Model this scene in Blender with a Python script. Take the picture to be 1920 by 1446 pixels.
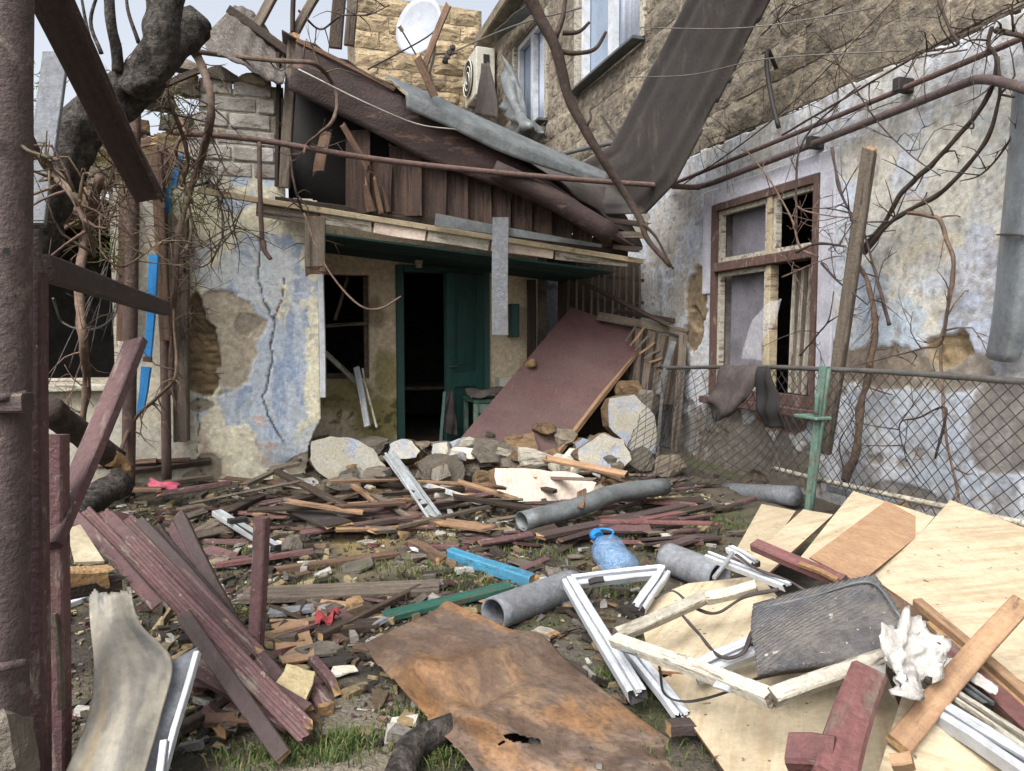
import bpy, math, random
import numpy as np
from mathutils import Vector, Matrix, noise as mnoise
random.seed(7); rng = np.random.default_rng(7)
scene = bpy.context.scene
for o in list(bpy.data.objects): bpy.data.objects.remove(o)
# ------------------------------------------------------------------ camera
W0, H0, FPX = 1920.0, 1446.0, 1371.0
YAW, PITCH = math.radians(17.4), math.radians(3.7)
CAM = np.array([0.0, 0.0, 1.3])
cy, sy, cp, sp = math.cos(YAW), math.sin(YAW), math.cos(PITCH), math.sin(PITCH)
RGT = np.array([cy, -sy, 0.0]); FWD = np.array([sy*cp, cy*cp, -sp]); UPV = np.array([sy*sp, cy*sp, cp])
cam_d = bpy.data.cameras.new('camera'); cam = bpy.data.objects.new('camera', cam_d)
scene.collection.objects.link(cam); scene.camera = cam
cam_d.sensor_fit = 'HORIZONTAL'; cam_d.sensor_width = 36.0; cam_d.lens = 36.0*FPX/W0
cam_d.clip_start = 0.05; cam_d.clip_end = 500
cam.location = CAM
cam.rotation_euler = (math.radians(90)-PITCH, 0, -YAW)
# ------------------------------------------------------------------ sky, sun, exposure
SUN_EL, SUN_AZ = math.radians(52), math.radians(228)      # azimuth clockwise from +Y
world = bpy.data.worlds.new('World'); scene.world = world; world.use_nodes = True
wn, wl = world.node_tree.nodes, world.node_tree.links
wn.clear()
sky = wn.new('ShaderNodeTexSky'); sky.sky_type = 'NISHITA'; sky.sun_disc = False
sky.sun_elevation = SUN_EL; sky.sun_rotation = SUN_AZ
sky.air_density = 1.0; sky.dust_density = 6.0; sky.ozone_density = 1.0
hs = wn.new('ShaderNodeHueSaturation'); hs.inputs['Saturation'].default_value = 0.36
bg = wn.new('ShaderNodeBackground'); bg.inputs['Strength'].default_value = 0.15
wo = wn.new('ShaderNodeOutputWorld')
wl.new(sky.outputs[0], hs.inputs['Color']); wl.new(hs.outputs[0], bg.inputs[0]); wl.new(bg.outputs[0], wo.inputs[0])
sl = bpy.data.lights.new('sun', 'SUN'); sl.energy = 1.0; sl.angle = math.radians(40); sl.color = (1, .98, .95)
sun = bpy.data.objects.new('sun', sl); scene.collection.objects.link(sun)
sd = Vector((math.sin(SUN_AZ)*math.cos(SUN_EL), math.cos(SUN_AZ)*math.cos(SUN_EL), math.sin(SUN_EL)))
sun.rotation_euler = sd.to_track_quat('Z', 'Y').to_euler(); sun.location = sd*30
vs = scene.view_settings
vs.view_transform = 'Standard'; vs.look = 'None'; vs.gamma = 1; vs.use_curve_mapping = False
vs.exposure = 1.05
# ------------------------------------------------------------------ placing by photo measurement
def ray(px, py):
    return RGT*((px-960)/FPX) + UPV*((723-py)/FPX) + FWD
def D(px, py, t): return CAM + ray(px, py)*t                    # camera depth t
def PX(px, py, X): r = ray(px, py); return CAM + r*(X/r[0])      # on a plane X = const
def PY(px, py, Y): r = ray(px, py); return CAM + r*(Y/r[1])      # on a plane Y = const
def PZ(px, py, z): r = ray(px, py); return CAM + r*((z-1.3)/r[2])
def sstep(a, b, x):
    t = np.clip((np.asarray(x, float)-a)/(b-a), 0, 1); return t*t*(3-2*t)
# ------------------------------------------------------------------ value noise
def _h(ix, iy, iz, seed):
    n = (ix.astype(np.int64)*374761393 + iy.astype(np.int64)*668265263 + iz.astype(np.int64)*2147483647 + seed*1274126177) & 0xffffffff
    n = ((n ^ (n >> 13))*1274126177) & 0xffffffff
    n = ((n ^ (n >> 16))*2246822519) & 0xffffffff
    return ((n ^ (n >> 15)) & 0xffffff)/float(0xffffff)
def vn(x, y, z=0.0, seed=0):
    x = np.asarray(x, float); y = np.asarray(y, float)+0*x; z = np.asarray(z, float)+0*x
    ix, iy, iz = np.floor(x), np.floor(y), np.floor(z)
    fx, fy, fz = x-ix, y-iy, z-iz
    fx, fy, fz = fx*fx*(3-2*fx), fy*fy*(3-2*fy), fz*fz*(3-2*fz)
    r = 0
    for a in (0, 1):
        for b in (0, 1):
            w = (fx if a else 1-fx)*(fy if b else 1-fy)
            r = r + w*_h(ix+a, iy+b, iz, seed)
    return r
def fbm(x, y, oct=4, seed=0, f=1.0):
    r, a, s = 0, .5, 0
    for i in range(oct):
        r = r + a*vn(np.asarray(x)*f+i*17.3, np.asarray(y)*f+i*9.1, 0, seed+i); s += a; a *= .5; f *= 2.03
    return r/s
def gz(x, y):
    x = np.asarray(x, float); y = np.asarray(y, float)
    z = .06*(fbm(x, y, 3, 3, .9)-.5) + .035*(fbm(x, y, 3, 8, 5)-.5)
    z = z + .11*sstep(5.7, 6.8, y)*sstep(-.9, .3, x)*sstep(4.6, 3.4, x)*(.5+1.0*fbm(x, y, 2, 5, 2.2))
    z = z + .10*sstep(5.2, 6.3, y)*sstep(-.2, -1.0, x)
    z = z + .05*sstep(2.95, 3.5, x)
    return z
_tx, _ty = np.arange(-6, 6.01, .05), np.arange(0, 12.01, .05)
_GT = gz(*np.meshgrid(_tx, _ty, indexing='ij')).tolist(); _nx, _ny = len(_tx), len(_ty)
def gzs(x, y):
    a = min(max((x+6)/.05, 0), _nx-1.001); b = min(max(y/.05, 0), _ny-1.001); i, j = int(a), int(b); a -= i; b -= j
    r0, r1 = _GT[i], _GT[i+1]
    return (r0[j]*(1-b)+r0[j+1]*b)*(1-a)+(r1[j]*(1-b)+r1[j+1]*b)*a
_R, _U, _F = RGT.tolist(), UPV.tolist(), FWD.tolist()
def GG(px, py, dz=0.0):
    a, b = (px-960)/FPX, (723-py)/FPX
    rx, ry, rz = (_R[i]*a+_U[i]*b+_F[i] for i in range(3)); z = 0.0
    for i in range(7):
        t = (z+dz-1.3)/rz; z = gzs(rx*t, ry*t)
    t = (z+dz-1.3)/rz
    return np.array([rx*t, ry*t, 1.3+rz*t])
def lin(r, g, b, k=1.0):
    o = []
    for c in (r, g, b):
        c = c/255.0; o.append((c/12.92 if c <= .04045 else ((c+.055)/1.055)**2.4)*k)
    return tuple(o)
L3 = lambda r, g, b, k=.85: np.array(lin(r, g, b, k))
# ------------------------------------------------------------------ materials
def _math(nt, op, a, b=None, clamp=False):
    n = nt.nodes.new('ShaderNodeMath'); n.operation = op; n.use_clamp = clamp
    for i, v in enumerate((a, b)):
        if v is None: continue
        if isinstance(v, (int, float)): n.inputs[i].default_value = v
        else: nt.links.new(v, n.inputs[i])
    return n.outputs[0]
def _mix(nt, f, a, b, mode='MIX'):
    n = nt.nodes.new('ShaderNodeMix'); n.data_type = 'RGBA'; n.blend_type = mode
    for sock, v in ((n.inputs[0], f), (n.inputs[6], a), (n.inputs[7], b)):
        if isinstance(v, (int, float)): sock.default_value = v
        elif isinstance(v, (tuple, list, np.ndarray)): sock.default_value = (*[float(q) for q in v[:3]], 1)
        else: nt.links.new(v, sock)
    return n.outputs[2]
def _ramp(nt, f, a, b):
    n = nt.nodes.new('ShaderNodeMapRange'); n.inputs[1].default_value = a; n.inputs[2].default_value = b
    nt.links.new(f, n.inputs[0]); return n.outputs[0]
def _noise(nt, vec, scale, detail=5, rough=.6, dist=0.0):
    n = nt.nodes.new('ShaderNodeTexNoise'); n.inputs['Scale'].default_value = scale
    n.inputs['Detail'].default_value = detail; n.inputs['Roughness'].default_value = rough
    n.inputs['Distortion'].default_value = dist
    nt.links.new(vec, n.inputs['Vector']); return n.outputs['Fac']
MATS = {}
def mat(name, c1, c2=None, sc=(6, 6, 6), rough=.85, metal=0.0, bump=.25, bsc=60.0, c3=None, t3=.6, s3=(5, 5, 5), soft3=.04,
        dirt=.35, dsc=3.0, dcol=(.05, .042, .035), attr=False, spec=.35, alpha=1.0, trans=0.0, wave=None, specks=None, wpos=False, grit=.5, gsc=38.0):
    m = bpy.data.materials.new(name); m.use_nodes = True; nt = m.node_tree
    bs = nt.nodes['Principled BSDF']
    tc = nt.nodes.new('ShaderNodeTexCoord'); oi = nt.nodes.new('ShaderNodeObjectInfo')
    cb = nt.nodes.new('ShaderNodeCombineXYZ')
    r = _math(nt, 'MULTIPLY', oi.outputs['Random'], 53.0)
    for i in range(3): nt.links.new(r, cb.inputs[i])
    va = nt.nodes.new('ShaderNodeVectorMath'); va.operation = 'ADD'
    if wpos: nt.links.new(nt.nodes.new('ShaderNodeNewGeometry').outputs['Position'], va.inputs[0])
    else: nt.links.new(tc.outputs['Object'], va.inputs[0]); nt.links.new(cb.outputs[0], va.inputs[1])
    def scaled(s):
        vm = nt.nodes.new('ShaderNodeVectorMath'); vm.operation = 'MULTIPLY'
        nt.links.new(va.outputs[0], vm.inputs[0]); vm.inputs[1].default_value = s; return vm.outputs[0]
    n1 = _noise(nt, scaled(sc), 1.0, 6, .62)
    f1 = _ramp(nt, n1, .32, .68)
    if attr:
        at = nt.nodes.new('ShaderNodeAttribute'); at.attribute_name = 'Col'
        g = _ramp(nt, n1, .25, .75); k = _math(nt, 'MULTIPLY_ADD', g, .5); k.node.inputs[2].default_value = .74
        vm = nt.nodes.new('ShaderNodeVectorMath'); vm.operation = 'SCALE'
        nt.links.new(at.outputs['Color'], vm.inputs[0]); nt.links.new(k, vm.inputs['Scale'])
        col = vm.outputs[0]
    else:
        col = _mix(nt, f1, c1, c2 if c2 is not None else c1)
        br = _math(nt, 'MULTIPLY_ADD', oi.outputs['Random'], .42); br.node.inputs[2].default_value = .80
        vm = nt.nodes.new('ShaderNodeVectorMath'); vm.operation = 'SCALE'
        nt.links.new(col, vm.inputs[0]); nt.links.new(br, vm.inputs['Scale']); col = vm.outputs[0]
    h = n1
    if c3 is not None:
        n3 = _noise(nt, scaled(s3), 1.0, 7, .68, .3)
        f3 = _ramp(nt, n3, t3-soft3, t3+soft3)
        col = _mix(nt, f3, col, c3); h = _math(nt, 'SUBTRACT', h, _math(nt, 'MULTIPLY', f3, .5))
    if specks:
        n4 = _noise(nt, va.outputs[0], specks[1], 2, .5)
        col = _mix(nt, _ramp(nt, n4, specks[2], specks[2]+.03), col, specks[0])
    if dirt > 0:
        nd = _noise(nt, va.outputs[0], dsc, 5, .65)
        col = _mix(nt, _math(nt, 'MULTIPLY', _ramp(nt, nd, .42, .72), dirt), col, dcol)
    if grit:
        ng = _noise(nt, va.outputs[0], gsc, 8, .75)
        kg = _math(nt, 'MULTIPLY_ADD', _ramp(nt, ng, .3, .7), grit); kg.node.inputs[2].default_value = 1-grit*.55
        vg = nt.nodes.new('ShaderNodeVectorMath'); vg.operation = 'SCALE'
        nt.links.new(col, vg.inputs[0]); nt.links.new(kg, vg.inputs['Scale']); col = vg.outputs[0]
    nt.links.new(col, bs.inputs['Base Color'])
    bs.inputs['Roughness'].default_value = rough; bs.inputs['Metallic'].default_value = metal
    bs.inputs['Specular IOR Level'].default_value = spec
    if alpha < 1: bs.inputs['Alpha'].default_value = alpha
    if trans: bs.inputs['Transmission Weight'].default_value = trans
    nb = _noise(nt, va.outputs[0], bsc, 4, .6)
    hh = _math(nt, 'ADD', h, nb)
    if wave:
        w = nt.nodes.new('ShaderNodeTexWave'); w.inputs['Scale'].default_value = wave[0]; w.bands_direction = wave[1]
        w.inputs['Distortion'].default_value = .4
        nt.links.new(va.outputs[0], w.inputs['Vector']); hh = _math(nt, 'MULTIPLY_ADD', w.outputs['Fac'], wave[2]); nt.links.new(nb, hh.node.inputs[2])
    bp = nt.nodes.new('ShaderNodeBump'); bp.inputs['Strength'].default_value = bump; bp.inputs['Distance'].default_value = .02
    nt.links.new(hh, bp.inputs['Height']); nt.links.new(bp.outputs[0], bs.inputs['Normal'])
    MATS[name] = m; return m
WG = (1.6, 34, 34)      # wood grain runs along local X
mat('plaster', (0, 0, 0), attr=True, sc=(22, 22, 22), bump=.55, bsc=110, dirt=.14, dsc=1.6, dcol=lin(140, 130, 112, .7), grit=.42, gsc=30)
mat('soil', (0, 0, 0), attr=True, sc=(16, 16, 16), bump=1.0, bsc=70, dirt=.0, grit=.9, gsc=60)
mat('rust_sheet', (0, 0, 0), attr=True, sc=(60, 60, 60), rough=.75, bump=.25, bsc=180, dirt=.25, dsc=5, dcol=lin(82, 66, 58))
mat('limestone', lin(184, 170, 146, .68), lin(150, 140, 125, .64), sc=(9, 9, 14), c3=lin(116, 108, 98, .64), t3=.55, s3=(7, 7, 12), soft3=.08, bump=.9, bsc=40, dirt=.5, dsc=1.1, dcol=lin(118, 112, 104, .64), wpos=True, grit=.85, gsc=18)
mat('pale_limestone', lin(208, 188, 152, .74), lin(180, 158, 124, .7), sc=(5, 5, 16), c3=lin(138, 120, 98, .7), t3=.58, s3=(5, 5, 18), bump=.9, bsc=24, dirt=.3, dsc=1.0, wpos=True, grit=.6, gsc=10)
mat('mortar', lin(158, 146, 126, .66), lin(122, 112, 98, .64), bump=1.0, bsc=36, grit=.7, gsc=18)
mat('painted_brick', lin(214, 210, 202, .75), lin(186, 182, 172, .75), c3=lin(150, 132, 100, .75), t3=.6, s3=(7, 7, 12), soft3=.05, bump=.7, bsc=60, dirt=.45, dsc=4)
mat('maroon_paint', lin(114, 84, 84, .8), lin(90, 66, 68, .8), sc=(1.6, 14, 14), c3=lin(150, 136, 126, .8), t3=.60, s3=(5, 22, 22), bump=.45, bsc=50, rough=.72, dirt=.5, dsc=6, dcol=lin(76, 68, 64), specks=(lin(160, 146, 138, .8), 45, .70), grit=.6)
mat('red_paint', lin(126, 84, 82, .8), lin(102, 68, 68, .8), sc=(1.6, 18, 18), c3=lin(124, 106, 96, .8), t3=.57, s3=(4, 22, 22), bump=.4, rough=.72, dirt=.5, dsc=6, dcol=lin(82, 68, 62), grit=.6)
mat('brown_paint', lin(88, 73, 71, .76), lin(70, 58, 58, .76), sc=WG, c3=lin(122, 108, 98, .8), t3=.64, s3=(3, 26, 26), bump=.4, rough=.7, dirt=.4, dsc=5)
mat('dark_brown_board', lin(92, 66, 54, .75), lin(62, 45, 40, .75), sc=(30, 30, 1.4), c3=lin(120, 104, 92, .7), t3=.66, s3=(20, 20, 2), bump=.4, dirt=.45, dsc=5, dcol=lin(42, 34, 32))
mat('grey_wood', lin(136, 124, 110, .75), lin(96, 86, 76, .75), sc=WG, c3=lin(66, 56, 50, .8), t3=.6, s3=(2, 30, 30), bump=.5, dirt=.4, dsc=5)
mat('dark_wood', lin(86, 72, 60, .75), lin(52, 44, 40, .75), sc=WG, c3=lin(110, 96, 80, .8), t3=.64, s3=(2, 24, 24), bump=.5, dirt=.4, dsc=5, dcol=(.02, .018, .016))
mat('brown_wood', lin(134, 106, 86, .75), lin(102, 80, 66, .75), sc=WG, c3=lin(74, 60, 52, .8), t3=.58, s3=(2, 24, 24), bump=.45, dirt=.4, dsc=5)
mat('raw_wood', lin(196, 164, 120, .75), lin(160, 124, 86, .75), sc=WG, bump=.6, bsc=70, dirt=.35, dsc=9, dcol=lin(110, 84, 62))
mat('lath_wood', lin(178, 146, 114, .8), lin(148, 116, 90, .8), sc=WG, bump=.35, dirt=.35, dsc=6, c3=lin(118, 92, 72, .8), t3=.62, s3=(3, 18, 18))
mat('blue_paint', lin(84, 158, 190, .85), lin(66, 134, 168, .85), sc=WG, c3=lin(70, 92, 100, .8), t3=.62, s3=(4, 20, 20), rough=.55, bump=.3, dirt=.35, dsc=7)
mat('bright_blue', lin(44, 140, 206, .8), lin(30, 116, 184, .8), sc=WG, rough=.4, bump=.1, dirt=.15)
mat('green_paint', lin(62, 120, 104, .8), lin(44, 92, 82, .8), sc=WG, c3=lin(96, 84, 68, .8), t3=.57, s3=(4, 20, 20), rough=.6, bump=.3, dirt=.35, dsc=7)
mat('teal_door', lin(44, 86, 80, .78), lin(34, 70, 66, .78), sc=(20, 20, 1.5), rough=.5, bump=.15, dirt=.25, dsc=4)
mat('post_green', lin(112, 142, 128, .74), lin(88, 116, 104, .74), c3=lin(112, 92, 78, .75), t3=.6, s3=(20, 20, 20), rough=.65, bump=.3, dirt=.4, dsc=9)
mat('white_peel', lin(212, 208, 194, .76), lin(184, 178, 162, .76), sc=WG, c3=lin(126, 114, 98, .75), t3=.57, s3=(4, 26, 26), bump=.5, dirt=.45, dsc=8, dcol=lin(104, 92, 78))
mat('cream_paint', lin(206, 192, 160, .85), lin(184, 168, 138, .85), sc=WG, c3=lin(120, 92, 76, .8), t3=.6, s3=(4, 4, 20), bump=.35, dirt=.3, dsc=6)
mat('red_brown_peel', lin(108, 84, 76, .78), lin(84, 64, 60, .78), sc=(20, 20, 3), c3=lin(148, 132, 118, .78), t3=.60, s3=(18, 18, 6), bump=.5, dirt=.4, dsc=6)
mat('pvc', lin(222, 227, 234, .74), lin(202, 208, 216, .74), rough=.45, bump=.08, dirt=.45, dsc=9, dcol=lin(136, 128, 116, .8), grit=.25)
mat('pipe_rust', lin(114, 92, 86, .78), lin(92, 74, 70, .78), sc=(18, 18, 18), c3=lin(138, 112, 96, .8), t3=.60, s3=(12, 12, 12), rough=.8, bump=.45, bsc=90, dirt=.45, dsc=6)
mat('pipe_brown', lin(102, 87, 84, .76), lin(82, 70, 69, .76), sc=(18, 18, 18), c3=lin(132, 118, 110, .8), t3=.61, s3=(14, 14, 14), rough=.75, bump=.45, bsc=90, dirt=.4, dsc=5)
mat('galvanised', lin(168, 176, 182, .8), lin(142, 150, 156, .8), sc=(9, 9, 9), rough=.45, metal=.35, bump=.15, dirt=.3, dsc=4, dcol=lin(96, 92, 86))
mat('dull_zinc', lin(130, 136, 137, .76), lin(100, 105, 107, .76), sc=(9, 9, 9), rough=.55, metal=.25, bump=.2, dirt=.35, dsc=4, dcol=lin(70, 66, 62), c3=lin(152, 116, 92, .8), t3=.7, s3=(3, 3, 3))
mat('asbestos', lin(142, 146, 152, .8), lin(116, 120, 126, .8), sc=(30, 30, 30), bump=.35, bsc=120, dirt=.3, dsc=4, dcol=lin(88, 80, 70))
mat('aluminium', lin(210, 216, 220, .85), lin(170, 176, 180, .85), sc=(3, 40, 40), rough=.4, metal=.4, bump=.1, dirt=.3, dsc=9)
mat('dark_sheet', lin(76, 69, 65, .70), lin(62, 57, 54, .70), sc=(2, 2, .6), rough=.65, bump=.2, dirt=.35, dsc=1.6, dcol=lin(52, 48, 45), c3=lin(98, 88, 80, .72), t3=.6, s3=(3, 3, .8), soft3=.06, grit=.55, gsc=30)
mat('fascia', lin(84, 66, 62, .75), lin(60, 49, 48, .75), sc=(3, 12, 12), rough=.7, bump=.4, dirt=.5, dsc=3, dcol=lin(40, 36, 36), c3=lin(114, 90, 78, .8), t3=.62, s3=(4, 14, 14))
mat('plywood', lin(220, 206, 178, .72), lin(206, 190, 160, .72), sc=(14, 3, 3), rough=.65, bump=.15, dirt=.4, dsc=4.5, dcol=lin(150, 132, 108, .7), c3=lin(192, 172, 140, .7), t3=.58, s3=(22, 1.6, 2), soft3=.10, specks=(lin(104, 84, 64), 30, .70), grit=.35)
mat('ply_edge', lin(158, 118, 82, .8), lin(120, 84, 58, .8), sc=(3, 3, 60), bump=.3)
mat('hardboard', lin(182, 150, 118, .85), lin(164, 130, 100, .85), sc=(8, 8, 8), bump=.15, dirt=.3, dsc=3, dcol=lin(120, 92, 72), specks=(lin(108, 78, 58), 16, .74))
mat('rubber', lin(112, 111, 114, .75), lin(86, 85, 88, .75), sc=(12, 12, 12), rough=.9, spec=.15, bump=.7, bsc=120, dirt=.5, dsc=5, dcol=lin(146, 138, 124), specks=(lin(178, 174, 166), 34, .70), wave=(34, 'Y', .25))
mat('dark_cloth', lin(92, 84, 82, .7), lin(70, 64, 62, .7), sc=(18, 18, 18), bump=.3, bsc=300, dirt=.2)
mat('black_cloth', lin(48, 46, 46, .6), lin(30, 30, 30, .6), bump=.3, bsc=260, dirt=.2)
mat('paper', lin(214, 211, 206, .74), lin(192, 189, 184, .74), sc=(20, 20, 20), bump=.5, bsc=50, dirt=.5, dsc=12, dcol=lin(150, 142, 132, .8), grit=.3)
mat('bark', lin(104, 97, 90, .7), lin(52, 48, 45, .7), sc=(16, 16, 30), bump=1.0, bsc=40, dirt=.2, c3=lin(40, 37, 35, .7), t3=.56, s3=(22, 22, 12), soft3=.08, grit=.8, gsc=26)
mat('vine_bark', lin(134, 112, 96, .75), lin(98, 80, 70, .75), sc=(20, 20, 20), bump=.5, bsc=120, dirt=.3, dsc=12)
mat('dark_vine', lin(92, 76, 68, .75), lin(62, 52, 48, .75), sc=(20, 20, 20), bump=.5, bsc=120, dirt=.3, dsc=12)
mat('twig', lin(122, 106, 84, .75), lin(92, 78, 62, .75), bump=.2, dirt=.2)
mat('cement', lin(140, 132, 120, .72), lin(112, 104, 94, .72), sc=(14, 14, 14), bump=.8, bsc=60, dirt=.35, dsc=6)
mat('rubble', lin(150, 124, 90, .75), lin(112, 92, 72, .75), sc=(14, 14, 14), bump=1.0, bsc=44, dirt=.35, dsc=7, c3=lin(182, 150, 104, .8), t3=.62, s3=(9, 9, 9))
mat('blue_white_paint', lin(216, 214, 204, .8), lin(208, 200, 174, .8), sc=(5, 5, 5), c3=lin(172, 184, 208, .8), t3=.55, s3=(4, 4, 4), soft3=.06, bump=.5, bsc=80, dirt=.4, dsc=6, dcol=lin(150, 140, 124), specks=(lin(140, 136, 130), 60, .66))
mat('pink_paint', lin(222, 208, 194, .85), lin(218, 196, 180, .85), sc=(6, 6, 6), c3=lin(160, 190, 178, .85), t3=.66, s3=(4, 4, 4), soft3=.03, bump=.3, dirt=.25, dsc=6)
mat('interior_dark', lin(120, 114, 108, .6), lin(92, 86, 82, .6), bump=.1, dirt=.3)  # rooms' shade partly put in the wall colour, so openings look dark
mat('interior_pale', lin(206, 206, 216, .85), lin(190, 190, 202, .85), bump=.1, dirt=.25, dsc=3)
mat('interior_wood', lin(84, 62, 50, .6), lin(58, 44, 38, .6), bump=.2)
mat('ceiling_green', lin(44, 84, 82, .7), lin(34, 66, 66, .7), sc=(1.2, 30, 30), bump=.2, dirt=.35, dsc=3)
mat('slate', lin(150, 142, 134, .72), lin(104, 96, 92, .72), sc=(22, 22, 22), c3=lin(176, 170, 158, .75), t3=.6, s3=(16, 16, 16), bump=.9, bsc=70, dirt=.4, dsc=5)
mat('wire', lin(122, 120, 117, .75), lin(98, 96, 93, .75), rough=.5, metal=.3, bump=0.05, dirt=.2)
mat('dark_wire', lin(60, 58, 58, .7), lin(48, 46, 46, .7), rough=.6, bump=.05, dirt=.1)
mat('pale_wire', lin(196, 190, 180, .8), lin(176, 170, 160, .8), rough=.6, bump=.05, dirt=.2)
mat('dish_white', lin(196, 202, 212, .7), lin(184, 190, 200, .7), rough=.5, bump=.04, dirt=.3, dsc=2, grit=.2)
mat('ac_white', lin(210, 208, 196, .85), lin(196, 194, 182, .85), rough=.5, bump=.05, dirt=.25, dsc=4)
mat('black', (.012, .012, .013), (.02, .02, .02), rough=.6, bump=.05, dirt=0)
mat('glass', lin(128, 146, 170, .8), lin(150, 166, 188, .8), sc=(1.5, 1.5, .6), rough=.06, spec=.8, bump=.02, dirt=.0)
mat('curtain', lin(214, 220, 232, .88), lin(176, 186, 206, .85), sc=(1, 12, .6), bump=.3, dirt=.1)
mat('pet_blue', lin(120, 166, 214, .9), lin(150, 188, 226, .9), rough=.10, spec=.8, alpha=.36, bump=1.0, bsc=22, dirt=0)
mat('film', (.9, .9, .92), (.8, .8, .82), rough=.15, spec=.6, trans=.0, alpha=.15, bump=1.0, bsc=30, dirt=0)
mat('pink_plastic', lin(226, 96, 124, .8), lin(206, 120, 138, .8), rough=.5, bump=.3, dirt=.35, dsc=12)
mat('red_cloth', lin(176, 74, 80, .75), lin(142, 60, 66, .75), bump=.6, dirt=.45, dsc=14)
mat('foam', lin(206, 192, 152, .85), lin(184, 166, 124, .85), sc=(20, 20, 20), bump=.6, bsc=90, dirt=.35, dsc=8)
mat('siding', lin(206, 196, 168, .8), lin(176, 160, 132, .8), bump=.1, dirt=.3, wave=(18, 'Y', .8))
mat('siding_metal', lin(176, 172, 158, .8), lin(142, 140, 132, .8), sc=(4, 4, 4), rough=.5, metal=.15, bump=.12, dirt=.35, dsc=3, dcol=lin(86, 84, 82), c3=lin(150, 130, 100, .8), t3=.66, s3=(5, 5, 2), soft3=.1)
mat('attic_shade', lin(36, 33, 32, .4), lin(26, 25, 25, .4), bump=.3, dirt=.2)  # near-black colour holds the attic's deep shade
mat('streak_metal', (0, 0, 0), attr=True, sc=(30, 30, 30), rough=.5, metal=.1, bump=.12, bsc=120, dirt=.2, dsc=5, dcol=lin(110, 104, 96), grit=.25)
mat('panel_paint', lin(96, 66, 64, .74), lin(82, 56, 56, .74), sc=(3, 7, 7), c3=lin(140, 122, 114, .8), t3=.68, s3=(26, 5, 5), soft3=.03, bump=.25, bsc=60, rough=.6, dirt=.45, dsc=1.6, dcol=lin(114, 96, 90, .8), grit=.45)
mat('reddish_board', lin(94, 74, 64, .76), lin(66, 53, 47, .76), sc=WG, c3=lin(54, 45, 41, .8), t3=.57, s3=(2, 22, 22), bump=.45, dirt=.4, dsc=5, dcol=lin(50, 44, 42))
mat('grey_board', lin(150, 148, 158, .6), lin(128, 126, 136, .6), sc=(4, 4, 4), bump=.15, dirt=.45, dsc=3)
mat('leaf', lin(92, 112, 58, .7), lin(128, 138, 74, .7), bump=0, dirt=.1)
mat('chips', (0, 0, 0), attr=True, sc=(40, 40, 40), bump=.3, bsc=90, dirt=0)
# ------------------------------------------------------------------ object helpers
WM = {}
def reg(o, M): WM[o.name] = M
def link(o, parent, M):
    scene.collection.objects.link(o)
    if parent is not None:
        o.parent = parent; o.matrix_parent_inverse = WM[parent.name].inverted()
    o.matrix_basis = M; reg(o, M)
def tag(o, label=None, cat=None, group=None, kind=None):
    if label: o['label'] = label
    if cat: o['category'] = cat
    if group: o['group'] = group
    if kind or cat: o['kind'] = kind or 'thing'
    return o
def thing(name, label, cat, loc=(0, 0, 0), group=None):
    o = bpy.data.objects.new(name, None); o.empty_display_size = .1
    link(o, None, Matrix.Translation(Vector([float(c) for c in loc]))); return tag(o, label, cat, group)
def mk(name, V, F, mats, parent=None, label=None, cat=None, group=None, kind=None, smooth=False, fm=None, cols=None, M=None):
    V = np.asarray(V, float)
    if M is None:
        c = V.mean(0); c = np.array([c[0], c[1], V[:, 2].min()]); M = Matrix.Translation(Vector(c)); V = V-c
    me = bpy.data.meshes.new(name)
    if isinstance(F, np.ndarray) and F.ndim == 2:
        n, k = F.shape
        me.vertices.add(len(V)); me.vertices.foreach_set('co', V.astype(np.float32).ravel())
        me.loops.add(n*k); me.loops.foreach_set('vertex_index', F.astype(np.int32).ravel())
        me.polygons.add(n); me.polygons.foreach_set('loop_start', np.arange(0, n*k, k, dtype=np.int32))
        me.polygons.foreach_set('loop_total', np.full(n, k, dtype=np.int32))
        me.update(calc_edges=True)
    else:
        me.from_pydata([tuple(v) for v in V], [], [tuple(int(i) for i in f) for f in F])
    for m in ([mats] if isinstance(mats, str) else mats): me.materials.append(MATS[m])
    if fm is not None: me.polygons.foreach_set('material_index', np.asarray(fm, dtype=np.int32))
    if smooth: me.polygons.foreach_set('use_smooth', np.ones(len(me.polygons), dtype=bool))
    if cols is not None:
        a = me.color_attributes.new('Col', 'FLOAT_COLOR', 'POINT')
        C4 = np.ones((len(V), 4), np.float32); C4[:, :3] = cols; a.data.foreach_set('color', C4.ravel())
    me.validate(); me.update()
    o = bpy.data.objects.new(name, me); link(o, parent, M)
    return tag(o, label, cat, group, kind)
def nrm(v): v = np.asarray(v, float); return v/(np.linalg.norm(v)+1e-12)
def frame(p0, p1, up):
    x = nrm(p1-p0); z = np.asarray(up, float); z = z-x*np.dot(z, x)
    if np.linalg.norm(z) < 1e-4: z = np.array([.3, .9, .1]); z = z-x*np.dot(z, x)
    z = nrm(z); y = np.cross(z, x); c = (p0+p1)/2
    return Matrix(((x[0], y[0], z[0], c[0]), (x[1], y[1], z[1], c[1]), (x[2], y[2], z[2], c[2]), (0, 0, 0, 1)))
TOCAM = np.array([-FWD[0], -FWD[1], 0])
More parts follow.
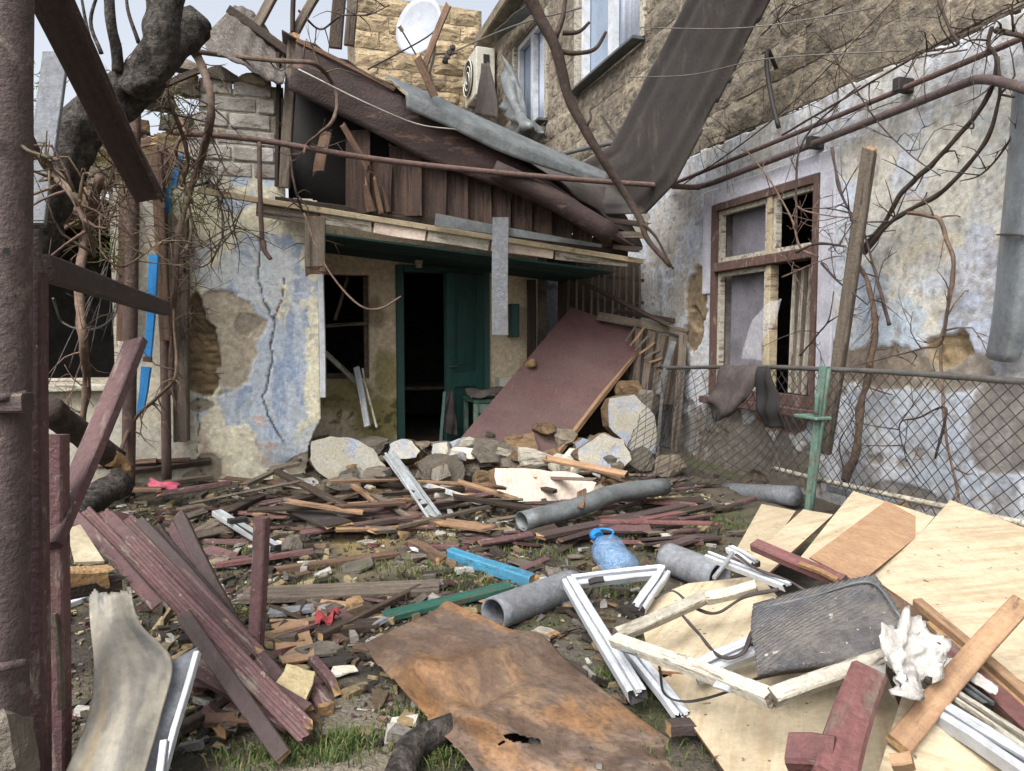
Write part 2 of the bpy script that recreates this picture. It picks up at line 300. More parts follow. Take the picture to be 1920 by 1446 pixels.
def board(name, p0, p1, w, h, mats='dark_wood', up='u', jag=(0, 0), label=None, cat='plank', parent=None, group=None, taper=1.0, bow=0.0, warp=.004, raw='raw_wood', ch=.12, groove=0.0):
    """timber: local X runs along it, w across, h thick; broken ends when jag > 0"""
    p0 = np.asarray(p0, float); p1 = np.asarray(p1, float)
    up = {'u': np.array([0, 0, 1.]), 'c': TOCAM+np.array([0, 0, .001])}[up] if isinstance(up, str) else np.asarray(up, float)
    M = frame(p0, p1, up); L = float(np.linalg.norm(p1-p0)); n = max(3, min(9, int(L/.18)+2))
    c = ch*min(w, h)
    sec = np.array([(-w/2+c, -h/2), (w/2-c, -h/2), (w/2, -h/2+c), (w/2, h/2-c), (w/2-c, h/2), (-w/2+c, h/2), (-w/2, h/2-c), (-w/2, -h/2+c)])
    if groove:
        g = groove*h; sec = np.array([(-w/2+c, -h/2), (w/2-c, -h/2), (w/2, -h/2+c), (w/2, h/2-c), (w/2-c, h/2), (w*.20, h/2), (w*.13, h/2-g), (-w*.13, h/2-g), (-w*.20, h/2), (-w/2+c, h/2), (-w/2, h/2-c), (-w/2, -h/2+c)])
    ks = len(sec)
    V = []; xs = np.linspace(-L/2, L/2, n)
    ph = random.random()*6
    for i, x in enumerate(xs):
        u = (x+L/2)/L; k = 1+(taper-1)*u
        dy = warp*math.sin(ph+u*4); dz = warp*.6*math.sin(ph*2+u*3)-bow*(1-(2*u-1)**2)
        for j, (a, b) in enumerate(sec):
            dx = 0
            if i == 0 and jag[0]: dx = random.uniform(0, jag[0])
            if i == n-1 and jag[1]: dx = -random.uniform(0, jag[1])
            V.append((x+dx, a*k+dy, b*k+dz))
    F = []; fm = []
    for i in range(n-1):
        for j in range(ks):
            a, b = i*ks+j, i*ks+(j+1) % ks; F.append((a, b, b+ks, a+ks)); fm.append(0)
    for base, s in ((0, 0), ((n-1)*ks, 1)):
        ring = [base+j for j in range(ks)]
        if jag[s]:
            V.append((xs[0 if s == 0 else -1]+(-1 if s else 1)*random.uniform(0, jag[s])*1.2, random.uniform(-.25, .25)*w, random.uniform(-.25, .25)*h))
            ci = len(V)-1
            for j in range(ks):
                a, b = ring[j], ring[(j+1) % ks]; F.append((a, ci, b) if s == 0 else (a, b, ci)); fm.append(1)
        else:
            F.append(tuple(ring[::-1]) if s == 0 else tuple(ring)); fm.append(1 if jag[1-s] == 0 and raw else 1)
    return mk(name, V, F, [mats, raw or mats], parent, label, cat if parent is None else None, group, M=M, fm=fm)
def cat_rom(P, n):
    P = np.asarray(P, float); m = len(P)
    if m == 2: t = np.linspace(0, 1, n)[:, None]; return P[0]*(1-t)+P[1]*t
    Q = np.vstack([2*P[0]-P[1], P, 2*P[-1]-P[-2]])
    t = np.linspace(0, m-1-1e-9, n); i = np.floor(t).astype(int); f = (t-i)[:, None]
    a, b, c, d = Q[i], Q[i+1], Q[i+2], Q[i+3]
    return .5*((2*b)+(c-a)*f+(2*a-5*b+4*c-d)*f*f+(3*b-a-3*c+d)*f**3)
def tube_geo(pts, r0, r1=None, n=None, sides=8, rough=0.0, flat=1.0, cap=True, seed=0):
    pts = np.asarray(pts, float); r1 = r0 if r1 is None else r1
    n = n or max(2, (len(pts)-1)*5+1)
    C = cat_rom(pts, n); T = np.gradient(C, axis=0); T /= np.linalg.norm(T, axis=1)[:, None]+1e-12
    a = np.array([0, 0, 1.]) if abs(T[0][2]) < .9 else np.array([1., 0, 0])
    V = []; N = nrm(np.cross(T[0], a))
    for i in range(n):
        N = nrm(N-T[i]*np.dot(N, T[i])); B = np.cross(T[i], N)
        r = r0+(r1-r0)*i/(n-1)
        for j in range(sides):
            th = 2*math.pi*j/sides
            k = r*(1+rough*(mnoise.noise(Vector((C[i][0]*9+math.cos(th)*1.3+seed, C[i][1]*9+math.sin(th)*1.3, C[i][2]*9)))))
            V.append(C[i]+N*k*math.cos(th)+B*k*flat*math.sin(th))
    F = []
    for i in range(n-1):
        for j in range(sides):
            p, q = i*sides+j, i*sides+(j+1) % sides; F.append((p, q, q+sides, p+sides))
    if cap: F.append(tuple(range(sides))[::-1]); F.append(tuple((n-1)*sides+j for j in range(sides)))
    return V, F
def tube(name, pts, r0, r1=None, mats='vine_bark', **k):
    g = {a: k.pop(a) for a in ('n', 'sides', 'rough', 'flat', 'cap', 'seed') if a in k}
    V, F = tube_geo(pts, r0, r1, **g); k.setdefault('smooth', True)
    return mk(name, V, F, mats, **k)
def join(geos):
    V, F, o = [], [], 0
    for v, f in geos:
        V += list(v); F += [tuple(i+o for i in q) for q in f]; o += len(v)
    return V, F
def hollow(name, p0, p1, r, mats, wall=.01, flat=1.0, bend=None, sides=22, **k):
    """open-ended pipe with a real wall"""
    pts = [p0]+(bend or [])+[p1]; n = 14
    V1, F1 = tube_geo(pts, r, n=n, sides=sides, cap=False, flat=flat, rough=k.pop('rough', 0))
    V2, F2 = tube_geo(pts, r-wall, n=n, sides=sides, cap=False, flat=flat)
    o = len(V1); F = list(F1)+[tuple(i+o for i in f)[::-1] for f in F2]
    for e in (0, (n-1)*sides):
        for j in range(sides):
            a, b = e+j, e+(j+1) % sides; F.append((a, a+o, b+o, b) if e == 0 else (a, b, b+o, a+o))
    return mk(name, V1+V2, F, mats, smooth=True, **k)
def boxgeo(x0, x1, y0, y1, z0, z1):
    V = [(x, y, z) for x in (x0, x1) for y in (y0, y1) for z in (z0, z1)]
    F = [(0, 1, 3, 2), (4, 6, 7, 5), (0, 4, 5, 1), (2, 3, 7, 6), (0, 2, 6, 4), (1, 5, 7, 3)]
    return V, F
def box(name, b, mats, bev=.006, **k):
    """box with chamfered vertical and horizontal edges"""
    import bmesh
    bm = bmesh.new(); V, F = boxgeo(*b); vs_ = [bm.verts.new(v) for v in V]
    for f in F: bm.faces.new([vs_[i] for i in f])
    bmesh.ops.recalc_face_normals(bm, faces=bm.faces)
    m = min(b[1]-b[0], b[3]-b[2], b[5]-b[4])
    if bev: bmesh.ops.bevel(bm, geom=list(bm.edges), offset=min(bev, m*.3), segments=1, affect='EDGES')
    bm.verts.index_update()
    V = [tuple(v.co) for v in bm.verts]; F = [[v.index for v in f.verts] for f in bm.faces]; bm.free()
    return mk(name, V, F, mats, **k)
def lin_u(P, n):
    t = np.linspace(0, len(P)-1, n); i = np.minimum(t.astype(int), len(P)-2); f = (t-i)[:, None]; return P[i]*(1-f)+P[i+1]*f
def sheet(name, rows, mats, nu=30, nv=20, thick=.003, disp=None, colfn=None, smooth=True, keep=None, fold=False, **k):
    """thin sheet through a net of measured points, with real thickness"""
    A = np.asarray(rows, float)
    A = np.stack([(lin_u if fold else cat_rom)(A[:, j], nu) for j in range(A.shape[1])], 1)
    A = np.stack([cat_rom(A[i], nv) for i in range(nu)], 0)
    u, v = np.meshgrid(np.linspace(0, 1, nu), np.linspace(0, 1, nv), indexing='ij')
    N = np.cross(np.gradient(A, axis=0), np.gradient(A, axis=1)); N /= np.linalg.norm(N, axis=2)[..., None]+1e-12
    if disp is not None: A = A+N*disp(u, v)[..., None]
    top = A.reshape(-1, 3); bot = (A-N*thick).reshape(-1, 3); m = len(top)
    idx = np.arange(m).reshape(nu, nv)
    q = np.stack([idx[:-1, :-1], idx[1:, :-1], idx[1:, 1:], idx[:-1, 1:]], -1).reshape(-1, 4)
    if keep is not None:
        uu, vv = (np.arange(nu-1)+.5)/(nu-1), (np.arange(nv-1)+.5)/(nv-1)
        UU, VV = np.meshgrid(uu, vv, indexing='ij'); q = q[keep(UU, VV).ravel()]
    F = [q, q[:, ::-1]+m, rim(q, m)]
    C = None
    if colfn is not None: c = colfn(u, v).reshape(-1, 3); C = np.vstack([c, c])
    return mk(name, np.vstack([top, bot]), np.vstack(F), mats, smooth=smooth, cols=C, **k)
def rim(q, m):
    """quads that close the open border of a face set against its offset copy"""
    e = np.vstack([q[:, [0, 1]], q[:, [1, 2]], q[:, [2, 3]], q[:, [3, 0]]])
    key = np.sort(e, 1); s = key[:, 0].astype(np.int64)*10000000+key[:, 1]
    _, inv, cnt = np.unique(s, return_inverse=True, return_counts=True)
    b = e[cnt[inv] == 1]
    return np.stack([b[:, 1], b[:, 0], b[:, 0]+m, b[:, 1]+m], 1)
def slab(name, pts, thick, mats, n=None, jag=0.0, sub=1, uneven=0.0, **k):
    """flat broken piece: outline points, thickness away from the viewer side; mats = (face, edge)"""
    P = [np.asarray(p, float) for p in pts]; out = []; pc = np.mean(P, 0); pn = np.zeros(3)
    for i in range(len(P)): pn += np.cross(P[i]-pc, P[(i+1) % len(P)]-pc)
    pn = nrm(pn); P = [p-pn*np.dot(p-pc, pn) for p in P]
    for i in range(len(P)):
        a, b = P[i], P[(i+1) % len(P)]
        for s in range(sub):
            p = a+(b-a)*s/sub
            if jag and s: j_ = (rng.random(3)-.5)*2*jag; p = p+j_-pn*np.dot(j_, pn)
            out.append(p)
    c = np.mean(out, 0); nn = np.zeros(3)
    for i in range(len(out)): nn += np.cross(out[i]-c, out[(i+1) % len(out)]-c)
    nn = nrm(nn)
    ref = nrm(CAM-c) if n is None else n
    if np.dot(nn, ref) < 0: nn = -nn; out = out[::-1]
    m = len(out)
    V = list(out)+[c+(o-c)*(1+(rng.random()-.4)*uneven*.16)-nn*thick*.5*(1+uneven*(rng.random()-.5)) for o in out]
    V += [c+(o-c)*(1-.12*uneven*rng.random())-nn*thick*(1+uneven*(rng.random()-.5))+(rng.random(3)-.5)*jag for o in out]
    V += [c+nn*.001, c-nn*thick]
    F, fm = [], []
    for i in range(m):
        j = (i+1) % m
        F.append((i, j, 3*m)); fm.append(0)
        F.append((j, i, i+m, j+m)); fm.append(1)
        F.append((j+m, i+m, i+2*m, j+2*m)); fm.append(1)
        F.append((j+2*m, i+2*m, 3*m+1)); fm.append(1)
    x = nrm(out[1]-out[0]); M = Matrix.Identity(4); y = np.cross(nn, x)
    R = np.array([x, y, nn]); V = (np.array(V)-c) @ R.T
    M = Matrix(((x[0], y[0], nn[0], c[0]), (x[1], y[1], nn[1], c[1]), (x[2], y[2], nn[2], c[2]), (0, 0, 0, 1)))
    return mk(name, V, F, list(mats), M=M, fm=fm, **k)
def rock(name, c, size, mats='rubble', seed=0, npts=26, **k):
    """angular broken lump"""
    import bmesh
    r = random.Random(seed); bm = bmesh.new()
    for i in range(npts):
        v = Vector((r.gauss(0, 1), r.gauss(0, 1), r.gauss(0, 1))); v.normalize()
        m = max(abs(v.x), abs(v.y), abs(v.z)); v = v/m*.5*r.uniform(.72, 1.0)
        bm.verts.new((v.x*size[0], v.y*size[1], v.z*size[2]))
    res = bmesh.ops.convex_hull(bm, input=bm.verts)
    bmesh.ops.delete(bm, geom=[g for g in res['geom_interior'] if isinstance(g, bmesh.types.BMVert)], context='VERTS')
    bmesh.ops.subdivide_edges(bm, edges=list(bm.edges), cuts=2, use_grid_fill=True)
    bmesh.ops.triangulate(bm, faces=list(bm.faces))
    bm.verts.index_update()
    V = np.array([tuple(v.co) for v in bm.verts]); F = [[v.index for v in f.verts] for f in bm.faces]; bm.free()
    c = np.asarray(c, float); ms = min(size); q_ = V/ms*2.6+seed
    V = V+ms*.09*np.stack([fbm(q_[:, 0]+q_[:, 2]*1.7, q_[:, 1]+a*7.7, 3, seed+a, 1.6)-.5 for a in range(3)], 1)
    V = V+c
    return mk(name, V, F, mats, **k)
# ================================================================== ground
def axis(a, b, step, lo, hi):
    mid = np.arange(a, b+1e-6, step)
    l = a-np.geomspace(.1, a-lo, 16)[::-1]; h = b+np.geomspace(.1, hi-b, 16)
    return np.concatenate([l, mid, h])
gx, gy = axis(-2.6, 4.2, .025, -120, 120), axis(1.3, 7.6, .025, -60, 180)
GX, GY = np.meshgrid(gx, gy, indexing='ij')
near = sstep(-9, -4, GX)*sstep(14, 9, GX)*sstep(-4, 0, GY)*sstep(16, 10, GY)
GZ = gz(GX, GY)*near+.012*(fbm(GX, GY, 3, 31, 22)-.5)*near
soil = L3(112, 104, 90, .62)*(.55+.8*fbm(GX, GY, 5, 41, 7))[..., None]
def lay(col, m, c): return col*(1-m[..., None])+np.asarray(c)*m[..., None]
n1 = fbm(GX, GY, 5, 51, 2.3)
soil = lay(soil, sstep(.52, .66, n1)*.65, L3(92, 100, 62, .6))
soil = lay(soil, sstep(.55, .66, fbm(GX, GY, 5, 61, 3.6))*.75, L3(66, 60, 54, .6))
for (px, py, r, c, a) in ((620, 1400, .34, (158, 148, 130), .8), (700, 1010, .32, (196, 172, 112), .55), (830, 1000, .2, (196, 172, 112), .5), (640, 1075, .3, (166, 152, 120), .5),
                          (1100, 1230, .3, (126, 118, 108), .6), (560, 920, .35, (150, 140, 116), .55), (780, 1060, .25, (170, 160, 126), .5)):
    p = GG(px, py); d = np.hypot(GX-p[0], (GY-p[1])*.8)/r+.7*(fbm(GX, GY, 4, 71, 9)-.5)
    soil = lay(soil, sstep(1.1, .6, d)*a, L3(*c, .62))
idx = np.arange(GX.size).reshape(GX.shape)
q = np.stack([idx[:-1, :-1], idx[1:, :-1], idx[1:, 1:], idx[:-1, 1:]], -1).reshape(-1, 4)
mk('ground', np.stack([GX, GY, GZ], -1).reshape(-1, 3), q, 'soil', kind='structure', smooth=True, cols=soil.reshape(-1, 3), M=Matrix.Identity(4))
# ================================================================== dense plaster walls
def wallgrid(name, org, ud, vd, u0, u1, v0, v1, step, keep, fn, thick=.22, rawcol=(.3, .25, .18), **k):
    org, ud, vd = (np.asarray(a, float) for a in (org, ud, vd)); nd = np.cross(ud, vd)
    us, vs_ = np.arange(u0, u1+step*.5, step), np.arange(v0, v1+step*.5, step)
    U, V = np.meshgrid(us, vs_, indexing='ij')
    disp, col = fn(U, V)
    P = org+U[..., None]*ud+V[..., None]*vd+disp[..., None]*nd
    idx = np.arange(U.size).reshape(U.shape)
    q = np.stack([idx[:-1, :-1], idx[1:, :-1], idx[1:, 1:], idx[:-1, 1:]], -1).reshape(-1, 4)
    kp = keep((U[:-1, :-1]+step/2), (V[:-1, :-1]+step/2)).ravel(); q = q[kp]
    P = P.reshape(-1, 3); col = col.reshape(-1, 3); m = len(P)
    rq = rim(q, m); bi = np.unique(rq[:, :2]); used = np.unique(q)
    back = P[bi]-nd*thick
    # compact
    mp = -np.ones(2*m, dtype=np.int64); mp[used] = np.arange(len(used)); mp[bi+m] = len(used)+np.arange(len(bi))
    VV = np.vstack([P[used], back]); CC = np.vstack([col[used], np.tile(np.asarray(rawcol), (len(bi), 1))])
    FF = mp[np.vstack([q, rq])]
    return mk(name, VV, FF, 'plaster', cols=CC, smooth=False, M=Matrix.Identity(4), **k)
def blob(u, v, cu, cv, ru, rv, amp=.45, f=6.0, seed=0, soft=.05):
    d = np.hypot((u-cu)/ru, (v-cv)/rv)+amp*2*(fbm(u, v, 5, seed, f)-.5)
    return sstep(1+soft, 1-soft, d)
def patch(u, v, cu, cv, ru, rv, seed=0, f=5.0):
    w = 1-np.hypot((u-cu)/ru, (v-cv)/rv)
    return sstep(-.05, .05, np.maximum(w, -1.2)*.8+(fbm(u, v, 6, seed, f)-.5)*2.4)
def crack(u, v, pts, w=.006, jit=.02, f=14, seed=0):
    uu = u+jit*2*(fbm(u, v, 3, seed+5, f)-.5); vv = v+jit*2*(fbm(u, v, 3, seed+9, f)-.5)
    d = np.full(u.shape, 9.0)
    for (a, b), (c, e) in zip(pts[:-1], pts[1:]):
        L2 = (c-a)**2+(e-b)**2; t = np.clip(((uu-a)*(c-a)+(vv-b)*(e-b))/L2, 0, 1)
        d = np.minimum(d, np.hypot(uu-a-t*(c-a), vv-b-t*(e-b)))
    return sstep(w, w*.4, d)
CREAM, BLUE, PEACH, CEM, ADOBE = L3(232, 226, 200, .9), L3(178, 194, 214, .9), L3(222, 184, 160), L3(176, 166, 148, .8), L3(156, 134, 100, .74)
GREYB, WHITE = L3(200, 208, 214, .9), L3(216, 216, 210)
FY = 6.7                       # plane of the wrecked house's front
def fuv(px, py): p = PY(px, py, FY); return p[0], p[2]
def front_fn(u, v):
    b = lambda px, py, rx, ry, **k: blob(u, v, *fuv(px, py), rx/211., ry/211., **k)
    pt = lambda px, py, rx, ry, **k: patch(u, v, *fuv(px, py), rx/211., ry/211., **k)
    n = fbm(u, v, 5, 101, 3); nf = fbm(u, v, 4, 103, 26)
    col = np.zeros(u.shape+(3,))+CREAM*.96
    col = lay(col, sstep(.4, .7, n)*.5, L3(206, 204, 190))
    left = sstep(-.70, -.76, u)
    col = lay(col, left*.9, L3(196, 192, 180, .82)); col = lay(col, left*sstep(.5, .6, fbm(u, v, 5, 107, 4))*.8, L3(214, 206, 184, .8))
    h = np.zeros(u.shape)
    for i, (px, py, rx, ry, a) in enumerate(((500, 520, 62, 70, .75), (505, 640, 62, 110, .9), (530, 740, 55, 80, .85), (440, 520, 55, 50, .7), (545, 850, 60, 30, .6), (480, 700, 40, 100, .8), (500, 300, 26, 34, .9), (455, 385, 30, 18, .9), (480, 440, 20, 30, .8), (375, 770, 14, 50, .8))):
        m = pt(px, py, rx, ry, seed=120+i, f=4)*(1-left)
        col = lay(col, m*min(1, a+.1), BLUE*.5+GREYB*.5 if i % 3 else GREYB*1.03); h -= m*.003
    st = sstep(.5, .62, fbm(u*3.0, v*.8, 5, 133, 5)) ; band = pt(515, 650, 60, 170, seed=140)*(1-left); st = sstep(.53, .56, fbm(u*3.0, v*.8, 6, 133, 5))
    col = lay(col, band*st*.8, L3(158, 178, 208, .85))
    for i, (px, py, rx, ry) in enumerate(((488, 790, 18, 26), (462, 830, 20, 20), (420, 880, 16, 30), (500, 860, 16, 20), (385, 850, 10, 40))):
        col = lay(col, pt(px, py, rx, ry, seed=150+i, f=8)*.6, PEACH)
    for i, (px, py, rx, ry) in enumerate(((430, 840, 50, 56), (587, 560, 16, 90), (585, 720, 14, 70), (400, 400, 60, 30), (540, 420, 60, 26))):
        m = pt(px, py, rx, ry, seed=160+i, f=5)*(1-left); col = lay(col, m*.9, CREAM*1.03); h += m*.003
    # bare render and the hole to the adobe
    m = np.maximum(b(432, 640, 56, 84, seed=170, f=5), b(400, 590, 44, 36, seed=171, f=6))*(1-left); col = lay(col, m, CEM*(.95+.4*nf)[..., None]); h -= m*(.014+.006*nf)
    m = b(462, 606, 24, 22, seed=172, f=9)*(1-left); col = lay(col, m, CEM*.75); h -= m*.008
    m = np.maximum(b(375, 650, 32, 56, seed=173, f=7), b(380, 715, 34, 24, seed=174, f=8)); m = np.maximum(m, b(365, 600, 14, 40, seed=176))
    rowz = np.abs(((v*7.2) % 1.0)-.5); col = lay(col, m, ADOBE*(.45+.9*fbm(u, v*3, 4, 175, 9))[..., None]); h -= m*(.05+.05*fbm(u, v*4, 3, 177, 10))
    for i, (px, py, rx, ry) in enumerate(((575, 868, 30, 18), (555, 880, 22, 16), (375, 760, 18, 12), (395, 880, 24, 26), (365, 905, 22, 22), (600, 895, 26, 10))):
        m = b(px, py, rx, ry, seed=180+i, f=8); col = lay(col, m, CEM*.85); h -= m*.012
    C = [[fuv(*p) for p in pl] for pl in ([(490, 430), (485, 525), (497, 565), (515, 602), (507, 642), (513, 668), (502, 708), (495, 745), (507, 792), (520, 815), (543, 848)],
                                         [(513, 600), (530, 560), (532, 520)], [(600, 800), (598, 830), (582, 850), (545, 850)], [(372, 735), (371, 800), (372, 850), (378, 900)], [(440, 180), (448, 230), (430, 262)])]
    for i, pl in enumerate(C):
        m = crack(u, v, pl, .0085 if i == 0 else .006, seed=200+i)*sstep(.3, .5, fbm(u, v, 3, 240+i, 9)+(.12 if i == 0 else .05)); col = lay(col, m*.8, L3(84, 74, 64, .65)); h -= m*.025
    # upper parapet: grey-white, flaking
    up = sstep(2.62, 2.68, v); col = lay(col, up*.8, L3(196, 194, 186, .8))
    up2 = up*sstep(.5, .58, fbm(u, v, 5, 210, 6)); col = lay(col, up2*.8, L3(150, 140, 122, .7))
    for i, (px, py, rx, ry) in enumerate(((505, 300, 20, 50), (450, 340, 16, 10))): col = lay(col, b(px, py, rx, ry, seed=215+i)*.8, BLUE)
    upl = left*sstep(2.5, 2.6, v+.15*(n-.5)); col = lay(col, upl*.9, ADOBE*(.6+.7*fbm(u, v*2.5, 5, 218, 7))[..., None]); h -= upl*.05*fbm(u, v*3, 4, 219, 8)
    low = sstep(.5, .1, v); col = lay(col, low*.55*sstep(.35, .6, n), L3(124, 112, 94, .7))
    col = col*(.86+.28*nf)[..., None]
    spots = sstep(.70, .74, vn(u*42, v*42, 0, 222)); col = lay(col, spots*.22, L3(160, 150, 132, .75))
    return h+.004*(n-.5)+.003*nf, np.minimum(col*1.06, .88)
wl0, wl1 = fuv(62, 400), fuv(225, 720)
def front_keep(u, v):
    jag = .10*(fbm(u, v, 4, 230, 5)-.5)
    ok = ~((u > -2.6) & (u < wl1[0]) & (v > wl1[1]) & (v < wl0[1]+.25))
    top = np.where(u < -.62, 3.22+.45*(u+.62)+.3*(fbm(u, v, 3, 236, 3)-.5), np.where(u < .05, 3.42, 2.50))
    return ok & (v < top+jag) & (u < .315+.02*(fbm(u, v, 3, 233, 9)-.5)) & ~((v < .62) & (u > .15+.25*v+jag))
house = thing('wrecked_house', 'low blast-wrecked house with cream and blue plaster and a caved-in porch', 'house', (1.0, 7.6, 0))
front = wallgrid('front_wall', (0, FY, 0), (1, 0, 0), (0, 0, 1), -4.2, .34, -.1, 3.5, .0125, front_keep, front_fn, .26, L3(160, 132, 94, .6), parent=house)
# painted bricks of the parapet
r = random.Random(3); z = 2.66; row = 0
while z < 3.40:
    u = -.66+(.0 if row % 2 else -.16); hgt = .135
    while u < -.02:
        w = r.uniform(.27, .36); a, b = max(u, -.62), min(u+w, -.01)
        if b-a > .08 and r.random() > .12:
            d = r.uniform(.008, .03)
            rock_b = box('brick', (a, b-.012, FY-d, FY+.06, z, z+hgt-.014), 'painted_brick', bev=.012, parent=front)
        u += w
    z += hgt; row += 1
for k, (a, b, w, m) in enumerate((((92, 268), (250, 205), .10, 'dark_wood'), ((180, 212), (378, 150), .09, 'grey_wood'), ((120, 300), (300, 262), .07, 'brown_wood'), ((260, 178), (385, 128), .05, 'dark_wood'), ((60, 340), (210, 318), .08, 'grey_wood'))):
    board('roof_batten', PY(*a, FY-.06-.03*k), PY(*b, FY-.02-.03*k), w, .03, m, up='c', parent=front, jag=(.08, .1))
for k, (px, py) in enumerate(((140, 262), (210, 228), (290, 190), (345, 168), (250, 240), (330, 230))):
    rock('broken_stone', PY(px, py, FY+.02), (.28, .22, .16), ('mortar', 'rubble', 'cement')[k % 3], seed=80+k, parent=front)
# inner (porch) wall with door and window
BY = 7.9
def buv(px, py): p = PY(px, py, BY); return p[0], p[2]
bw = (*buv(606, 710), *buv(690, 515)); bd_ = (*buv(750, 880), *buv(911, 507))
def back_fn(u, v):
    n = fbm(u, v, 5, 301, 3); nf = fbm(u, v, 4, 303, 24)
    col = np.zeros(u.shape+(3,))+L3(230, 212, 182, .9)
    col = lay(col, sstep(.45, .7, n)*.5, L3(212, 194, 164, .9))
    for i, (px, py, rx, ry, c) in enumerate(((715, 790, 50, 55, (150, 142, 64)), (640, 740, 50, 30, (150, 140, 80)), (725, 700, 22, 40, (170, 160, 96)), (705, 590, 18, 30, (170, 150, 124)))):
        c0 = buv(px, py); m = blob(u, v, c0[0], c0[1], rx/172., ry/172., seed=310+i, f=8, soft=.3); col = lay(col, m*.8, L3(*c, .7))
    m = sstep(.60, .66, fbm(u, v, 5, 320, 12))*sstep(.9, .5, v); col = lay(col, m*.8, L3(92, 96, 44, .6))
    col = col*(.85+.3*nf)[..., None]
    return .004*n, col
def back_keep(u, v):
    return ~((u > bw[0]) & (u < bw[2]) & (v > bw[1]) & (v < bw[3])) & ~((u > bd_[0]) & (u < bd_[2]) & (v < bd_[3]))
wallgrid('porch_wall', (0, BY, 0), (1, 0, 0), (0, 0, 1), .2, 2.78, -.05, 2.5, .02, back_keep, back_fn, .2, parent=house)
def grey_fn(u, v):
    n = fbm(u, v, 5, 341, 3); col = np.zeros(u.shape+(3,))+L3(150, 154, 164, .8)
    col = lay(col, sstep(.5, .58, n), L3(126, 122, 118, .7)); col = lay(col, sstep(.58, .64, fbm(u, v, 5, 345, 6)), L3(176, 182, 200, .8))
    return .006*n, col
wallgrid('passage_wall', (0, 8.5, 0), (1, 0, 0), (0, 0, 1), 2.78, 3.98, -.05, 2.6, .025, lambda u, v: u > -9, grey_fn, .1, parent=house)
# dark rooms behind
def room(name, b, mats, open_face, parent):
    V, F = boxgeo(*b); F = [f[::-1] for i, f in enumerate(F) if i != open_face]      # faces: -x +x -y +y -z +z
    return mk(name, V, F, mats, parent=parent, M=Matrix.Identity(4))
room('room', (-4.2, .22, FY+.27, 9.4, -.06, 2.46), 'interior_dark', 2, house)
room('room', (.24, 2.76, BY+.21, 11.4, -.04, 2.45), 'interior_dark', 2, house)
box('end_wall', (.06, .235, FY+.27, BY-.01, -.05, 2.45), 'mortar', parent=house)
box('side_wall', (2.785, 2.90, BY+.02, 8.49, -.05, 2.45), 'mortar', parent=house)
box('doorstep', (1.2, 2.2, 7.6, 8.3, -.02, .16), 'interior_wood', bev=.015, parent=house)
t_ = thing('kitchen_table', 'dim wooden table standing inside the dark doorway', 'table', (1.7, 9.3, 0))
box('table_top', (1.25, 2.2, 8.95, 9.7, .66, .70), 'grey_wood', parent=t_)
for a in (1.31, 2.14):
    for b in (9.02, 9.63): box('leg', (a-.03, a+.03, b-.03, b+.03, -.03, .66), 'interior_wood', parent=t_)
# left window of the front wall
wn_ = mk('window', *join([boxgeo(-2.6, wl1[0], FY+.08, FY+.12, wl1[1]+.002, wl1[1]+.05), boxgeo(wl1[0]-.05, wl1[0]-.002, FY+.08, FY+.12, wl1[1]+.05, 2.6)]), 'white_peel', parent=house)
box('sill', (-2.6, wl1[0]+.05, FY-.10, FY+.075, wl1[1]-.05, wl1[1]), 'white_peel', parent=wn_)
# porch window: broken sash bars
wn_ = mk('window', *join([boxgeo(bw[0], bw[2], BY+.05, BY+.1, bw[1]+.002, bw[1]+.05), boxgeo(bw[2]-.045, bw[2]-.002, BY+.05, BY+.1, bw[1]+.05, bw[3]-.002)]), 'grey_wood', parent=house)
board('sash_bar', PY(612, 612, BY-.02), PY(688, 606, BY-.02), .035, .03, 'grey_wood', up='c', parent=wn_)
board('sash_bar', PY(652, 520, BY-.02), PY(628, 600, BY-.03), .03, .025, 'grey_wood', up='c', parent=wn_)
board('sash_bar', PY(610, 660, BY-.08), PY(668, 718, BY-.12), .05, .03, 'white_peel', up='c', parent=wn_)
# white trim on the pillar edge
board('trim', np.array([.335, FY-.012, fuv(606, 515)[1]]), np.array([.335, FY-.012, fuv(604, 745)[1]]), .05, .03, 'pvc', up='c', parent=house, raw=None)
# green door
x0, x1, zt = bd_[0], bd_[2], bd_[3]; door = house
for a, b in ((x0-.03, x0+.055), (x1-.055, x1+.03)): box('door_frame', (a, b, BY-.05, BY+.1, -.02, zt+.03), 'teal_door', parent=door)
box('door_frame', (x0+.056, x1-.056, BY-.049, BY+.1, zt-.05, zt+.029), 'teal_door', parent=door)
la, lb = PY(836, 700, BY-.28), PY(906, 700, BY-.05)
def leaf_pt(s, z, off=0):
    dx = np.array([lb[0]-la[0], lb[1]-la[1], 0]); n = nrm(np.array([dx[1], -dx[0], 0])); p = np.array([la[0], la[1], 0])+dx*s+n*off; p[2] = z; return p
def leafbox(name, s0, s1, z0, z1, o0, o1, m='teal_door'):
    V = [leaf_pt(s, z, o) for s in (s0, s1) for o in (o0, o1) for z in (z0, z1)]
    F = [(0, 1, 3, 2), (4, 6, 7, 5), (0, 4, 5, 1), (2, 3, 7, 6), (0, 2, 6, 4), (1, 5, 7, 3)]
    return mk(name, V, F, m, parent=door)
door = leafbox('door', 0, 1, .08, zt-.06, -.03, .0); door['label'] = 'teal green panelled door standing half open'
for s0, s1 in ((0, .2), (.8, 1)): leafbox('stile', s0, s1, .08, zt-.061, .001, .016)
for z0, z1 in ((.081, .25), (.78, .93), (zt-.24, zt-.062)): leafbox('rail', .201, .799, z0, z1, .001, .0155)
leafbox('panel', .3, .7, .33, .70, .001, .010); leafbox('panel', .3, .7, 1.02, zt-.33, .001, .010)
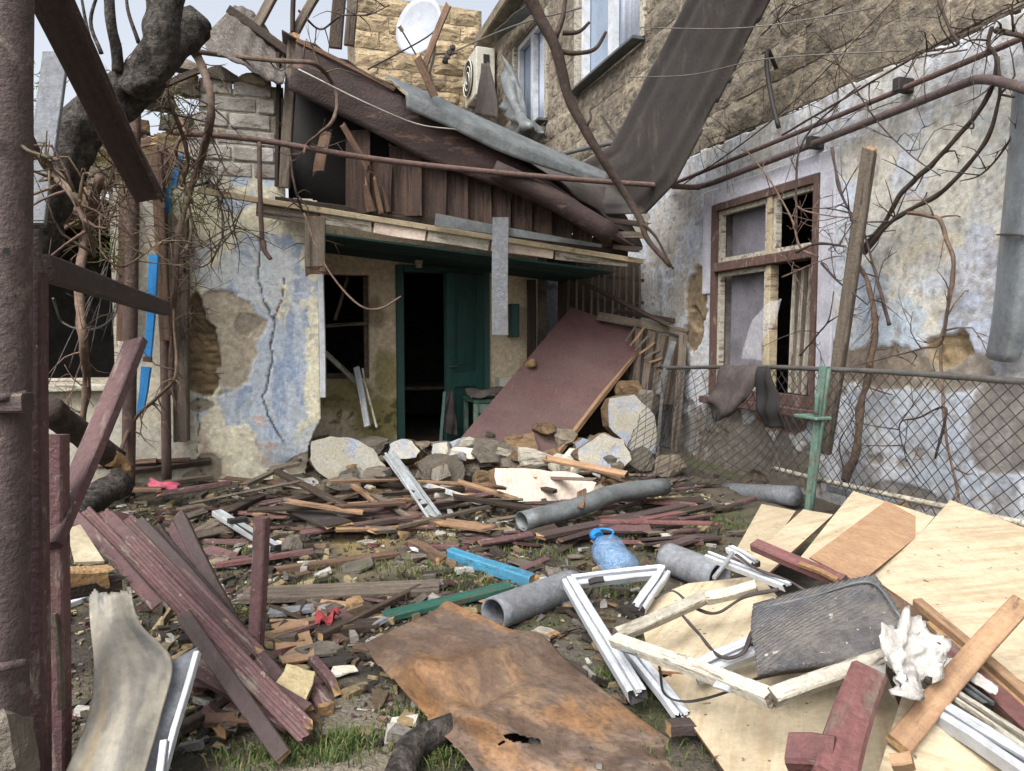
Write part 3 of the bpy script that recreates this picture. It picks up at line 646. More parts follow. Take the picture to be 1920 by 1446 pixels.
tube('handle', [leaf_pt(.08, 1.0, .017), leaf_pt(.08, 1.0, .05), leaf_pt(.22, 1.0, .05)], .008, mats='wire', parent=door)
# porch ceiling, eave, gable boards
EY = 6.5
eL, eR = PY(360, 352, EY), PY(1205, 490, EY)
def ez(x): s = (x-eL[0])/(eR[0]-eL[0]); return eL[2]+(eR[2]-eL[2])*s
for i in range(11):
    y0 = 6.56+i*.125
    p0, p1 = np.array([.30, y0+.06, ez(.30)-.20]), np.array([3.15, y0+.06, ez(3.15)-.13])
    board('ceiling_board', p0, p1, .118, .018, 'ceiling_green', parent=house, raw=None, jag=(0, .12))
board('eave_beam', PY(372, 357, EY), PY(1208, 492, EY), .05, .045, 'cream_paint', up='c', parent=house, jag=(0, .03))
edge = [(480, 392), (600, 410), (700, 428), (800, 444), (920, 462), (1040, 478), (1180, 494)]
for k, (a, b) in enumerate(zip(edge[:-1], edge[1:])):
    board('soffit_board', PY(a[0], a[1]-2, EY+.02), PY(b[0]-2, b[1]-2, EY+.02), .10 if k else .13, .02, ('grey_wood', 'white_peel', 'pink_paint', 'white_peel', 'pink_paint', 'white_peel')[k], up='c', parent=house, jag=(.01, .02))
board('lintel', PY(515, 385, EY+.10), PY(1175, 470, EY+.12), .15, .08, 'dark_wood', up='c', parent=house)
gb = [(672, 40, 240, 400, 'brown_wood'), (712, 38, 300, 396, 'dark_brown_board'), (762, 54, 268, 405, 'dark_brown_board'), (812, 44, 285, 410, 'dark_brown_board'), (856, 42, 300, 415, 'dark_brown_board'),
      (900, 42, 322, 425, 'dark_brown_board'), (940, 34, 340, 430, 'dark_brown_board'), (978, 36, 352, 436, 'dark_brown_board'), (1016, 36, 368, 442, 'dark_brown_board'), (1054, 36, 386, 450, 'dark_brown_board'),
      (1092, 36, 402, 456, 'dark_brown_board'), (1130, 36, 418, 462, 'dark_brown_board')]
for k, (px, w, ya, yb, m) in enumerate(gb):
    a, b = PY(px+random.uniform(-3, 3), ya, EY+.07+.006*(k % 2)), PY(px, yb, EY+.07+.006*(k % 2))
    board('cladding_board', b, a, w/FPX*6.8*1.06, .02, 'reddish_board', up='c', parent=house, jag=(.0, .10 if k < 3 else 0), warp=.003, raw='brown_wood')
for px, a, b, w in ((690, 330, 398, 16), (708, 320, 402, 10), (724, 345, 400, 8)):
    board('splinter', PY(px+6, b, EY+.02), PY(px-8, a, EY), w/FPX*6.8, .012, 'brown_wood', up='c', parent=house, jag=(.03, .12), taper=.4, raw='lath_wood')
# roof sheet behind the fascia + rafters
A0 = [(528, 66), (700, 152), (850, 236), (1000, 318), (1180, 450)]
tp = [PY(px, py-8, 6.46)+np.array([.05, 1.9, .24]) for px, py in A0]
sheet('attic_back', [[np.array([p[0], p[1], 2.1]) for p in tp], tp], 'attic_shade', nu=3, nv=12, thick=.05, fold=True, parent=house)  # panel put behind the attic opening, coloured as its shade
box('attic_side', (-.06, -.02, FY+.27, 8.3, 2.4, 3.45), 'attic_shade', parent=house)  # side of the attic, shade put into its colour too
A = [(556, 78), (700, 152), (850, 236), (1000, 318), (1180, 450)]
sheet('roof_sheet', [[PY(px, py-8, 6.46) for px, py in A0], [PY(px, py-8, 6.46)+np.array([.02, 1.0, .16]) for px, py in A0], [PY(px, py-8, 6.46)+np.array([.05, 2.1, .30]) for px, py in A0]],
      'fascia', nu=12, nv=24, thick=.012, disp=lambda u, v: .02*np.sin(v*60), parent=house)
Bv = [(540, 168), (680, 238), (800, 300), (960, 362), (1192, 470)]
sheet('fascia_board', [[PY(px, py, 6.42) for px, py in A], [PY((a[0]+b[0])/2, (a[1]+b[1])/2, 6.40) for a, b in zip(A, Bv)], [PY(px, py, 6.44) for px, py in Bv]],
      'fascia', nu=9, nv=40, thick=.03, fold=True, smooth=False, disp=lambda u, v: .008*np.sin(v*23)+.004*np.sin(v*41), parent=house)
for i, (a, b) in enumerate((((430, 20), (560, 110)), ((560, 92), (690, 170)))):
    board('rafter', PY(*a, 6.9+i*.2), PY(*b, 6.75+i*.2), .07, .08, 'dark_wood', up='c', parent=house)
board('ridge_strip', PY(556, 74, 6.40), PY(740, 168, 6.40), .035, .02, 'pipe_rust' if 0 else 'brown_wood', up='c', parent=house)
board('stud', PY(534, 352, 6.62), PY(550, 60, 6.62), .085, .06, 'grey_wood', up='c', parent=house, jag=(0, .2))
board('stud', PY(520, 350, 6.66), PY(522, 100, 6.66), .03, .05, 'dark_wood', up='c', parent=house)
# broken ledge: slate on the parapet
sheet('roof_slate', [[PY(440, 12, 6.95), PY(412, 40, 6.8), PY(384, 72, 6.6), PY(390, 98, 6.45)], [PY(470, 22, 6.95), PY(462, 62, 6.8), PY(450, 96, 6.6), PY(452, 122, 6.42)], [PY(505, 62, 6.95), PY(500, 92, 6.8), PY(496, 120, 6.6), PY(498, 150, 6.42)], [PY(536, 96, 6.95), PY(535, 118, 6.8), PY(534, 142, 6.6), PY(530, 160, 6.45)]],
      'slate', nu=22, nv=16, thick=.014, disp=lambda u, v: .008*np.sin(u*30), label='grey lichened roof slate tilted over the brick parapet', cat='slate')
for i, (a, b, w) in enumerate((((385, 132), (440, 142), .10), ((445, 140), (505, 150), .10), ((300, 120), (372, 118), .08))):
    rock('capstone', PY((a[0]+b[0])/2, (a[1]+b[1])/2+6, FY+.02), (.30, .26, .13), ('cement', 'limestone', 'mortar')[i], seed=40+i, parent=house)
# ================================================================== two-storey building on the right
RX = 4.0
bld = thing('two_storey_building', 'two-storey shell-limestone building with pale blue plaster at ground level', 'building', (5, 8, 0))
ZB = 3.14
def ruv(px, py): p = PX(px, py, RX); return -p[1], p[2]          # u runs towards the camera (-Y)
lw = (*ruv(1327, 745), *ruv(1536, 330))
LW = (-6.24, -4.76, .74, 2.57)
def right_fn(u, v):
    def b(px, py, rx, ry, **k):
        p = PX(px, py, RX); t = np.dot(p-CAM, FWD); c = ruv(px, py); e = ruv(px+rx, py)
        return blob(u, v, c[0], c[1], abs(e[0]-c[0]), ry*t/FPX, **k)
    def pt(px, py, rx, ry, **k):
        p = PX(px, py, RX); t = np.dot(p-CAM, FWD); c = ruv(px, py); e = ruv(px+rx, py)
        return patch(u, v, c[0], c[1], abs(e[0]-c[0]), ry*t/FPX, **k)
    n = fbm(u, v, 5, 401, 2.2); nf = fbm(u, v, 4, 403, 24); n2 = fbm(u, v, 5, 405, 5)
    col = np.zeros(u.shape+(3,))+L3(206, 211, 219, .9)
    col = lay(col, sstep(.42, .66, n)*.8, L3(206, 204, 196)); h = np.zeros(u.shape)
    for i, (px, py, rx, ry, c, a) in enumerate(((1690, 430, 120, 150, (216, 212, 196), .9), (1620, 330, 60, 50, (218, 210, 190), .8), (1830, 300, 60, 120, (214, 212, 200), .7), (1740, 500, 70, 46, (206, 194, 164), .55),
                                          (1700, 600, 150, 60, (180, 198, 216), .85), (1850, 560, 60, 120, (190, 198, 218), .8), (1590, 420, 26, 120, (204, 214, 232), .8), (1310, 450, 16, 60, (206, 216, 234), .8),
                                          (1250, 440, 40, 70, (196, 186, 172), .8), (1235, 540, 40, 60, (186, 178, 168), .8), (1640, 560, 40, 60, (168, 188, 212), .7), (1720, 820, 140, 90, (178, 190, 208), .8))):
        m = pt(px, py, rx, ry, seed=410+i, f=3.5); col = lay(col, m*a*.85, L3(*c)); h -= m*.0015
    chips_ = sstep(.60, .63, fbm(u, v, 5, 430, 7)); col = lay(col, chips_*.3, L3(178, 192, 208)); h -= chips_*.001
    chips_ = sstep(.63, .66, fbm(u, v, 5, 433, 9)); col = lay(col, chips_*.4, L3(182, 178, 168, .8)); h -= chips_*.002
    for i, (px, py, rx, ry, c, d, a) in enumerate(((1640, 690, 110, 42, (146, 132, 116), .010, .95), (1790, 690, 90, 44, (150, 138, 122), .010, .9), (1880, 800, 70, 90, (140, 130, 118), .008, .8), (1560, 700, 30, 60, (150, 138, 122), .01, .8),
                                         (1400, 880, 120, 100, (112, 102, 92), .02, .9), (1300, 860, 60, 100, (120, 112, 104), .02, .7), (1306, 560, 20, 60, (160, 140, 110), .035, 1), (1298, 620, 18, 40, (148, 128, 100), .04, 1),
                                         (1775, 660, 44, 30, (178, 156, 118), .03, 1), (1800, 640, 16, 24, (168, 146, 112), .03, 1), (1420, 930, 30, 40, (170, 150, 120), .03, .9), (1460, 780, 60, 30, (150, 112, 92), .02, .8), (1250, 690, 40, 60, (150, 140, 128), .01, .7), (1700, 930, 90, 20, (128, 118, 108), .01, .7))):
        m = b(px, py, rx, ry, seed=450+i, f=6); col = lay(col, m*a, L3(*c, .68)*(.7+.6*nf)[..., None]); h -= m*d*(.6+.8*n2)
    for i, (px, py, rx, ry) in enumerate(((1200, 420, 16, 30), (1720, 850, 12, 10), (1690, 870, 10, 10), (1640, 860, 14, 10))):
        m = b(px, py, rx, ry, seed=480+i, f=12); col = lay(col, m*.8, CEM*.7); h -= m*.01
    grime = sstep(.42, .7, fbm(u*1.5, v*.7, 5, 490, 3)); col = lay(col, grime*.16, L3(150, 142, 128, .7))
    low = sstep(.7, .2, v)*sstep(.38, .6, n2); col = lay(col, low*.6, L3(122, 112, 100, .65))
    drip = sstep(ZB-.7, ZB, v)*sstep(.45, .7, fbm(u*5, v*.6, 4, 493, 4)); col = lay(col, drip*.4, L3(140, 130, 118, .7))
    sp = sstep(.73, .77, vn(u*34, v*34, 0, 495)); col = lay(col, sp*.5, L3(160, 152, 140, .7))
    pit = sstep(.80, .84, vn(u*9, v*9, 0, 497)); col = lay(col, pit*.3, L3(104, 96, 88, .7)); h -= pit*.004
    return h+.012*(n-.5)+.003*nf, col*(.86+.28*nf)[..., None]
def right_keep(u, v):
    e = .05*(fbm(u, v, 3, 500, 6)-.5)
    return ~((u > LW[0]) & (u < LW[1]) & (v > LW[2]) & (v < LW[3])) & (v < ZB+e)
pw = wallgrid('plaster_wall', (RX, 0, 0), (0, -1, 0), (0, 0, 1), -9.2, -2.2, -.05, 3.25, .0155, right_keep, right_fn, .3, L3(150, 128, 100, .6), parent=bld)
mk('rear_wall', *join([boxgeo(RX+.02, RX+.3, 9.2, 15.0, -.05, 3.2), boxgeo(RX+.02, RX+.3, -3.0, 2.2, -.05, 3.2)]), 'plaster' if 0 else 'mortar', parent=bld, M=Matrix.Identity(4))
UW = [(7.82, 9.72, 4.74, 7.4), (11.05, 12.62, 4.74, 6.42)]
def hole_wall(y0, y1, z0, z1, holes, x0, x1):
    g = []; ys = sorted({y0, y1, *[h[0] for h in holes], *[h[1] for h in holes]})
    for a, b in zip(ys[:-1], ys[1:]):
        hs_ = [h for h in holes if h[0] <= a+1e-6 and h[1] >= b-1e-6]
        if not hs_: g.append(boxgeo(x0, x1, a, b, z0, z1))
        else:
            g.append(boxgeo(x0, x1, a, b, z0, hs_[0][2]))
            if hs_[0][3] < z1: g.append(boxgeo(x0, x1, a, b, hs_[0][3], z1))
    return join(g)
sw = mk('stone_wall', *hole_wall(-3, 15.0, ZB+.03, 7.4, UW, RX+.035, RX+.4), 'mortar', parent=bld, M=Matrix.Identity(4))
tw = mk('stone_wall', *boxgeo(1.36, RX+.034, 14.96, 15.4, 0, 8.0), 'mortar', parent=bld, M=Matrix.Identity(4))
def stone_mesh(seed):
    r_ = random.Random(seed); nu, nv = 6, 4; V, F = [], []
    for i in range(nu):
        for j in range(nv):
            e = i in (0, nu-1) or j in (0, nv-1)
            x = -.5+i/(nu-1)+(r_.uniform(-.03, .03) if 1 else 0); zz = -.5+j/(nv-1)+r_.uniform(-.05, .05)
            V.append((x, -.06 if e else -1.0+r_.uniform(-.35, .35) if not (i in (1, nu-2) or j in (1, nv-2)) else -.8+r_.uniform(-.35, .25), zz))
    for i in range(nu-1):
        for j in range(nv-1): a = i*nv+j; F.append((a, a+nv, a+nv+1, a+1))
    m = len(V); bi = [0*nv+0, (nu-1)*nv, (nu-1)*nv+nv-1, nv-1]
    ring = [i*nv for i in range(nu)]+[(nu-1)*nv+j for j in range(1, nv)]+[i*nv+nv-1 for i in range(nu-2, -1, -1)]+[j for j in range(nv-2, 0, -1)]
    for i in ring: V.append((V[i][0], .5, V[i][2]))
    k = len(ring)
    for a in range(k): F.append((ring[(a+1) % k], ring[a], m+a, m+(a+1) % k))
    me = bpy.data.meshes.new('stone_block'); me.from_pydata(V, [], F); me.update(); return me
SM = [stone_mesh(s) for s in range(9)]; SMP = []
for m_ in SM: p_ = m_.copy(); p_.materials.append(MATS['pale_limestone']); m_.materials.append(MATS['limestone']); SMP.append(p_)
def put_stone(me, M, parent):
    o = bpy.data.objects.new('stone_block', me); scene.collection.objects.link(o); o.parent = parent
    o.matrix_parent_inverse = WM[parent.name].inverted(); o.matrix_basis = M
r = random.Random(11); nst = 0
z = ZB+.03; row = 0
while z < 6.9:
    hgt = .30; y = 2.0+(.3 if row % 2 else 0)
    while y < 14.9:
        w = r.uniform(.48, .68); a, b = y, min(y+w, 14.95); y += w
        c = np.array([RX, (a+b)/2, z+hgt/2]); s = np.dot(c-CAM, UPV)/np.dot(c-CAM, FWD); sx_ = np.dot(c-CAM, RGT)/np.dot(c-CAM, FWD)
        if 723-s*FPX < -60 or 960+sx_*FPX > 2000 or 960+sx_*FPX < 860: continue
        parts_ = [(a, b)]
        for h in UW:
            if z+hgt > h[2]+.05 and z < h[3]-.05:
                parts_ = [q_ for (p, q) in parts_ for q_ in ((p, min(q, h[0])), (max(p, h[1]), q)) if q_[1]-q_[0] > .08]
        for (p, q_) in parts_:
            zz1 = z+hgt
            M = Matrix.Translation((RX+.03, (p+q_)/2, z+hgt/2)) @ Matrix.Rotation(math.radians(-90), 4, 'Z') @ Matrix.Diagonal((q_-p-.010, .024*r.uniform(.3, 1.5), hgt-.010, 1))
            put_stone(SM[r.randrange(9)], M, sw); nst += 1
    z += hgt; row += 1
z = 2.9; row = 0
while z < 7.9:
    hgt = .34; x = 1.1+(.35 if row % 2 else 0)
    while x < RX:
        w = r.uniform(.6, .85); a, b = max(x, 1.36), min(x+w, RX-.02); x += w
        if b-a < .1: continue
        put_stone(SMP[r.randrange(9)], Matrix.Translation(((a+b)/2, 14.955, z+hgt/2)) @ Matrix.Diagonal((b-a-.014, .05*r.uniform(.5, 1.4), hgt-.014, 1)), tw); nst += 1
    z += hgt; row += 1
# upper windows
for k, (y0, y1, z0, z1) in enumerate(UW):
    w = mk('window', *boxgeo(RX+.16, RX+.17, y0+.01, y1-.01, z0+.01, z1-.01), 'glass', parent=bld, M=Matrix.Identity(4))
    xs = (RX+.06, RX+.15); fr = []
    for a, b in ((y0, y0+.10), (y1-.10, y1), ((y0+y1)/2-.07, (y0+y1)/2+.07)): fr.append(boxgeo(*xs, a, b, z0+.09, z1-.09))
    fr += [boxgeo(*xs, y0, y1, z0, z0+.088), boxgeo(*xs, y0, y1, z1-.088, z1)]
    mk('frame', *join(fr), 'pvc', parent=w, M=Matrix.Identity(4))
    board('sill', np.array([RX-.06, y0-.08, z0-.02]), np.array([RX-.06, y1+.08, z0-.02]), .16, .035, 'dull_zinc', parent=w, raw=None)
    sheet('curtain', [[(RX+.155, y0+.12, z0+.1), (RX+.155, (y0+y1)/2-.1, z0+.1)], [(RX+.155, y0+.12, z1-.1), (RX+.155, (y0+y1)/2-.1, z1-.1)]], 'curtain', nu=4, nv=30, thick=.002, disp=lambda u, v: .004*np.sin(v*50), parent=w)
    box('reveal', (RX-.012, RX+.059, y1-.001, y1+.10, z0, z1), 'white_peel', parent=w)
    box('reveal', (RX-.012, RX+.059, y0-.10, y0+.001, z0, z1), 'white_peel', parent=w)
# ground-floor window: peeling double casement
y0, y1, z0, z1 = -LW[1], -LW[0], LW[2], LW[3]
def fr(b): return boxgeo(*b)
win = mk('window', *join([boxgeo(RX-.03, RX+.10, y0, y0+.06, z0, z1), boxgeo(RX-.03, RX+.10, y1-.07, y1, z0, z1), boxgeo(RX-.028, RX+.10, y0+.061, y1-.071, z1-.06, z1), boxgeo(RX-.028, RX+.1, y0+.061, y1-.071, z0, z0+.09)]), 'red_brown_peel', parent=bld, M=Matrix.Identity(4))
zt_ = 1.93; ym = y0+.62
box('transom', (RX-.045, RX+.09, y0+.062, y1-.072, zt_, zt_+.085), 'red_brown_peel', parent=win)
box('mullion', (RX-.012, RX+.08, ym-.03, ym+.035, z0+.091, zt_-.001), 'cream_paint', parent=win)
box('mullion', (RX-.012, RX+.08, ym-.03, ym+.035, zt_+.086, z1-.061), 'cream_paint', parent=win)
for a, b, c, d in ((ym+.037, y1-.073, zt_+.088, z1-.063), (y0+.063, ym-.032, zt_+.088, z1-.063), (ym+.037, y1-.073, z0+.093, zt_-.003)):
    s = .042
    mk('sash', *join([boxgeo(RX+.01, RX+.06, a, a+s, c, d), boxgeo(RX+.01, RX+.06, b-s, b, c, d), boxgeo(RX+.011, RX+.06, a+s, b-s, c, c+s), boxgeo(RX+.011, RX+.06, a+s, b-s, d-s, d)]), 'white_peel', parent=win, M=Matrix.Identity(4))
# open inner casement seen edge-on with grey strips
for k in range(5):
    board('shutter_slat', np.array([RX+.05+.015*k, y0+.20+.062*k, z0+.1]), np.array([RX+.07+.015*k, y0+.17+.066*k, zt_-.05]), .045, .02, 'grey_wood' if k % 2 else 'white_peel', up='c', parent=win, raw=None)
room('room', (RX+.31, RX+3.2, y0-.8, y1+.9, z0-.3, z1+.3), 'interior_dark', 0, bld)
box('inner_panel', (RX+.12, RX+.14, y1-.80, y1-.13, z0+.01, z1-.01), 'grey_board', parent=bld)
box('sill', (RX-.10, RX-.031, y0-.06, y1+.06, z0-.07, z0-.002), 'red_brown_peel', parent=win)
box('surround', (RX-.022, RX+.01, y0-.17, y0-.002, z0, z1+.16), 'interior_pale', parent=win, bev=.008)
box('surround', (RX-.022, RX+.01, y1+.002, y1+.16, zt_-.2, z1+.16), 'interior_pale', parent=win, bev=.008)
box('surround', (RX-.021, RX+.01, y0-.001, y1+.001, z1+.003, z1+.159), 'interior_pale', parent=win, bev=.008)
# cornice at the corner
board('cornice', np.array([3.9, 14.5, 7.15]), np.array([3.9, 10.2, 7.15]), .3, .22, 'mortar', parent=bld, raw=None)
# ================================================================== collapsed roof pieces
def dp(w_px, t): return w_px*t/FPX
fl = [(718, 138), (800, 172), (930, 232), (1050, 285), (1146, 326)]; fm_ = [(760, 172), (830, 205), (945, 258), (1056, 306), (1140, 336)]; fb = [(762, 204), (840, 238), (950, 290), (1060, 326), (1128, 345)]
FYY = 6.28
sheet('roof_flashing', [[PY(*p, FYY+.22) for p in fl], [PY(*p, FYY) for p in fm_], [PY(*p, FYY+.01) for p in fb]], 'dull_zinc', nu=9, nv=40, thick=.004,
      fold=True, smooth=False, label='long bent grey metal flashing lying on the sagging porch roof', cat='flashing')
tube('porch_log', [PY(925, 318, 6.28), PY(1030, 370, 6.22), PY(1150, 442, 6.16)], .085, .098, 'brown_wood' if 0 else 'fascia', sides=16, rough=.05, label='thick red-brown round timber slanting down at the porch roof end', cat='log')
R_ = [((940, 278, 8.3), (1120, 408, 7.2)), ((1080, 306, 7.75), (1216, 404, 6.9))]
a0_, b0_, a1_, b1_ = np.array((1142, 272, 7.3)), np.array((1272, 345, 6.5)), np.array((1334, -100, 5.75)), np.array((1508, -110, 5.0))
R_ += [(tuple(a0_+(a1_-a0_)*q), tuple(b0_+(b1_-b0_)*q)) for q in (0, .25, .5, .75, 1.0, 1.35)]
def rowpt(a, b, n=5):
    A_, B_ = D(*a), D(*b); c = (A_+B_)/2
    return [A_+(B_-A_)*s+(-nrm(CAM-c))*(-.03)*math.sin(s*math.pi) for s in np.linspace(0, 1, n)]
sheet('roof_sheet_curl', [rowpt(a, b) for a, b in R_], 'dark_sheet', nu=64, nv=40, thick=.006, fold=True, smooth=False,
      disp=lambda u, v: .018*np.exp(-((v-.18)/.05)**2)-.015*np.exp(-((v-.82)/.05)**2)+.03*sstep(.06, .0, v)-.012*np.abs(((v*5+.2*np.sin(u*9)) % 1)-.5)+.006*(fbm(u*9, v*3, 3, 44, 1)-.5), keep=lambda u, v: (v > .03*fbm(u*14, 0*v, 3, 46, 1)) & (v < 1-.05*fbm(u*11, 0*v, 3, 48, 1)), label='huge dark roof sheet torn loose and curling up against the building', cat='metal sheet')
sheet('torn_roofing', [[PY(905, 288, 6.7), PY(1000, 330, 6.7), PY(1135, 350, 6.8)], [PY(940, 320, 6.5), PY(1040, 380, 6.5), PY(1200, 452, 6.55)], [PY(1000, 362, 6.45), PY(1080, 412, 6.4), PY(1205, 468, 6.5)]], 'dark_sheet', nu=16, nv=20, thick=.008,
      disp=lambda u, v: .02*np.sin(v*19+u*5), label='black torn roofing felt under the red-brown round timber', cat='roofing felt')
for i, (a, b, w, m, lb) in enumerate((((1130, 412), (1222, 424), .05, 'dark_wood', 'charred plank end sticking out at the porch corner, uppermost'), ((1120, 440), (1215, 442), .06, 'grey_wood', 'grey splintered plank end at the porch corner below the charred one'), ((1150, 462), (1206, 470), .05, 'dark_wood', 'dark broken rafter tip lowest at the porch corner'))):
    board('roof_plank', PY(*a, 6.5), PY(*b, 6.36), w, .03, m, up='c', jag=(.01, .10), label=lb)
board('grey_trim_board', PY(816, 412, 6.38), PY(1128, 462, 6.38), .11, .022, 'dull_zinc', up='c', taper=.25, raw=None, label='grey tapering metal trim nailed along the porch eave', cat='trim')
board('hanging_board', PY(938, 408, 6.33), PY(938, 628, 6.30), .145, .025, 'asbestos', up='c', raw=None, label='grey painted board hanging straight down from the porch eave', cat='board')
for i, (a, b, w, m, lb) in enumerate((((590, 405), (592, 520), .17, 'grey_wood', 'short weathered plank hanging at the pillar top beside the porch'), ((612, 245), (595, 335), .09, 'brown_wood', 'splintered plank stub dangling before the dark attic gap'),
        ((640, 232), (700, 330), .05, 'brown_wood', 'thin brown stick slanting across the attic opening'))):
    board('loose_plank', PY(*a, 6.36), PY(*b, 6.36), w, .022, m, up='c', jag=(.04, .10), label=lb, raw='brown_wood')
board('roof_stick', PY(842, 6, 6.5), PY(792, 132, 6.3), .055, .03, 'brown_wood', up='c', jag=(.05, .02), label='thin brown batten leaning before the satellite dish', cat='batten')
board('roof_stick', PY(778, 98, 6.25), PY(815, 182, 6.25), .07, .03, 'brown_wood', up='c', jag=(.06, .02), label='short brown batten stub standing on the metal flashing', cat='batten')
for i, (a, b, w, Y, lb) in enumerate((((480, 50), (520, -20), .08, 6.9, 'grey roof batten against the sky left of the attic stud'), ((548, 70), (600, -20), .07, 6.7, 'grey rafter stub slanting up right beside the attic stud'), ((628, 90), (640, -30), .12, 7.4, 'wide dark plank standing upright at the tan wall edge'), ((655, 85), (662, -20), .10, 7.6, 'grey weathered plank standing upright against the tan wall'), ((548, 60), (552, -30), .03, 6.65, 'thin dark rod standing on the attic stud'))):
    board('rafter_stub', PY(*a, Y), PY(*b, Y), w, .05, 'grey_wood' if i in (0, 1, 3) else 'dark_wood', up='c', jag=(0, .05), label=lb, cat='rafter')
# crumpled zinc hanging on the upper wall
sheet('crumpled_zinc', [[PX(948, 110, 3.8), PX(970, 150, 3.9), PX(985, 190, 3.93)], [PX(940, 160, 3.7), PX(975, 200, 3.8), PX(1000, 240, 3.9)], [PX(945, 215, 3.75), PX(985, 235, 3.6), PX(1020, 250, 3.85)], [PX(958, 262, 3.85), PX(985, 250, 3.7), PX(1022, 268, 3.9)]], 'dull_zinc', nu=15, nv=11, thick=.006,
      disp=lambda u, v: .24*(fbm(u*9, v*6, 1, 5, 1)-.5), keep=lambda u, v: fbm(u*5, v*5, 2, 15, 1)+.8*np.minimum(np.minimum(u, 1-u), np.minimum(v, 1-v)) > .40, smooth=False, label='crumpled shiny zinc sheet hanging below the upper window', cat='metal sheet')
sheet('window_hood', [[PX(925, 60, 3.6), PX(960, 30, 3.6), PX(1000, 0, 3.6)], [PX(930, 80, 3.9), PX(962, 52, 3.93), PX(1003, 24, 3.95)]], 'dull_zinc', nu=6, nv=10, thick=.01, disp=lambda u, v: .08*(fbm(u*4, v*4, 2, 9, 1)-.5), smooth=False, label='bent grey tin hood over the left upper window', cat='hood')
sheet('cloth_rag', [[PX(905, 120, 3.7), PX(918, 118, 3.75)], [PX(900, 170, 3.65), PX(925, 170, 3.75)], [PX(890, 215, 3.6), PX(930, 222, 3.75)]], 'dark_cloth', nu=16, nv=8, thick=.01, disp=lambda u, v: .05*np.sin(v*9+u*3), label='dark rag hanging beside the air conditioner', cat='rag')
# satellite dish
dc = PY(790, 55, 13.4); dn = nrm(np.array([-.62, -.74, .20])); dx_ = nrm(np.cross(np.array([0, 0, 1.]), dn)); dz_ = np.cross(dn, dx_)
dish = thing('satellite_dish', 'large pale grey satellite dish mounted on the tan stone wall', 'satellite dish', tuple(dc))
V, F, nr, ns = [], [], 7, 40
for s_ in (0, .012):
    for i in range(nr):
        rr = i/(nr-1)
        for j in range(ns):
            th = 2*math.pi*j/ns; V.append(dc+dx_*.46*rr*math.cos(th)+dz_*.56*rr*math.sin(th)+dn*(.11*rr*rr-s_))
m_ = nr*ns
for i in range(nr-1):
    for j in range(ns):
        a, b = i*ns+j, i*ns+(j+1) % ns; F.append((a, b, b+ns, a+ns)); F.append((a+m_+ns, b+m_+ns, b+m_, a+m_))
for j in range(ns): a, b = (nr-1)*ns+j, (nr-1)*ns+(j+1) % ns; F.append((a, b, b+m_, a+m_))
mk('reflector', V, F, 'dish_white', parent=dish, smooth=True)
tube('feed_arm', [dc-dz_*.54+dn*.10, dc-dz_*.40+dn*.62], .014, mats='galvanised', parent=dish)
tube('mount', [dc-dn*.012, dc-dn*.30+np.array([.1, 0, -.1]), np.array([dc[0]+.45, 14.96, dc[2]-.2])], .03, mats='galvanised', parent=dish)
mk('converter', *tube_geo([dc-dz_*.40+dn*.60, dc-dz_*.38+dn*.72], .035), 'ac_white', parent=dish)
# air conditioner
a0 = PX(893, 145, 3.72)
ac = thing('air_conditioner', 'dusty white air conditioner unit hung on the stone wall', 'air conditioner', tuple(a0))
ax, ay, az = 3.62, a0[1], a0[2]
box('casing', (ax-.02, 3.98, ay-.45, ay+.45, az-.48, az+.42), 'ac_white', bev=.02, parent=ac)
V, F = tube_geo([(ax-.02, ay+.08, az-.02), (ax-.05, ay+.08, az-.02)], .33, sides=28, n=2); mk('fan_grille', V, F, 'black', parent=ac)
mk('fan_ring', *join([tube_geo([(ax-.06, ay+.08+rr*math.cos(k*math.pi/8), az-.02+rr*math.sin(k*math.pi/8)) for k in range(17)], .012, sides=5) for rr in (.11, .22, .335)]), 'ac_white', parent=ac, smooth=True)
box('side_port', (3.74, 3.86, ay-.47, ay-.451, az+.12, az+.28), 'black', parent=ac)
for s in (-.3, .3): box('bracket', (3.58, 3.99, ay+s-.02, ay+s+.02, az-.53, az-.482), 'galvanised', parent=ac)
# wall fitting with small bulbs below the dish
f0 = PY(838, 102, 14.7); wf = thing('cable_bracket', 'small dark cable bracket with round insulators right of the dish', 'bracket', tuple(f0))
tube('arm', [f0+np.array([-.3, -.2, -.1]), f0+np.array([.25, .2, .12])], .02, mats='wire', parent=wf)
for k in range(4): rock('insulator', f0+np.array([.05*k-.05, -.05, .09*k-.15]), (.12, .12, .14), 'dark_wire', seed=70+k, parent=wf)
# ================================================================== pipes and wires
gas = thing('gas_pipe', 'thin rusty gas pipe running across the house front with one drop', 'pipe', tuple(PY(340, 250, 6.25)))
tube('pipe', [PY(325, 248, 6.28), PY(480, 262, 6.28), PY(700, 298, 6.22), PY(945, 325, 6.15), PY(1150, 342, 6.15), PY(1312, 352, 6.12)], .024, mats='pipe_rust', parent=gas, sides=10)
tube('drop', [PY(486, 262, 6.28), PY(487, 330, 6.28), PY(489, 400, 6.30), PY(492, 455, 6.32)], .02, mats='pipe_rust', parent=gas, sides=10)
tube('valve', [PY(492, 452, 6.32), PY(496, 470, 6.3), PY(508, 486, 6.28)], .026, .016, 'pipe_rust', parent=gas, rough=.5)
tube('wall_pipe', [PX(1250, 350, 3.93), PX(1560, 222, 3.92), PX(1760, 138, 3.92), PX(1990, 40, 3.92)], .019, mats='pipe_rust', sides=10, label='thinner rusty pipe slanting along the blue wall, upper of two', cat='pipe')
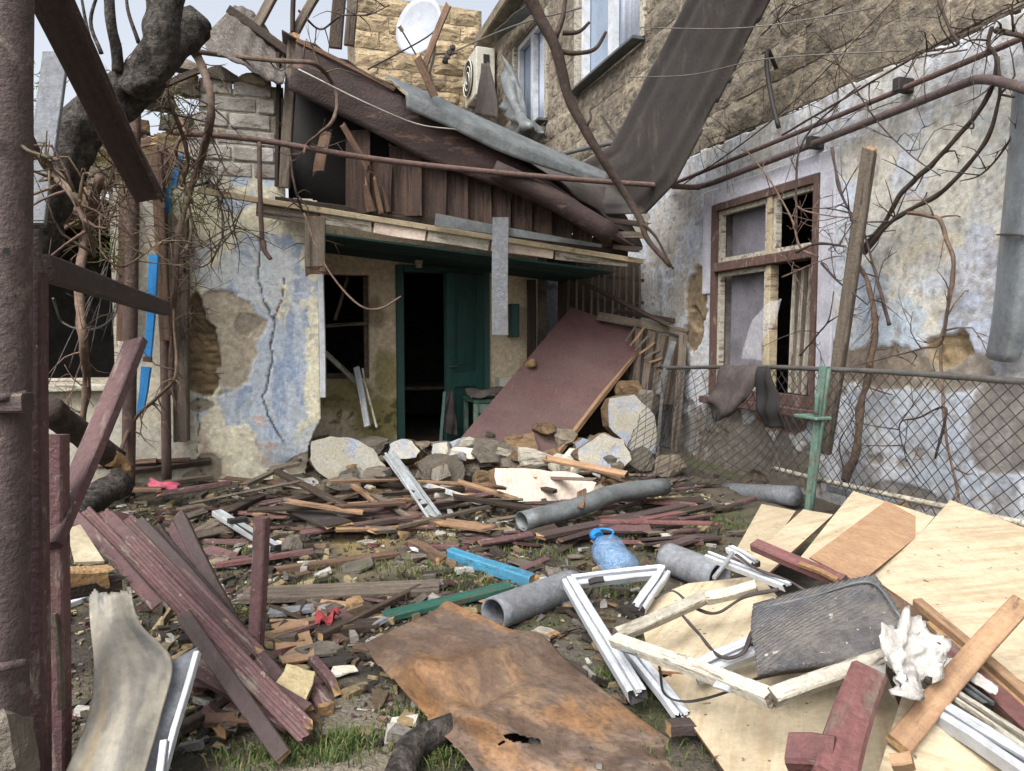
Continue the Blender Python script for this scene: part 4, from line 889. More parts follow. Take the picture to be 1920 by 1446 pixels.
tube('wall_pipe', [PX(1262, 350, 3.9), PX(1316, 349, 3.9), PX(1400, 318, 3.9), PX(1530, 268, 3.9), PX(1700, 200, 3.9), PX(1800, 160, 3.9), PX(1840, 149, 3.85), PX(1900, 160, 3.7), PX(1990, 190, 3.4)], .027, mats='pipe_brown', sides=12, label='thicker brown pipe along the blue wall, lower of two, bending outward', cat='pipe')
for k, (px, py) in enumerate(((1525, 268), (1690, 160))):
    p = PX(px, py, 3.92); box('pipe_clamp', (p[0]-.05, 4.0, p[1]-.03, p[1]+.03, p[2]-.045, p[2]+.045), 'dark_wire', label=('dark clamp holding the thicker pipe above the window', 'dark clamp on the thinner wall pipe')[k], cat='clamp')
for i, (pts, r_, m, lb) in enumerate((
    ([PY(560, 130, 6.2), PY(680, 190, 6.0), PY(780, 232, 6.1), PY(855, 243, 6.1)], .006, 'pale_wire', 'pale cable drooping across the dark fascia'),
    ([D(690, 130, 8), D(800, 70, 9), D(830, 40, 10.5)], .010, 'dark_wire', 'dark cable crossing in front of the satellite dish'),
    ([D(840, 102, 13.5), D(960, 50, 11), D(1090, 15, 9)], .012, 'wire', 'grey cable from the bracket to the upper window'),
    ([D(1180, 145, 5.6), D(1300, 140, 5.0), D(1440, 110, 4.6), D(1700, 95, 4.2)], .004, 'wire', 'thin grey wire crossing the big curled sheet, lower'),
    ([D(1200, 52, 5.4), D(1400, 52, 4.8), D(1640, 15, 4.4)], .004, 'wire', 'thin grey wire crossing the big curled sheet, upper'),
    ([PX(1045, 292, 3.9), PX(1100, 278, 3.9), PX(1150, 268, 3.9)], .03, 'dull_zinc', 'short grey conduit on the stone wall behind the branch'),
    ([PY(570, 400, 6.2), PY(600, 480, 6.0), PY(640, 540, 5.9), PY(680, 576, 5.8), PY(715, 578, 5.8), PY(752, 556, 5.8)], .008, 'vine_bark', 'brown bent cable dangling in front of the porch window'))):
    tube('cable', pts, r_, mats=m, sides=6, label=lb, cat='cable')
tube('iron_hook', [PX(1455, 128, 3.9), PX(1440, 95, 3.75), PX(1438, 130, 3.7), PX(1448, 190, 3.72), PX(1460, 240, 3.75)], .018, mats='dark_wire', label='bent black iron rod hanging on the stone wall above the pipes', cat='hook')
tube('iron_rod', [PX(1128, 218, 3.95), PX(1156, 258, 3.7)], .014, mats='dark_wire', label='short black iron rod sticking from the wall behind the branch', cat='rod')
# drainpipe on the right wall
dpipe = thing('drainpipe', 'crushed grey sheet-metal drainpipe hanging at the right edge', 'drainpipe', tuple(PX(1900, 660, 3.85)))
sheet('pipe_body', [[PX(1900, 150, 3.95), PX(1925, 150, 3.75), PX(1990, 150, 3.8)], [PX(1888, 300, 3.95), PX(1915, 300, 3.7), PX(1975, 300, 3.78)], [PX(1874, 450, 3.95), PX(1905, 452, 3.7), PX(1968, 460, 3.8)], [PX(1862, 580, 3.95), PX(1890, 585, 3.72), PX(1945, 590, 3.82)], [PX(1848, 668, 3.93), PX(1878, 680, 3.78), PX(1905, 676, 3.86)]], 'galvanised', nu=24, nv=14, thick=.006,
      disp=lambda u, v: .012*np.sin(v*9), parent=dpipe)
tube('strap', [PX(1872, 440, 3.97), PX(1895, 440, 3.70), PX(1960, 446, 3.72)], .014, mats='dark_wire', parent=dpipe, flat=.4)
# ================================================================== left foreground: post, gate, beam
pst = thing('steel_post', 'thick maroon steel post at the left edge of the view', 'post', tuple(D(5, 1500, 1.9)))
b0 = D(-2, 1446, 1.9); b1 = D(8, 0, 1.9); dd = (b1-b0)/np.linalg.norm(b1-b0)
tube('pipe', [b0-dd*(b0[2]+.04)/dd[2], b0, D(4, 723, 1.9), b1, b1+dd*.5], .066, mats='pipe_brown', parent=pst, sides=28, rough=.03, n=30)
rock('concrete_foot', D(-5, 1420, 1.88), (.19, .2, .28), 'cement', seed=5, parent=pst)
for py in (740, 1245): tube('weld_seam', [D(-45, py, 1.84), D(0, py+6, 1.80), D(48, py-2, 1.85)], .010, mats='pipe_brown', parent=pst, rough=.4)
V, F = tube_geo([D(12, 471, 1.84), D(12, 471, 1.815)], .009, sides=6, n=2); mk('bolt', V, F, 'dark_wire', parent=pst)
gate = thing('wooden_gate', 'broken maroon wooden gate frame beside the steel post', 'gate', tuple(D(70, 1446, 2.05)))
board('stile', D(70, 1500, 2.03), D(68, 512, 2.03), .052, .045, 'maroon_paint', up='c', parent=gate, raw='maroon_paint')
board('stile', D(106, 1470, 2.14), D(106, 815, 2.14), .062, .045, 'maroon_paint', up='c', parent=gate, raw='maroon_paint')
board('rail', D(80, 504, 2.06), D(312, 578, 3.9), .075, .045, 'brown_paint', up=(-.8, -.6, 0), parent=gate, raw='brown_paint')
board('rail', D(-70, 757, 1.83), D(52, 757, 1.83), .048, .05, 'brown_paint', up='c', parent=gate, raw='brown_paint')
board('bracket', D(66, 430, 2.02), D(66, 512, 2.02), .04, .012, 'pipe_brown', up='c', parent=gate, raw=None)
board('stile', D(118, 1330, 2.1), D(104, 1150, 2.12), .012, .02, 'grey_wood', up='c', parent=gate)
board('fence_picket', D(92, 1024, 2.10), D(254, 642, 2.62), .088, .032, 'maroon_paint', up=(-.55, -.8, .15), raw='maroon_paint', label='maroon picket leaning diagonally against the broken gate', cat='picket')
bm_ = thing('steel_beam', 'heavy dark brown beam slanting down from the top left', 'beam', tuple(D(295, 380, 3.1)))
P0, P1 = D(70, -40, 2.2), D(282, 372, 3.0); upb = nrm(np.cross(P1-P0, np.array([.35, -.1, 1.])))
board('web', P0, P1, .115, .02, 'brown_paint', up=TOCAM+np.array([.25, 0, -.1]), parent=bm_, raw=None)
board('flange', D(118, -40, 2.16), D(302, 372, 2.97), .05, .014, 'pipe_brown', up=(.95, -.1, .45), parent=bm_, raw=None)
board('brace_post', D(105, 100, 2.95), D(62, 420, 2.8), .10, .02, 'asbestos', up='c', raw=None, label='flat grey-green metal strip behind the slanting beam', cat='strip')
# brown posts of the arbour
for (pa, pb, t, r_, m, lb, L) in (((240, 950), (252, 188), 5.55, .048, 'pipe_rust', 'red-brown steel post before the dark left window', 'round'), ((312, 880), (303, 275), 6.0, .038, 'pipe_rust', 'thinner red-brown post right of the bright blue strip', 'round')):
    a, b = D(*pa, t), D(*pb, t); a[2] = gz(a[0], a[1])-.03; tube('arbour_post', [a, (a+b)/2, b], r_, mats=m, sides=14, label=lb, cat='post')
board('wooden_stud', PY(342, 830, 6.62), PY(338, 400, 6.62), .12, .06, 'grey_wood', up='c', jag=(.02, .1), label='rough grey timber stud at the left edge of the plaster pillar', cat='stud')
board('wooden_stud', PY(292, 270, 6.5), PY(312, 640, 6.5), .09, .04, 'brown_wood', up='c', jag=(.1, .02), label='brown plank nailed behind the bright blue strip', cat='plank')
bs_ = thing('blue_strip', 'bright blue plastic strip hanging beside the red-brown posts', 'strip', tuple(D(262, 780, 5.5)))
for a, b in (((290, 478), (277, 672)), ((275, 688), (263, 776))): board('strip', D(*a, 5.5), D(*b, 5.5), .072, .03, 'bright_blue', up='c', parent=bs_, raw=None, taper=.7)
board('clip', D(270, 674, 5.46), D(284, 674, 5.46), .04, .03, 'pipe_rust', up='c', parent=bs_, raw=None)
board('blue_scrap', PY(338, 290, 6.55), PY(326, 350, 6.55), .05, .02, 'bright_blue', up='c', raw=None, label='small blue scrap hanging among vines above the pillar', cat='scrap')
board('blue_scrap', PY(318, 352, 6.55), PY(312, 400, 6.55), .05, .02, 'bright_blue', up='c', raw=None, label='small blue scrap on the post top beside the vines', cat='scrap')
sheet('rusty_flap', [[PY(70, 400, 6.5), PY(120, 355, 6.4), PY(185, 350, 6.5)], [PY(95, 415, 6.3), PY(130, 400, 6.2), PY(180, 400, 6.4)], [PY(140, 428, 6.4), PY(150, 430, 6.4), PY(172, 425, 6.5)]], 'brown_wood', nu=10, nv=10, thick=.01, label='curled brown flap above the dark left window', cat='board')
board('jamb', PY(236, 350, 6.6), PY(232, 640, 6.6), .10, .04, 'brown_wood', up='c', label='brown wooden jamb at the right side of the left window', cat='jamb')
# timbers by the gate foot
lg = tube('broken_timber', [D(86, 765, 3.1), D(150, 812, 3.3), D(215, 862, 3.5)], .062, .055, 'dark_wood', sides=10, rough=.25, label='dark charred timber with a pale snapped tip behind the gate', cat='timber')
tube('snapped_end', [D(205, 858, 3.45), D(228, 868, 3.5), D(243, 884, 3.5)], .05, .012, 'raw_wood', sides=8, rough=.5, parent=lg)
tube('log', [D(60, 900, 4.4), D(140, 945, 4.5), D(228, 905, 4.9)], .10, .09, 'bark', sides=12, rough=.2, label='dark bark log lying behind the maroon picket', cat='log')
tube('log', [D(140, 960, 4.3), D(190, 930, 4.6), D(230, 915, 4.9)], .06, .05, 'bark', sides=10, rough=.2, label='thin bark log next to the thicker log behind the picket', cat='log')
tree = thing('fallen_tree', 'dark-barked broken tree leaning across the top left', 'tree', tuple(D(-60, 900, 4.9)))
tube('trunk', [D(-130, 1010, 4.9), D(-60, 760, 4.8), D(40, 480, 4.7), D(100, 330, 4.6), D(160, 235, 4.6), D(250, 160, 4.7), D(330, 75, 4.9), D(372, 42, 5.0)], .20, .11, 'bark', sides=30, rough=.30, n=90, parent=tree)
tube('limb', [D(255, 165, 4.6), D(292, 110, 4.5), D(306, 50, 4.5), D(312, -60, 4.5)], .115, .10, 'bark', sides=24, rough=.28, n=44, parent=tree)
tube('limb', [D(222, 135, 4.5), D(218, 90, 4.45), D(208, 40, 4.4), D(202, -40, 4.4)], .036, .028, 'bark', sides=10, rough=.2, parent=tree)
tube('limb', [D(228, 140, 4.55), D(250, 160, 4.5), D(280, 152, 4.45), D(300, 150, 4.5)], .04, .02, 'bark', sides=8, rough=.3, parent=tree)
for k, (px, py, ex, ey) in enumerate(((165, 60, 150, -20), (170, 40, 190, -30), (240, 20, 236, -30), (130, 40, 120, -30))):
    tube('twig', [D(px+20, py+60, 4.7), D(px, py, 4.7), D(ex, ey, 4.7)], .016, .008, 'bark', sides=6, parent=tree)
# ================================================================== vines
def twiggy(pts, r0, r1, seed, ntw=6, L=.26, droop=0):
    ntw = int(ntw*1.5)
    r_ = random.Random(seed); g = [tube_geo(pts, r0*1.1, r1*.8, sides=8, rough=.55, seed=seed, n=max(12, len(pts)*7))]
    C = cat_rom(np.asarray(pts, float), 40)
    for k in range(ntw):
        i = r_.randrange(4, 39); p = C[i]; d = nrm(np.array([r_.gauss(0, 1), r_.gauss(0, .35), r_.gauss(0, 1)-droop])); l = L*r_.uniform(.4, 1.3)
        q_ = p+d*l*.5+np.array([0, 0, r_.gauss(0, .04)]); e = p+d*l+np.array([r_.gauss(0, .05), r_.gauss(0, .03), r_.gauss(0, .05)])
        g.append(tube_geo([p, q_, e], min(r0*.45, .006)+.0012, .0018, sides=4, n=5))
        for z_ in range(r_.randrange(0, 3)):
            f_ = q_+(e-q_)*r_.uniform(0, .7); d2 = nrm(d+np.array([r_.gauss(0, .6), r_.gauss(0, .3), r_.gauss(0, .6)])); g.append(tube_geo([f_, f_+d2*l*.25, f_+d2*l*.55+np.array([0, 0, r_.gauss(0, .03)])], .0028, .0014, sides=3, n=4))
    return join(g)
def vine(pts, r0, r1, label, mats='vine_bark', seed=0, **k):
    V, F = twiggy(pts, r0, r1, seed, **k); return mk('vine', V, F, mats, smooth=True, label=label, cat='vine')
q3 = lambda L_, X=3.86, oy=0: [PX(1280+a/3, oy+b/3, X) for a, b in L_]
vine(q3([(1000, 1420), (1130, 1260), (1220, 1100), (1310, 1010), (1400, 930), (1500, 820), (1640, 660), (1740, 490), (1765, 330), (1720, 250), (1740, 150)]), .016, .012, 'brown vine stem arching up the cream plaster to the thick pipe bend', 'dark_vine', 1)
vine(q3([(1020, 1425), (1150, 1270), (1260, 1190), (1430, 1100), (1550, 990), (1700, 800), (1770, 600), (1785, 480), (1770, 320)], 3.84), .016, .011, 'lower of two vine stems arching over the cream plaster', 'dark_vine', 2)
vine(q3([(1260, 1190), (1380, 1215), (1450, 1240), (1480, 1330), (1520, 1446), (1515, 1600), (1480, 1800), (1450, 1930), (1460, 2150), (1480, 2450), (1540, 2730), (1560, 2850)], 3.84), .013, .009, 'thin vine stem dropping down the blue wall behind the right mesh', 'vine_bark', 3)
vine(q3([(840, 830), (880, 1050), (950, 1220), (960, 1300)], 3.7), .011, .007, 'short dark vine piece beside the top of the leaning pole', 'dark_vine', 4)
vine(q3([(760, 1446), (660, 1390), (620, 1250), (560, 1130), (480, 1000), (380, 870), (330, 840)], 3.8), .009, .005, 'thin vine crossing the window top from the thick pipe', 'vine_bark', 5)
vine(q3([(640, 1300), (640, 1000), (655, 850), (730, 720), (900, 560), (1000, 480)], 3.82), .008, .006, 'thin vine rising from the window centre past both pipes', 'dark_vine', 6)
vine(q3([(910, 2700), (980, 2530), (1000, 2300), (1030, 2150), (1070, 1950), (1080, 1850), (1080, 1790), (1040, 1590), (990, 1500)], 3.82), .026, .018, 'thick brown vine trunk climbing the blue wall behind the mesh fence', 'vine_bark', 7, ntw=8)
vine(q3([(1165, 1830), (1110, 1630), (1060, 1450), (1020, 1300)], 3.78), .011, .008, 'dark straight vine shoot right of the leaning pole', 'dark_vine', 8)
vine(q3([(0, 1040), (250, 870), (500, 680), (700, 500), (860, 340), (1190, 0)], 3.8), .006, .004, 'long straight thin vine running diagonally over the stone wall', 'dark_vine', 9, ntw=10)
vine(q3([(800, 150), (860, 330), (960, 480), (1100, 690), (1280, 870), (1450, 990)], 3.78), .007, .004, 'thin vine falling from the stone wall across both pipes', 'dark_vine', 10, ntw=9)
vine(q3([(440, 200), (600, 60), (750, 0), (900, -80)], 3.8), .006, .004, 'thin vine at the top edge of the stone wall near the curled sheet', 'dark_vine', 11, ntw=10)
vine(q3([(560, 760), (900, 560), (1100, 440), (1500, 210), (1700, 110), (1920, 0)], 3.76), .008, .005, 'vine running just above the thinner pipe along the stone', 'dark_vine', 12, ntw=12)
vine(q3([(1440, 0), (1500, 160), (1545, 250), (1400, 285), (1330, 295)], 3.7), .010, .006, 'dark hooked vine on the stone wall above the pipe clamp', 'dark_vine', 13, ntw=7)
vine(q3([(1760, 170), (1860, 190), (1960, 220)], 3.6), .014, .010, 'dark vine end at the upper right edge', 'dark_vine', 14, ntw=5)
vine(q3([(1600, 280), (1300, 330), (1000, 420), (700, 600), (300, 740), (60, 800)], 3.88), .005, .003, 'hair-thin vine crossing the limestone below the diagonal one', 'twig', 15, ntw=12)
vine(q3([(1920, 640), (1800, 850), (1680, 980), (1560, 1020)], 3.84), .007, .004, 'thin vine beside the drainpipe joining the lower arch', 'dark_vine', 16, ntw=4)
vine(q3([(640, 1160), (700, 1190), (830, 1215), (950, 1225)], 3.72), .006, .004, 'thin pale vine from the window to the leaning pole', 'vine_bark', 17, ntw=3)
vine(q3([(640, 1420), (760, 1370), (920, 1385)], 3.72), .010, .006, 'dark vine across the window transom to the pole', 'dark_vine', 18, ntw=5)
vine(q3([(560, 1560), (700, 1500), (830, 1450), (900, 1440)], 3.7), .007, .004, 'pale vine under the window transom', 'vine_bark', 19, ntw=4)
vine(q3([(780, 1480), (870, 1580), (960, 1650), (1040, 1715)], 3.7), .007, .006, 'dark vine slanting behind the leaning pole', 'dark_vine', 20, ntw=3)
vine(q3([(660, 2000), (760, 1880), (820, 1800), (850, 1640)], 3.7), .007, .004, 'thin vine shoot in the right half of the window', 'dark_vine', 21, ntw=4)
vine(q3([(1500, 1630), (1460, 1920), (1350, 1960), (1200, 2000), (960, 2060)], 3.78), .007, .004, 'thin vine running along the bare cement band', 'dark_vine', 22, ntw=6)
vine(q3([(930, 2700), (880, 2500), (960, 2330), (860, 2210)], 3.6), .005, .003, 'fine twig vine behind the mesh left of the thick trunk', 'dark_vine', 23, ntw=5)
vine(q3([(1420, 2580), (1480, 2300), (1330, 2350), (1220, 2390), (1260, 2600)], 3.7), .007, .004, 'branched twig behind the right mesh panel', 'dark_vine', 24, ntw=4)
L5 = lambda L_, t: [D(a, b, t+.25*math.sin(i*1.7)) for i, (a, b) in enumerate(L_)]
vine(L5([(343, 70), (372, 110), (392, 165), (394, 232), (376, 300), (352, 370), (335, 442), (328, 540), (322, 640), (318, 740)], 5.5), .032, .022, 'thick curving vine stem hanging down before the parapet', 'vine_bark', 30, ntw=24, L=.3, droop=.4)
vine(L5([(370, 97), (440, 106), (540, 115), (585, 118), (612, 140), (631, 178), (626, 222), (600, 250), (576, 270), (570, 288)], 5.7), .018, .013, 'vine looping round before the dark attic gap', 'vine_bark', 31, ntw=7)
vine(L5([(188, 330), (165, 420), (150, 520), (155, 640), (163, 720), (150, 810)], 4.6), .026, .030, 'bare vine stem standing before the dark left window', 'vine_bark', 32, ntw=12, L=.28)
vine(L5([(55, 255), (90, 320), (130, 360), (160, 420), (178, 480)], 2.6), .012, .008, 'twisted vine wound from the steel post to the left window', 'vine_bark', 33, ntw=7)
vine(L5([(-20, 250), (20, 262), (60, 285), (110, 300)], 1.80), .006, .004, 'pale twine knotted round the steel post, upper', 'twig', 34, ntw=2, L=.05)
vine(L5([(60, 285), (100, 315), (140, 365), (150, 378)], 2.2), .010, .006, 'ragged pale vine end tied at the steel post', 'twig', 35, ntw=4, L=.1)
vine(L5([(232, 140), (236, 170), (290, 155), (330, 220), (352, 300), (340, 350)], 5.2), .02, .012, 'grey vine hanging between the posts and the parapet', 'vine_bark', 36, ntw=28, L=.3)
vine(L5([(300, 130), (325, 190), (345, 240), (330, 280), (345, 340), (360, 420), (350, 470)], 5.8), .016, .010, 'knotted vine over the brick parapet corner', 'vine_bark', 37, ntw=32, L=.3, droop=.5)
vine(L5([(150, 395), (190, 470), (230, 500), (300, 455), (345, 440)], 5.0), .010, .006, 'pale vine strand crossing the posts at rail height', 'twig', 38, ntw=16, L=.25)
vine(L5([(220, 860), (250, 790), (300, 740), (330, 700), (326, 600), (330, 500)], 5.3), .014, .010, 'brown vine twisting up the thinner post', 'vine_bark', 39, ntw=10)
vine(L5([(100, 560), (118, 605), (170, 618), (215, 590), (222, 520)], 5.2), .008, .008, 'looped grey vine inside the left window', 'wire', 40, ntw=4)
vine(L5([(360, 350), (400, 345), (430, 390), (440, 440)], 5.9), .008, .005, 'thorny twig over the cream plaster below the cornice', 'dark_vine', 41, ntw=24, L=.3)
vine(L5([(350, 290), (390, 330), (420, 420), (395, 500)], 5.9), .009, .005, 'dark drooping twig left on the cream plaster', 'dark_vine', 42, ntw=28, L=.3, droop=.4)
vine(L5([(345, 480), (350, 560), (358, 600), (340, 640)], 5.9), .010, .006, 'dense dark twig bundle beside the plaster hole', 'dark_vine', 43, ntw=16, L=.22, droop=.5)
vine(L5([(205, 180), (185, 250), (215, 300), (190, 380), (175, 430)], 4.9), .012, .008, 'brown vine hanging under the fallen tree', 'vine_bark', 44, ntw=32, L=.3)
vine(L5([(120, 430), (170, 400), (225, 380), (250, 330)], 5.2), .010, .006, 'pale crossing vine at the top of the left window', 'twig', 45, ntw=28, L=.3)
vine(L5([(330, 690), (370, 697), (400, 700), (420, 700)], 6.1), .008, .004, 'short straight twig across the plaster hole', 'twig', 46, ntw=0)
vine(L5([(560, 20), (600, 55), (640, 30), (690, 28), (730, 10)], 6.4), .010, .006, 'twig against the sky above the attic', 'dark_vine', 47, ntw=6)
vine(L5([(520, 140), (535, 220), (545, 300), (555, 360), (580, 430), (598, 500)], 6.1), .012, .008, 'dark vine running down over the attic stud', 'dark_vine', 48, ntw=10)
for k in range(4):
    a, b = D(90+40*k, 720-30*k, 5.6), D(200+10*k, 500-40*k, 5.6); tube('wire_strand', [a, (a+b)/2+np.array([0, 0, .02]), b], .004, mats='wire', sides=4, label=('straight grey wire crossing low in the left window', 'straight grey wire second from below in the left window', 'straight grey wire third from below in the left window', 'uppermost straight grey wire in the left window')[k], cat='wire')
# green shoots among the vines (uncountable)
V, F = [], []
for k in range(520):
    px, py = random.choice([(150, 280), (190, 270), (330, 200), (200, 460), (340, 380), (205, 330), (75, 170), (380, 400)])
    p = D(px+random.gauss(0, 22), py+random.gauss(0, 22), 5.3+random.gauss(0, .25)); d = nrm(np.array([random.gauss(0, 1), random.gauss(0, 1), random.gauss(.2, 1)]))*random.uniform(.04, .12); s = nrm(np.cross(d, [.2, .9, .3]))*.004
    i = len(V); V += [p-s, p+s, p+d]; F.append((i, i+1, i+2))
mk('vine_shoots', V, F, 'leaf', kind='stuff', label='fine green and straw shoots tangled in the vines', cat='shoots')
br = thing('hanging_branch', 'long dark broken branch hanging from the top centre to the right', 'branch', tuple(D(1255, 500, 5.0)))
tube('limb', [D(985, -20, 4.6), D(1010, 30, 4.65), D(1042, 90, 4.7), D(1065, 180, 4.8), D(1095, 240, 4.85), D(1130, 300, 4.9), D(1170, 360, 5.0), D(1200, 410, 5.0), D(1215, 450, 5.0), D(1258, 500, 5.0)], .042, .016, 'dark_vine', sides=12, rough=.2, n=50, parent=br)
for pts, r0 in (([(1046, 95), (1075, 100), (1115, 92), (1136, 60)], .018), ([(1042, 70), (1055, 30), (1062, -15)], .022), ([(1055, 62), (1085, 60), (1105, 42)], .016), ([(1100, 235), (1108, 222), (1106, 208)], .010), ([(1205, 420), (1230, 445), (1262, 505)], .012)):
    tube('side_branch', [D(a, b, 4.75+.003*i) for i, (a, b) in enumerate(pts)], r0, r0*.6, 'dark_vine', sides=8, rough=.25, parent=br)
HEAP = []
# ================================================================== fence
FX = 3.5
fence = thing('wire_fence', 'sagging chain-link fence with a top rail along the blue wall', 'fence', (FX, 5.0, .3))
rail_p = [PX(1242, 690, FX+.02), PX(1400, 688, FX), PX(1540, 692, FX), PX(1700, 700, FX), PX(1920, 716, FX), PX(2100, 728, FX)]
tube('top_rail', rail_p, .017, mats='wire', sides=8, rough=.25, n=60, parent=fence)
rc = cat_rom(np.array(rail_p), 200)
def rail_z(y): return np.interp(y, rc[::-1, 1], rc[::-1, 2])
ZBOT = .30
def fpos(y, s):
    """s = 0 top .. 1 bottom; the far bay bellies out and slumps"""
    far = float(sstep(4.55, 5.2, y)); zt = float(rail_z(y))
    x = FX-.02*math.sin(y*9)*s; z = zt+(ZBOT-zt)*s; yy = y
    x -= far*(.62*s**1.5*math.sin(min(1, (y-4.5)/1.2)*2.0)+.05*math.sin(y*11+s*5)); z -= far*.27*s
    yy += far*(.10*math.sin(s*3+y*2))
    return np.array([x, yy, z])
cell = .088; ny = int((6.35-2.2)/cell); rows_ = 18; geos = []
for k in range(ny):
    for sgn in (1, -1):
        pts = []
        for i in range(rows_+1):
            y = 2.2+(k+(.5 if (i % 2) else 0)*sgn)*cell
            p = fpos(y, i/rows_); p[0] += .004*sgn; pts.append(p)
        geos.append(tube_geo(pts, .0021, n=rows_+1, sides=3, cap=False) if 0 else None)
V, F = [], []
def seg(a, b, r_):
    d = nrm(b-a); n_ = nrm(np.cross(d, [0, 0, 1.0]) if abs(d[2]) < .95 else np.cross(d, [1., 0, 0])); m_ = np.cross(d, n_); i = len(V)
    for p in (a, b):
        for th in (0, 2.094, 4.189): V.append(p+n_*r_*math.cos(th)+m_*r_*math.sin(th))
    for j in range(3): F.append((i+j, i+(j+1) % 3, i+3+(j+1) % 3, i+3+j))
for k in range(ny+rows_):
    for sgn in (1, -1):
        prev = None
        for i in range(rows_+1):
            y = 2.2+(k+(sgn*i*.5)+(0 if sgn > 0 else rows_*.0))*cell-(rows_*.5*cell if sgn > 0 else -0)*1
            if y < 2.2 or y > 6.4: prev = None; continue
            p = fpos(y, i/rows_); p[0] += .003*sgn
            if prev is not None: seg(prev, p, .0031)
            prev = p
mk('wire_mesh', V, F, 'dark_wire', parent=fence, smooth=True)
gp = [PX(1512, 985, FX-.05), PX(1528, 840, FX-.05), PX(1545, 690, FX-.05)]
board('post', gp[0]-np.array([0, 0, .15]), gp[2]+np.array([0, 0, .01]), .055, .05, 'post_green', up=(-1, -.6, 0), parent=fence, raw=None)
tube('rebar', [gp[0]+np.array([-.02, -.05, 0]), gp[2]+np.array([-.0, -.05, 0])], .013, mats='post_green', parent=fence, rough=.5)
pf = PX(1525, 782, FX-.06); box('flange', (pf[0]-.07, pf[0]+.06, pf[1]-.11, pf[1]+.12, pf[2]-.012, pf[2]+.012), 'post_green', parent=fence)
tube('latch_pin', [PX(1530, 778, FX-.12), PX(1533, 738, FX-.12)], .016, mats='post_green', parent=fence)
board('end_post', PX(1246, 690, FX), PX(1232, 860, FX-.1), .03, .03, 'wire', up='c', parent=fence, raw=None)
tube('bottom_rail', [PX(1450, 878, FX+.1), PX(1540, 900, FX+.05), PX(1700, 935, FX), PX(1960, 990, FX)], .018, mats='white_peel', sides=6, parent=fence)
board('leaning_pole', PX(1546, 850, 3.72), PX(1633, 272, 3.70), .085, .06, 'grey_wood', up=(-1, -.5, 0), jag=(0, .06), label='grey weathered wooden pole leaning behind the green fence post', cat='pole')
# cloths on the rail
def drape(name, pts, mats, label, amp=.03, k=9):
    sheet(name, pts, mats, nu=22, nv=16, thick=.006, disp=lambda u, v: amp*(np.sin(v*k+u*4)+.6*np.sin(u*k*1.3)), label=label, cat='cloth')
drape('grey_cloth', [[PX(1352, 686, 3.45), PX(1385, 684, 3.42), PX(1422, 686, 3.45)], [PX(1345, 720, 3.38), PX(1378, 725, 3.35), PX(1416, 715, 3.4)], [PX(1330, 750, 3.34), PX(1366, 770, 3.34), PX(1400, 750, 3.4)], [PX(1320, 755, 3.38), PX(1345, 790, 3.40), PX(1372, 772, 3.42)]], 'dark_cloth', 'grey-brown garment draped over the fence rail before the window', .018)
drape('black_cloth', [[PX(1420, 690, 3.44), PX(1445, 690, 3.44)], [PX(1420, 750, 3.42), PX(1455, 752, 3.4)], [PX(1428, 800, 3.42), PX(1470, 805, 3.42)]], 'black_cloth', 'black ragged cloth hanging beside the garment on the fence', .02)
sheet('plastic_film', [[PX(1440, 566, 3.82), PX(1465, 560, 3.8)], [PX(1408, 605, 3.75), PX(1455, 600, 3.72)], [PX(1398, 640, 3.72), PX(1432, 640, 3.72)], [PX(1390, 672, 3.7), PX(1428, 676, 3.7)]], 'film', nu=18, nv=10, thick=.002, disp=lambda u, v: .03*(fbm(u*6, v*6, 2, 3, 1)-.5), smooth=False, label='crinkled clear plastic film hanging out of the window', cat='plastic film')
tube('pipe', [PX(1362, 922, 3.62), PX(1490, 930, 3.6)], .075, mats='asbestos', sides=18, label='pale grey pipe lying behind the fence mesh', cat='pipe')
board('plank_behind', PX(1560, 915, 3.75), PX(1690, 948, 3.7), .09, .05, 'asbestos', label='grey kerb block lying at the blue wall foot behind the mesh', cat='block')
V, F = twiggy([PX(1330, 940, 3.3), PX(1325, 930, 3.25)], .02, .01, 3, ntw=0); rock('red_scrap', PX(1330, 938, 3.3), (.07, .07, .09), 'red_cloth', seed=8, label='small red scrap behind the slumped mesh', cat='scrap')
# ================================================================== porch rubble
mp = thing('leaning_board', 'big maroon board leaning in front of the porch doorway', 'panel', tuple(PY(940, 860, 6.75)))
c = [PY(1072, 571, 7.35), PY(1216, 633, 7.05), PY(1018, 886, 6.45), PY(838, 856, 6.85)]
slab('board', c, .035, ('panel_paint', 'lath_wood'), parent=mp)
board('edge_batten', (c[1]*.985+c[2]*.015), (c[1]*.02+c[2]*.98), .05, .05, 'lath_wood', parent=mp, jag=(0, .05))
nn_ = nrm(np.cross(c[1]-c[0], c[3]-c[0])); nn_ = nn_ if np.dot(nn_, CAM-c[0]) > 0 else -nn_
mid = lambda a, b, s: c[0]+(c[1]-c[0])*a+(c[3]-c[0])*b+nn_*s
board('batten', mid(.98, .66, .02), mid(.62, .99, .02), .045, .03, 'maroon_paint', up=nn_, parent=mp, raw='maroon_paint')
def pslab(name, pts, Y, thick, mats, label, cat='rubble', jag=.012, sub=3, tilt=0.0, **k):
    P = [PY(px, py, Y+tilt*(py-pts[0][1])/100.0) for px, py in pts]
    return slab(name, P, thick, mats, jag=jag, sub=sub, uneven=.5, label=label, cat=cat, **k)
pslab('plaster_chunk', [(1085, 842), (1128, 812), (1168, 824), (1184, 862), (1145, 904), (1112, 890), (1085, 862)], 5.98, .14, ('blue_white_paint', 'rubble'), 'hexagonal white and blue plaster chunk below the maroon panel', tilt=-.12)
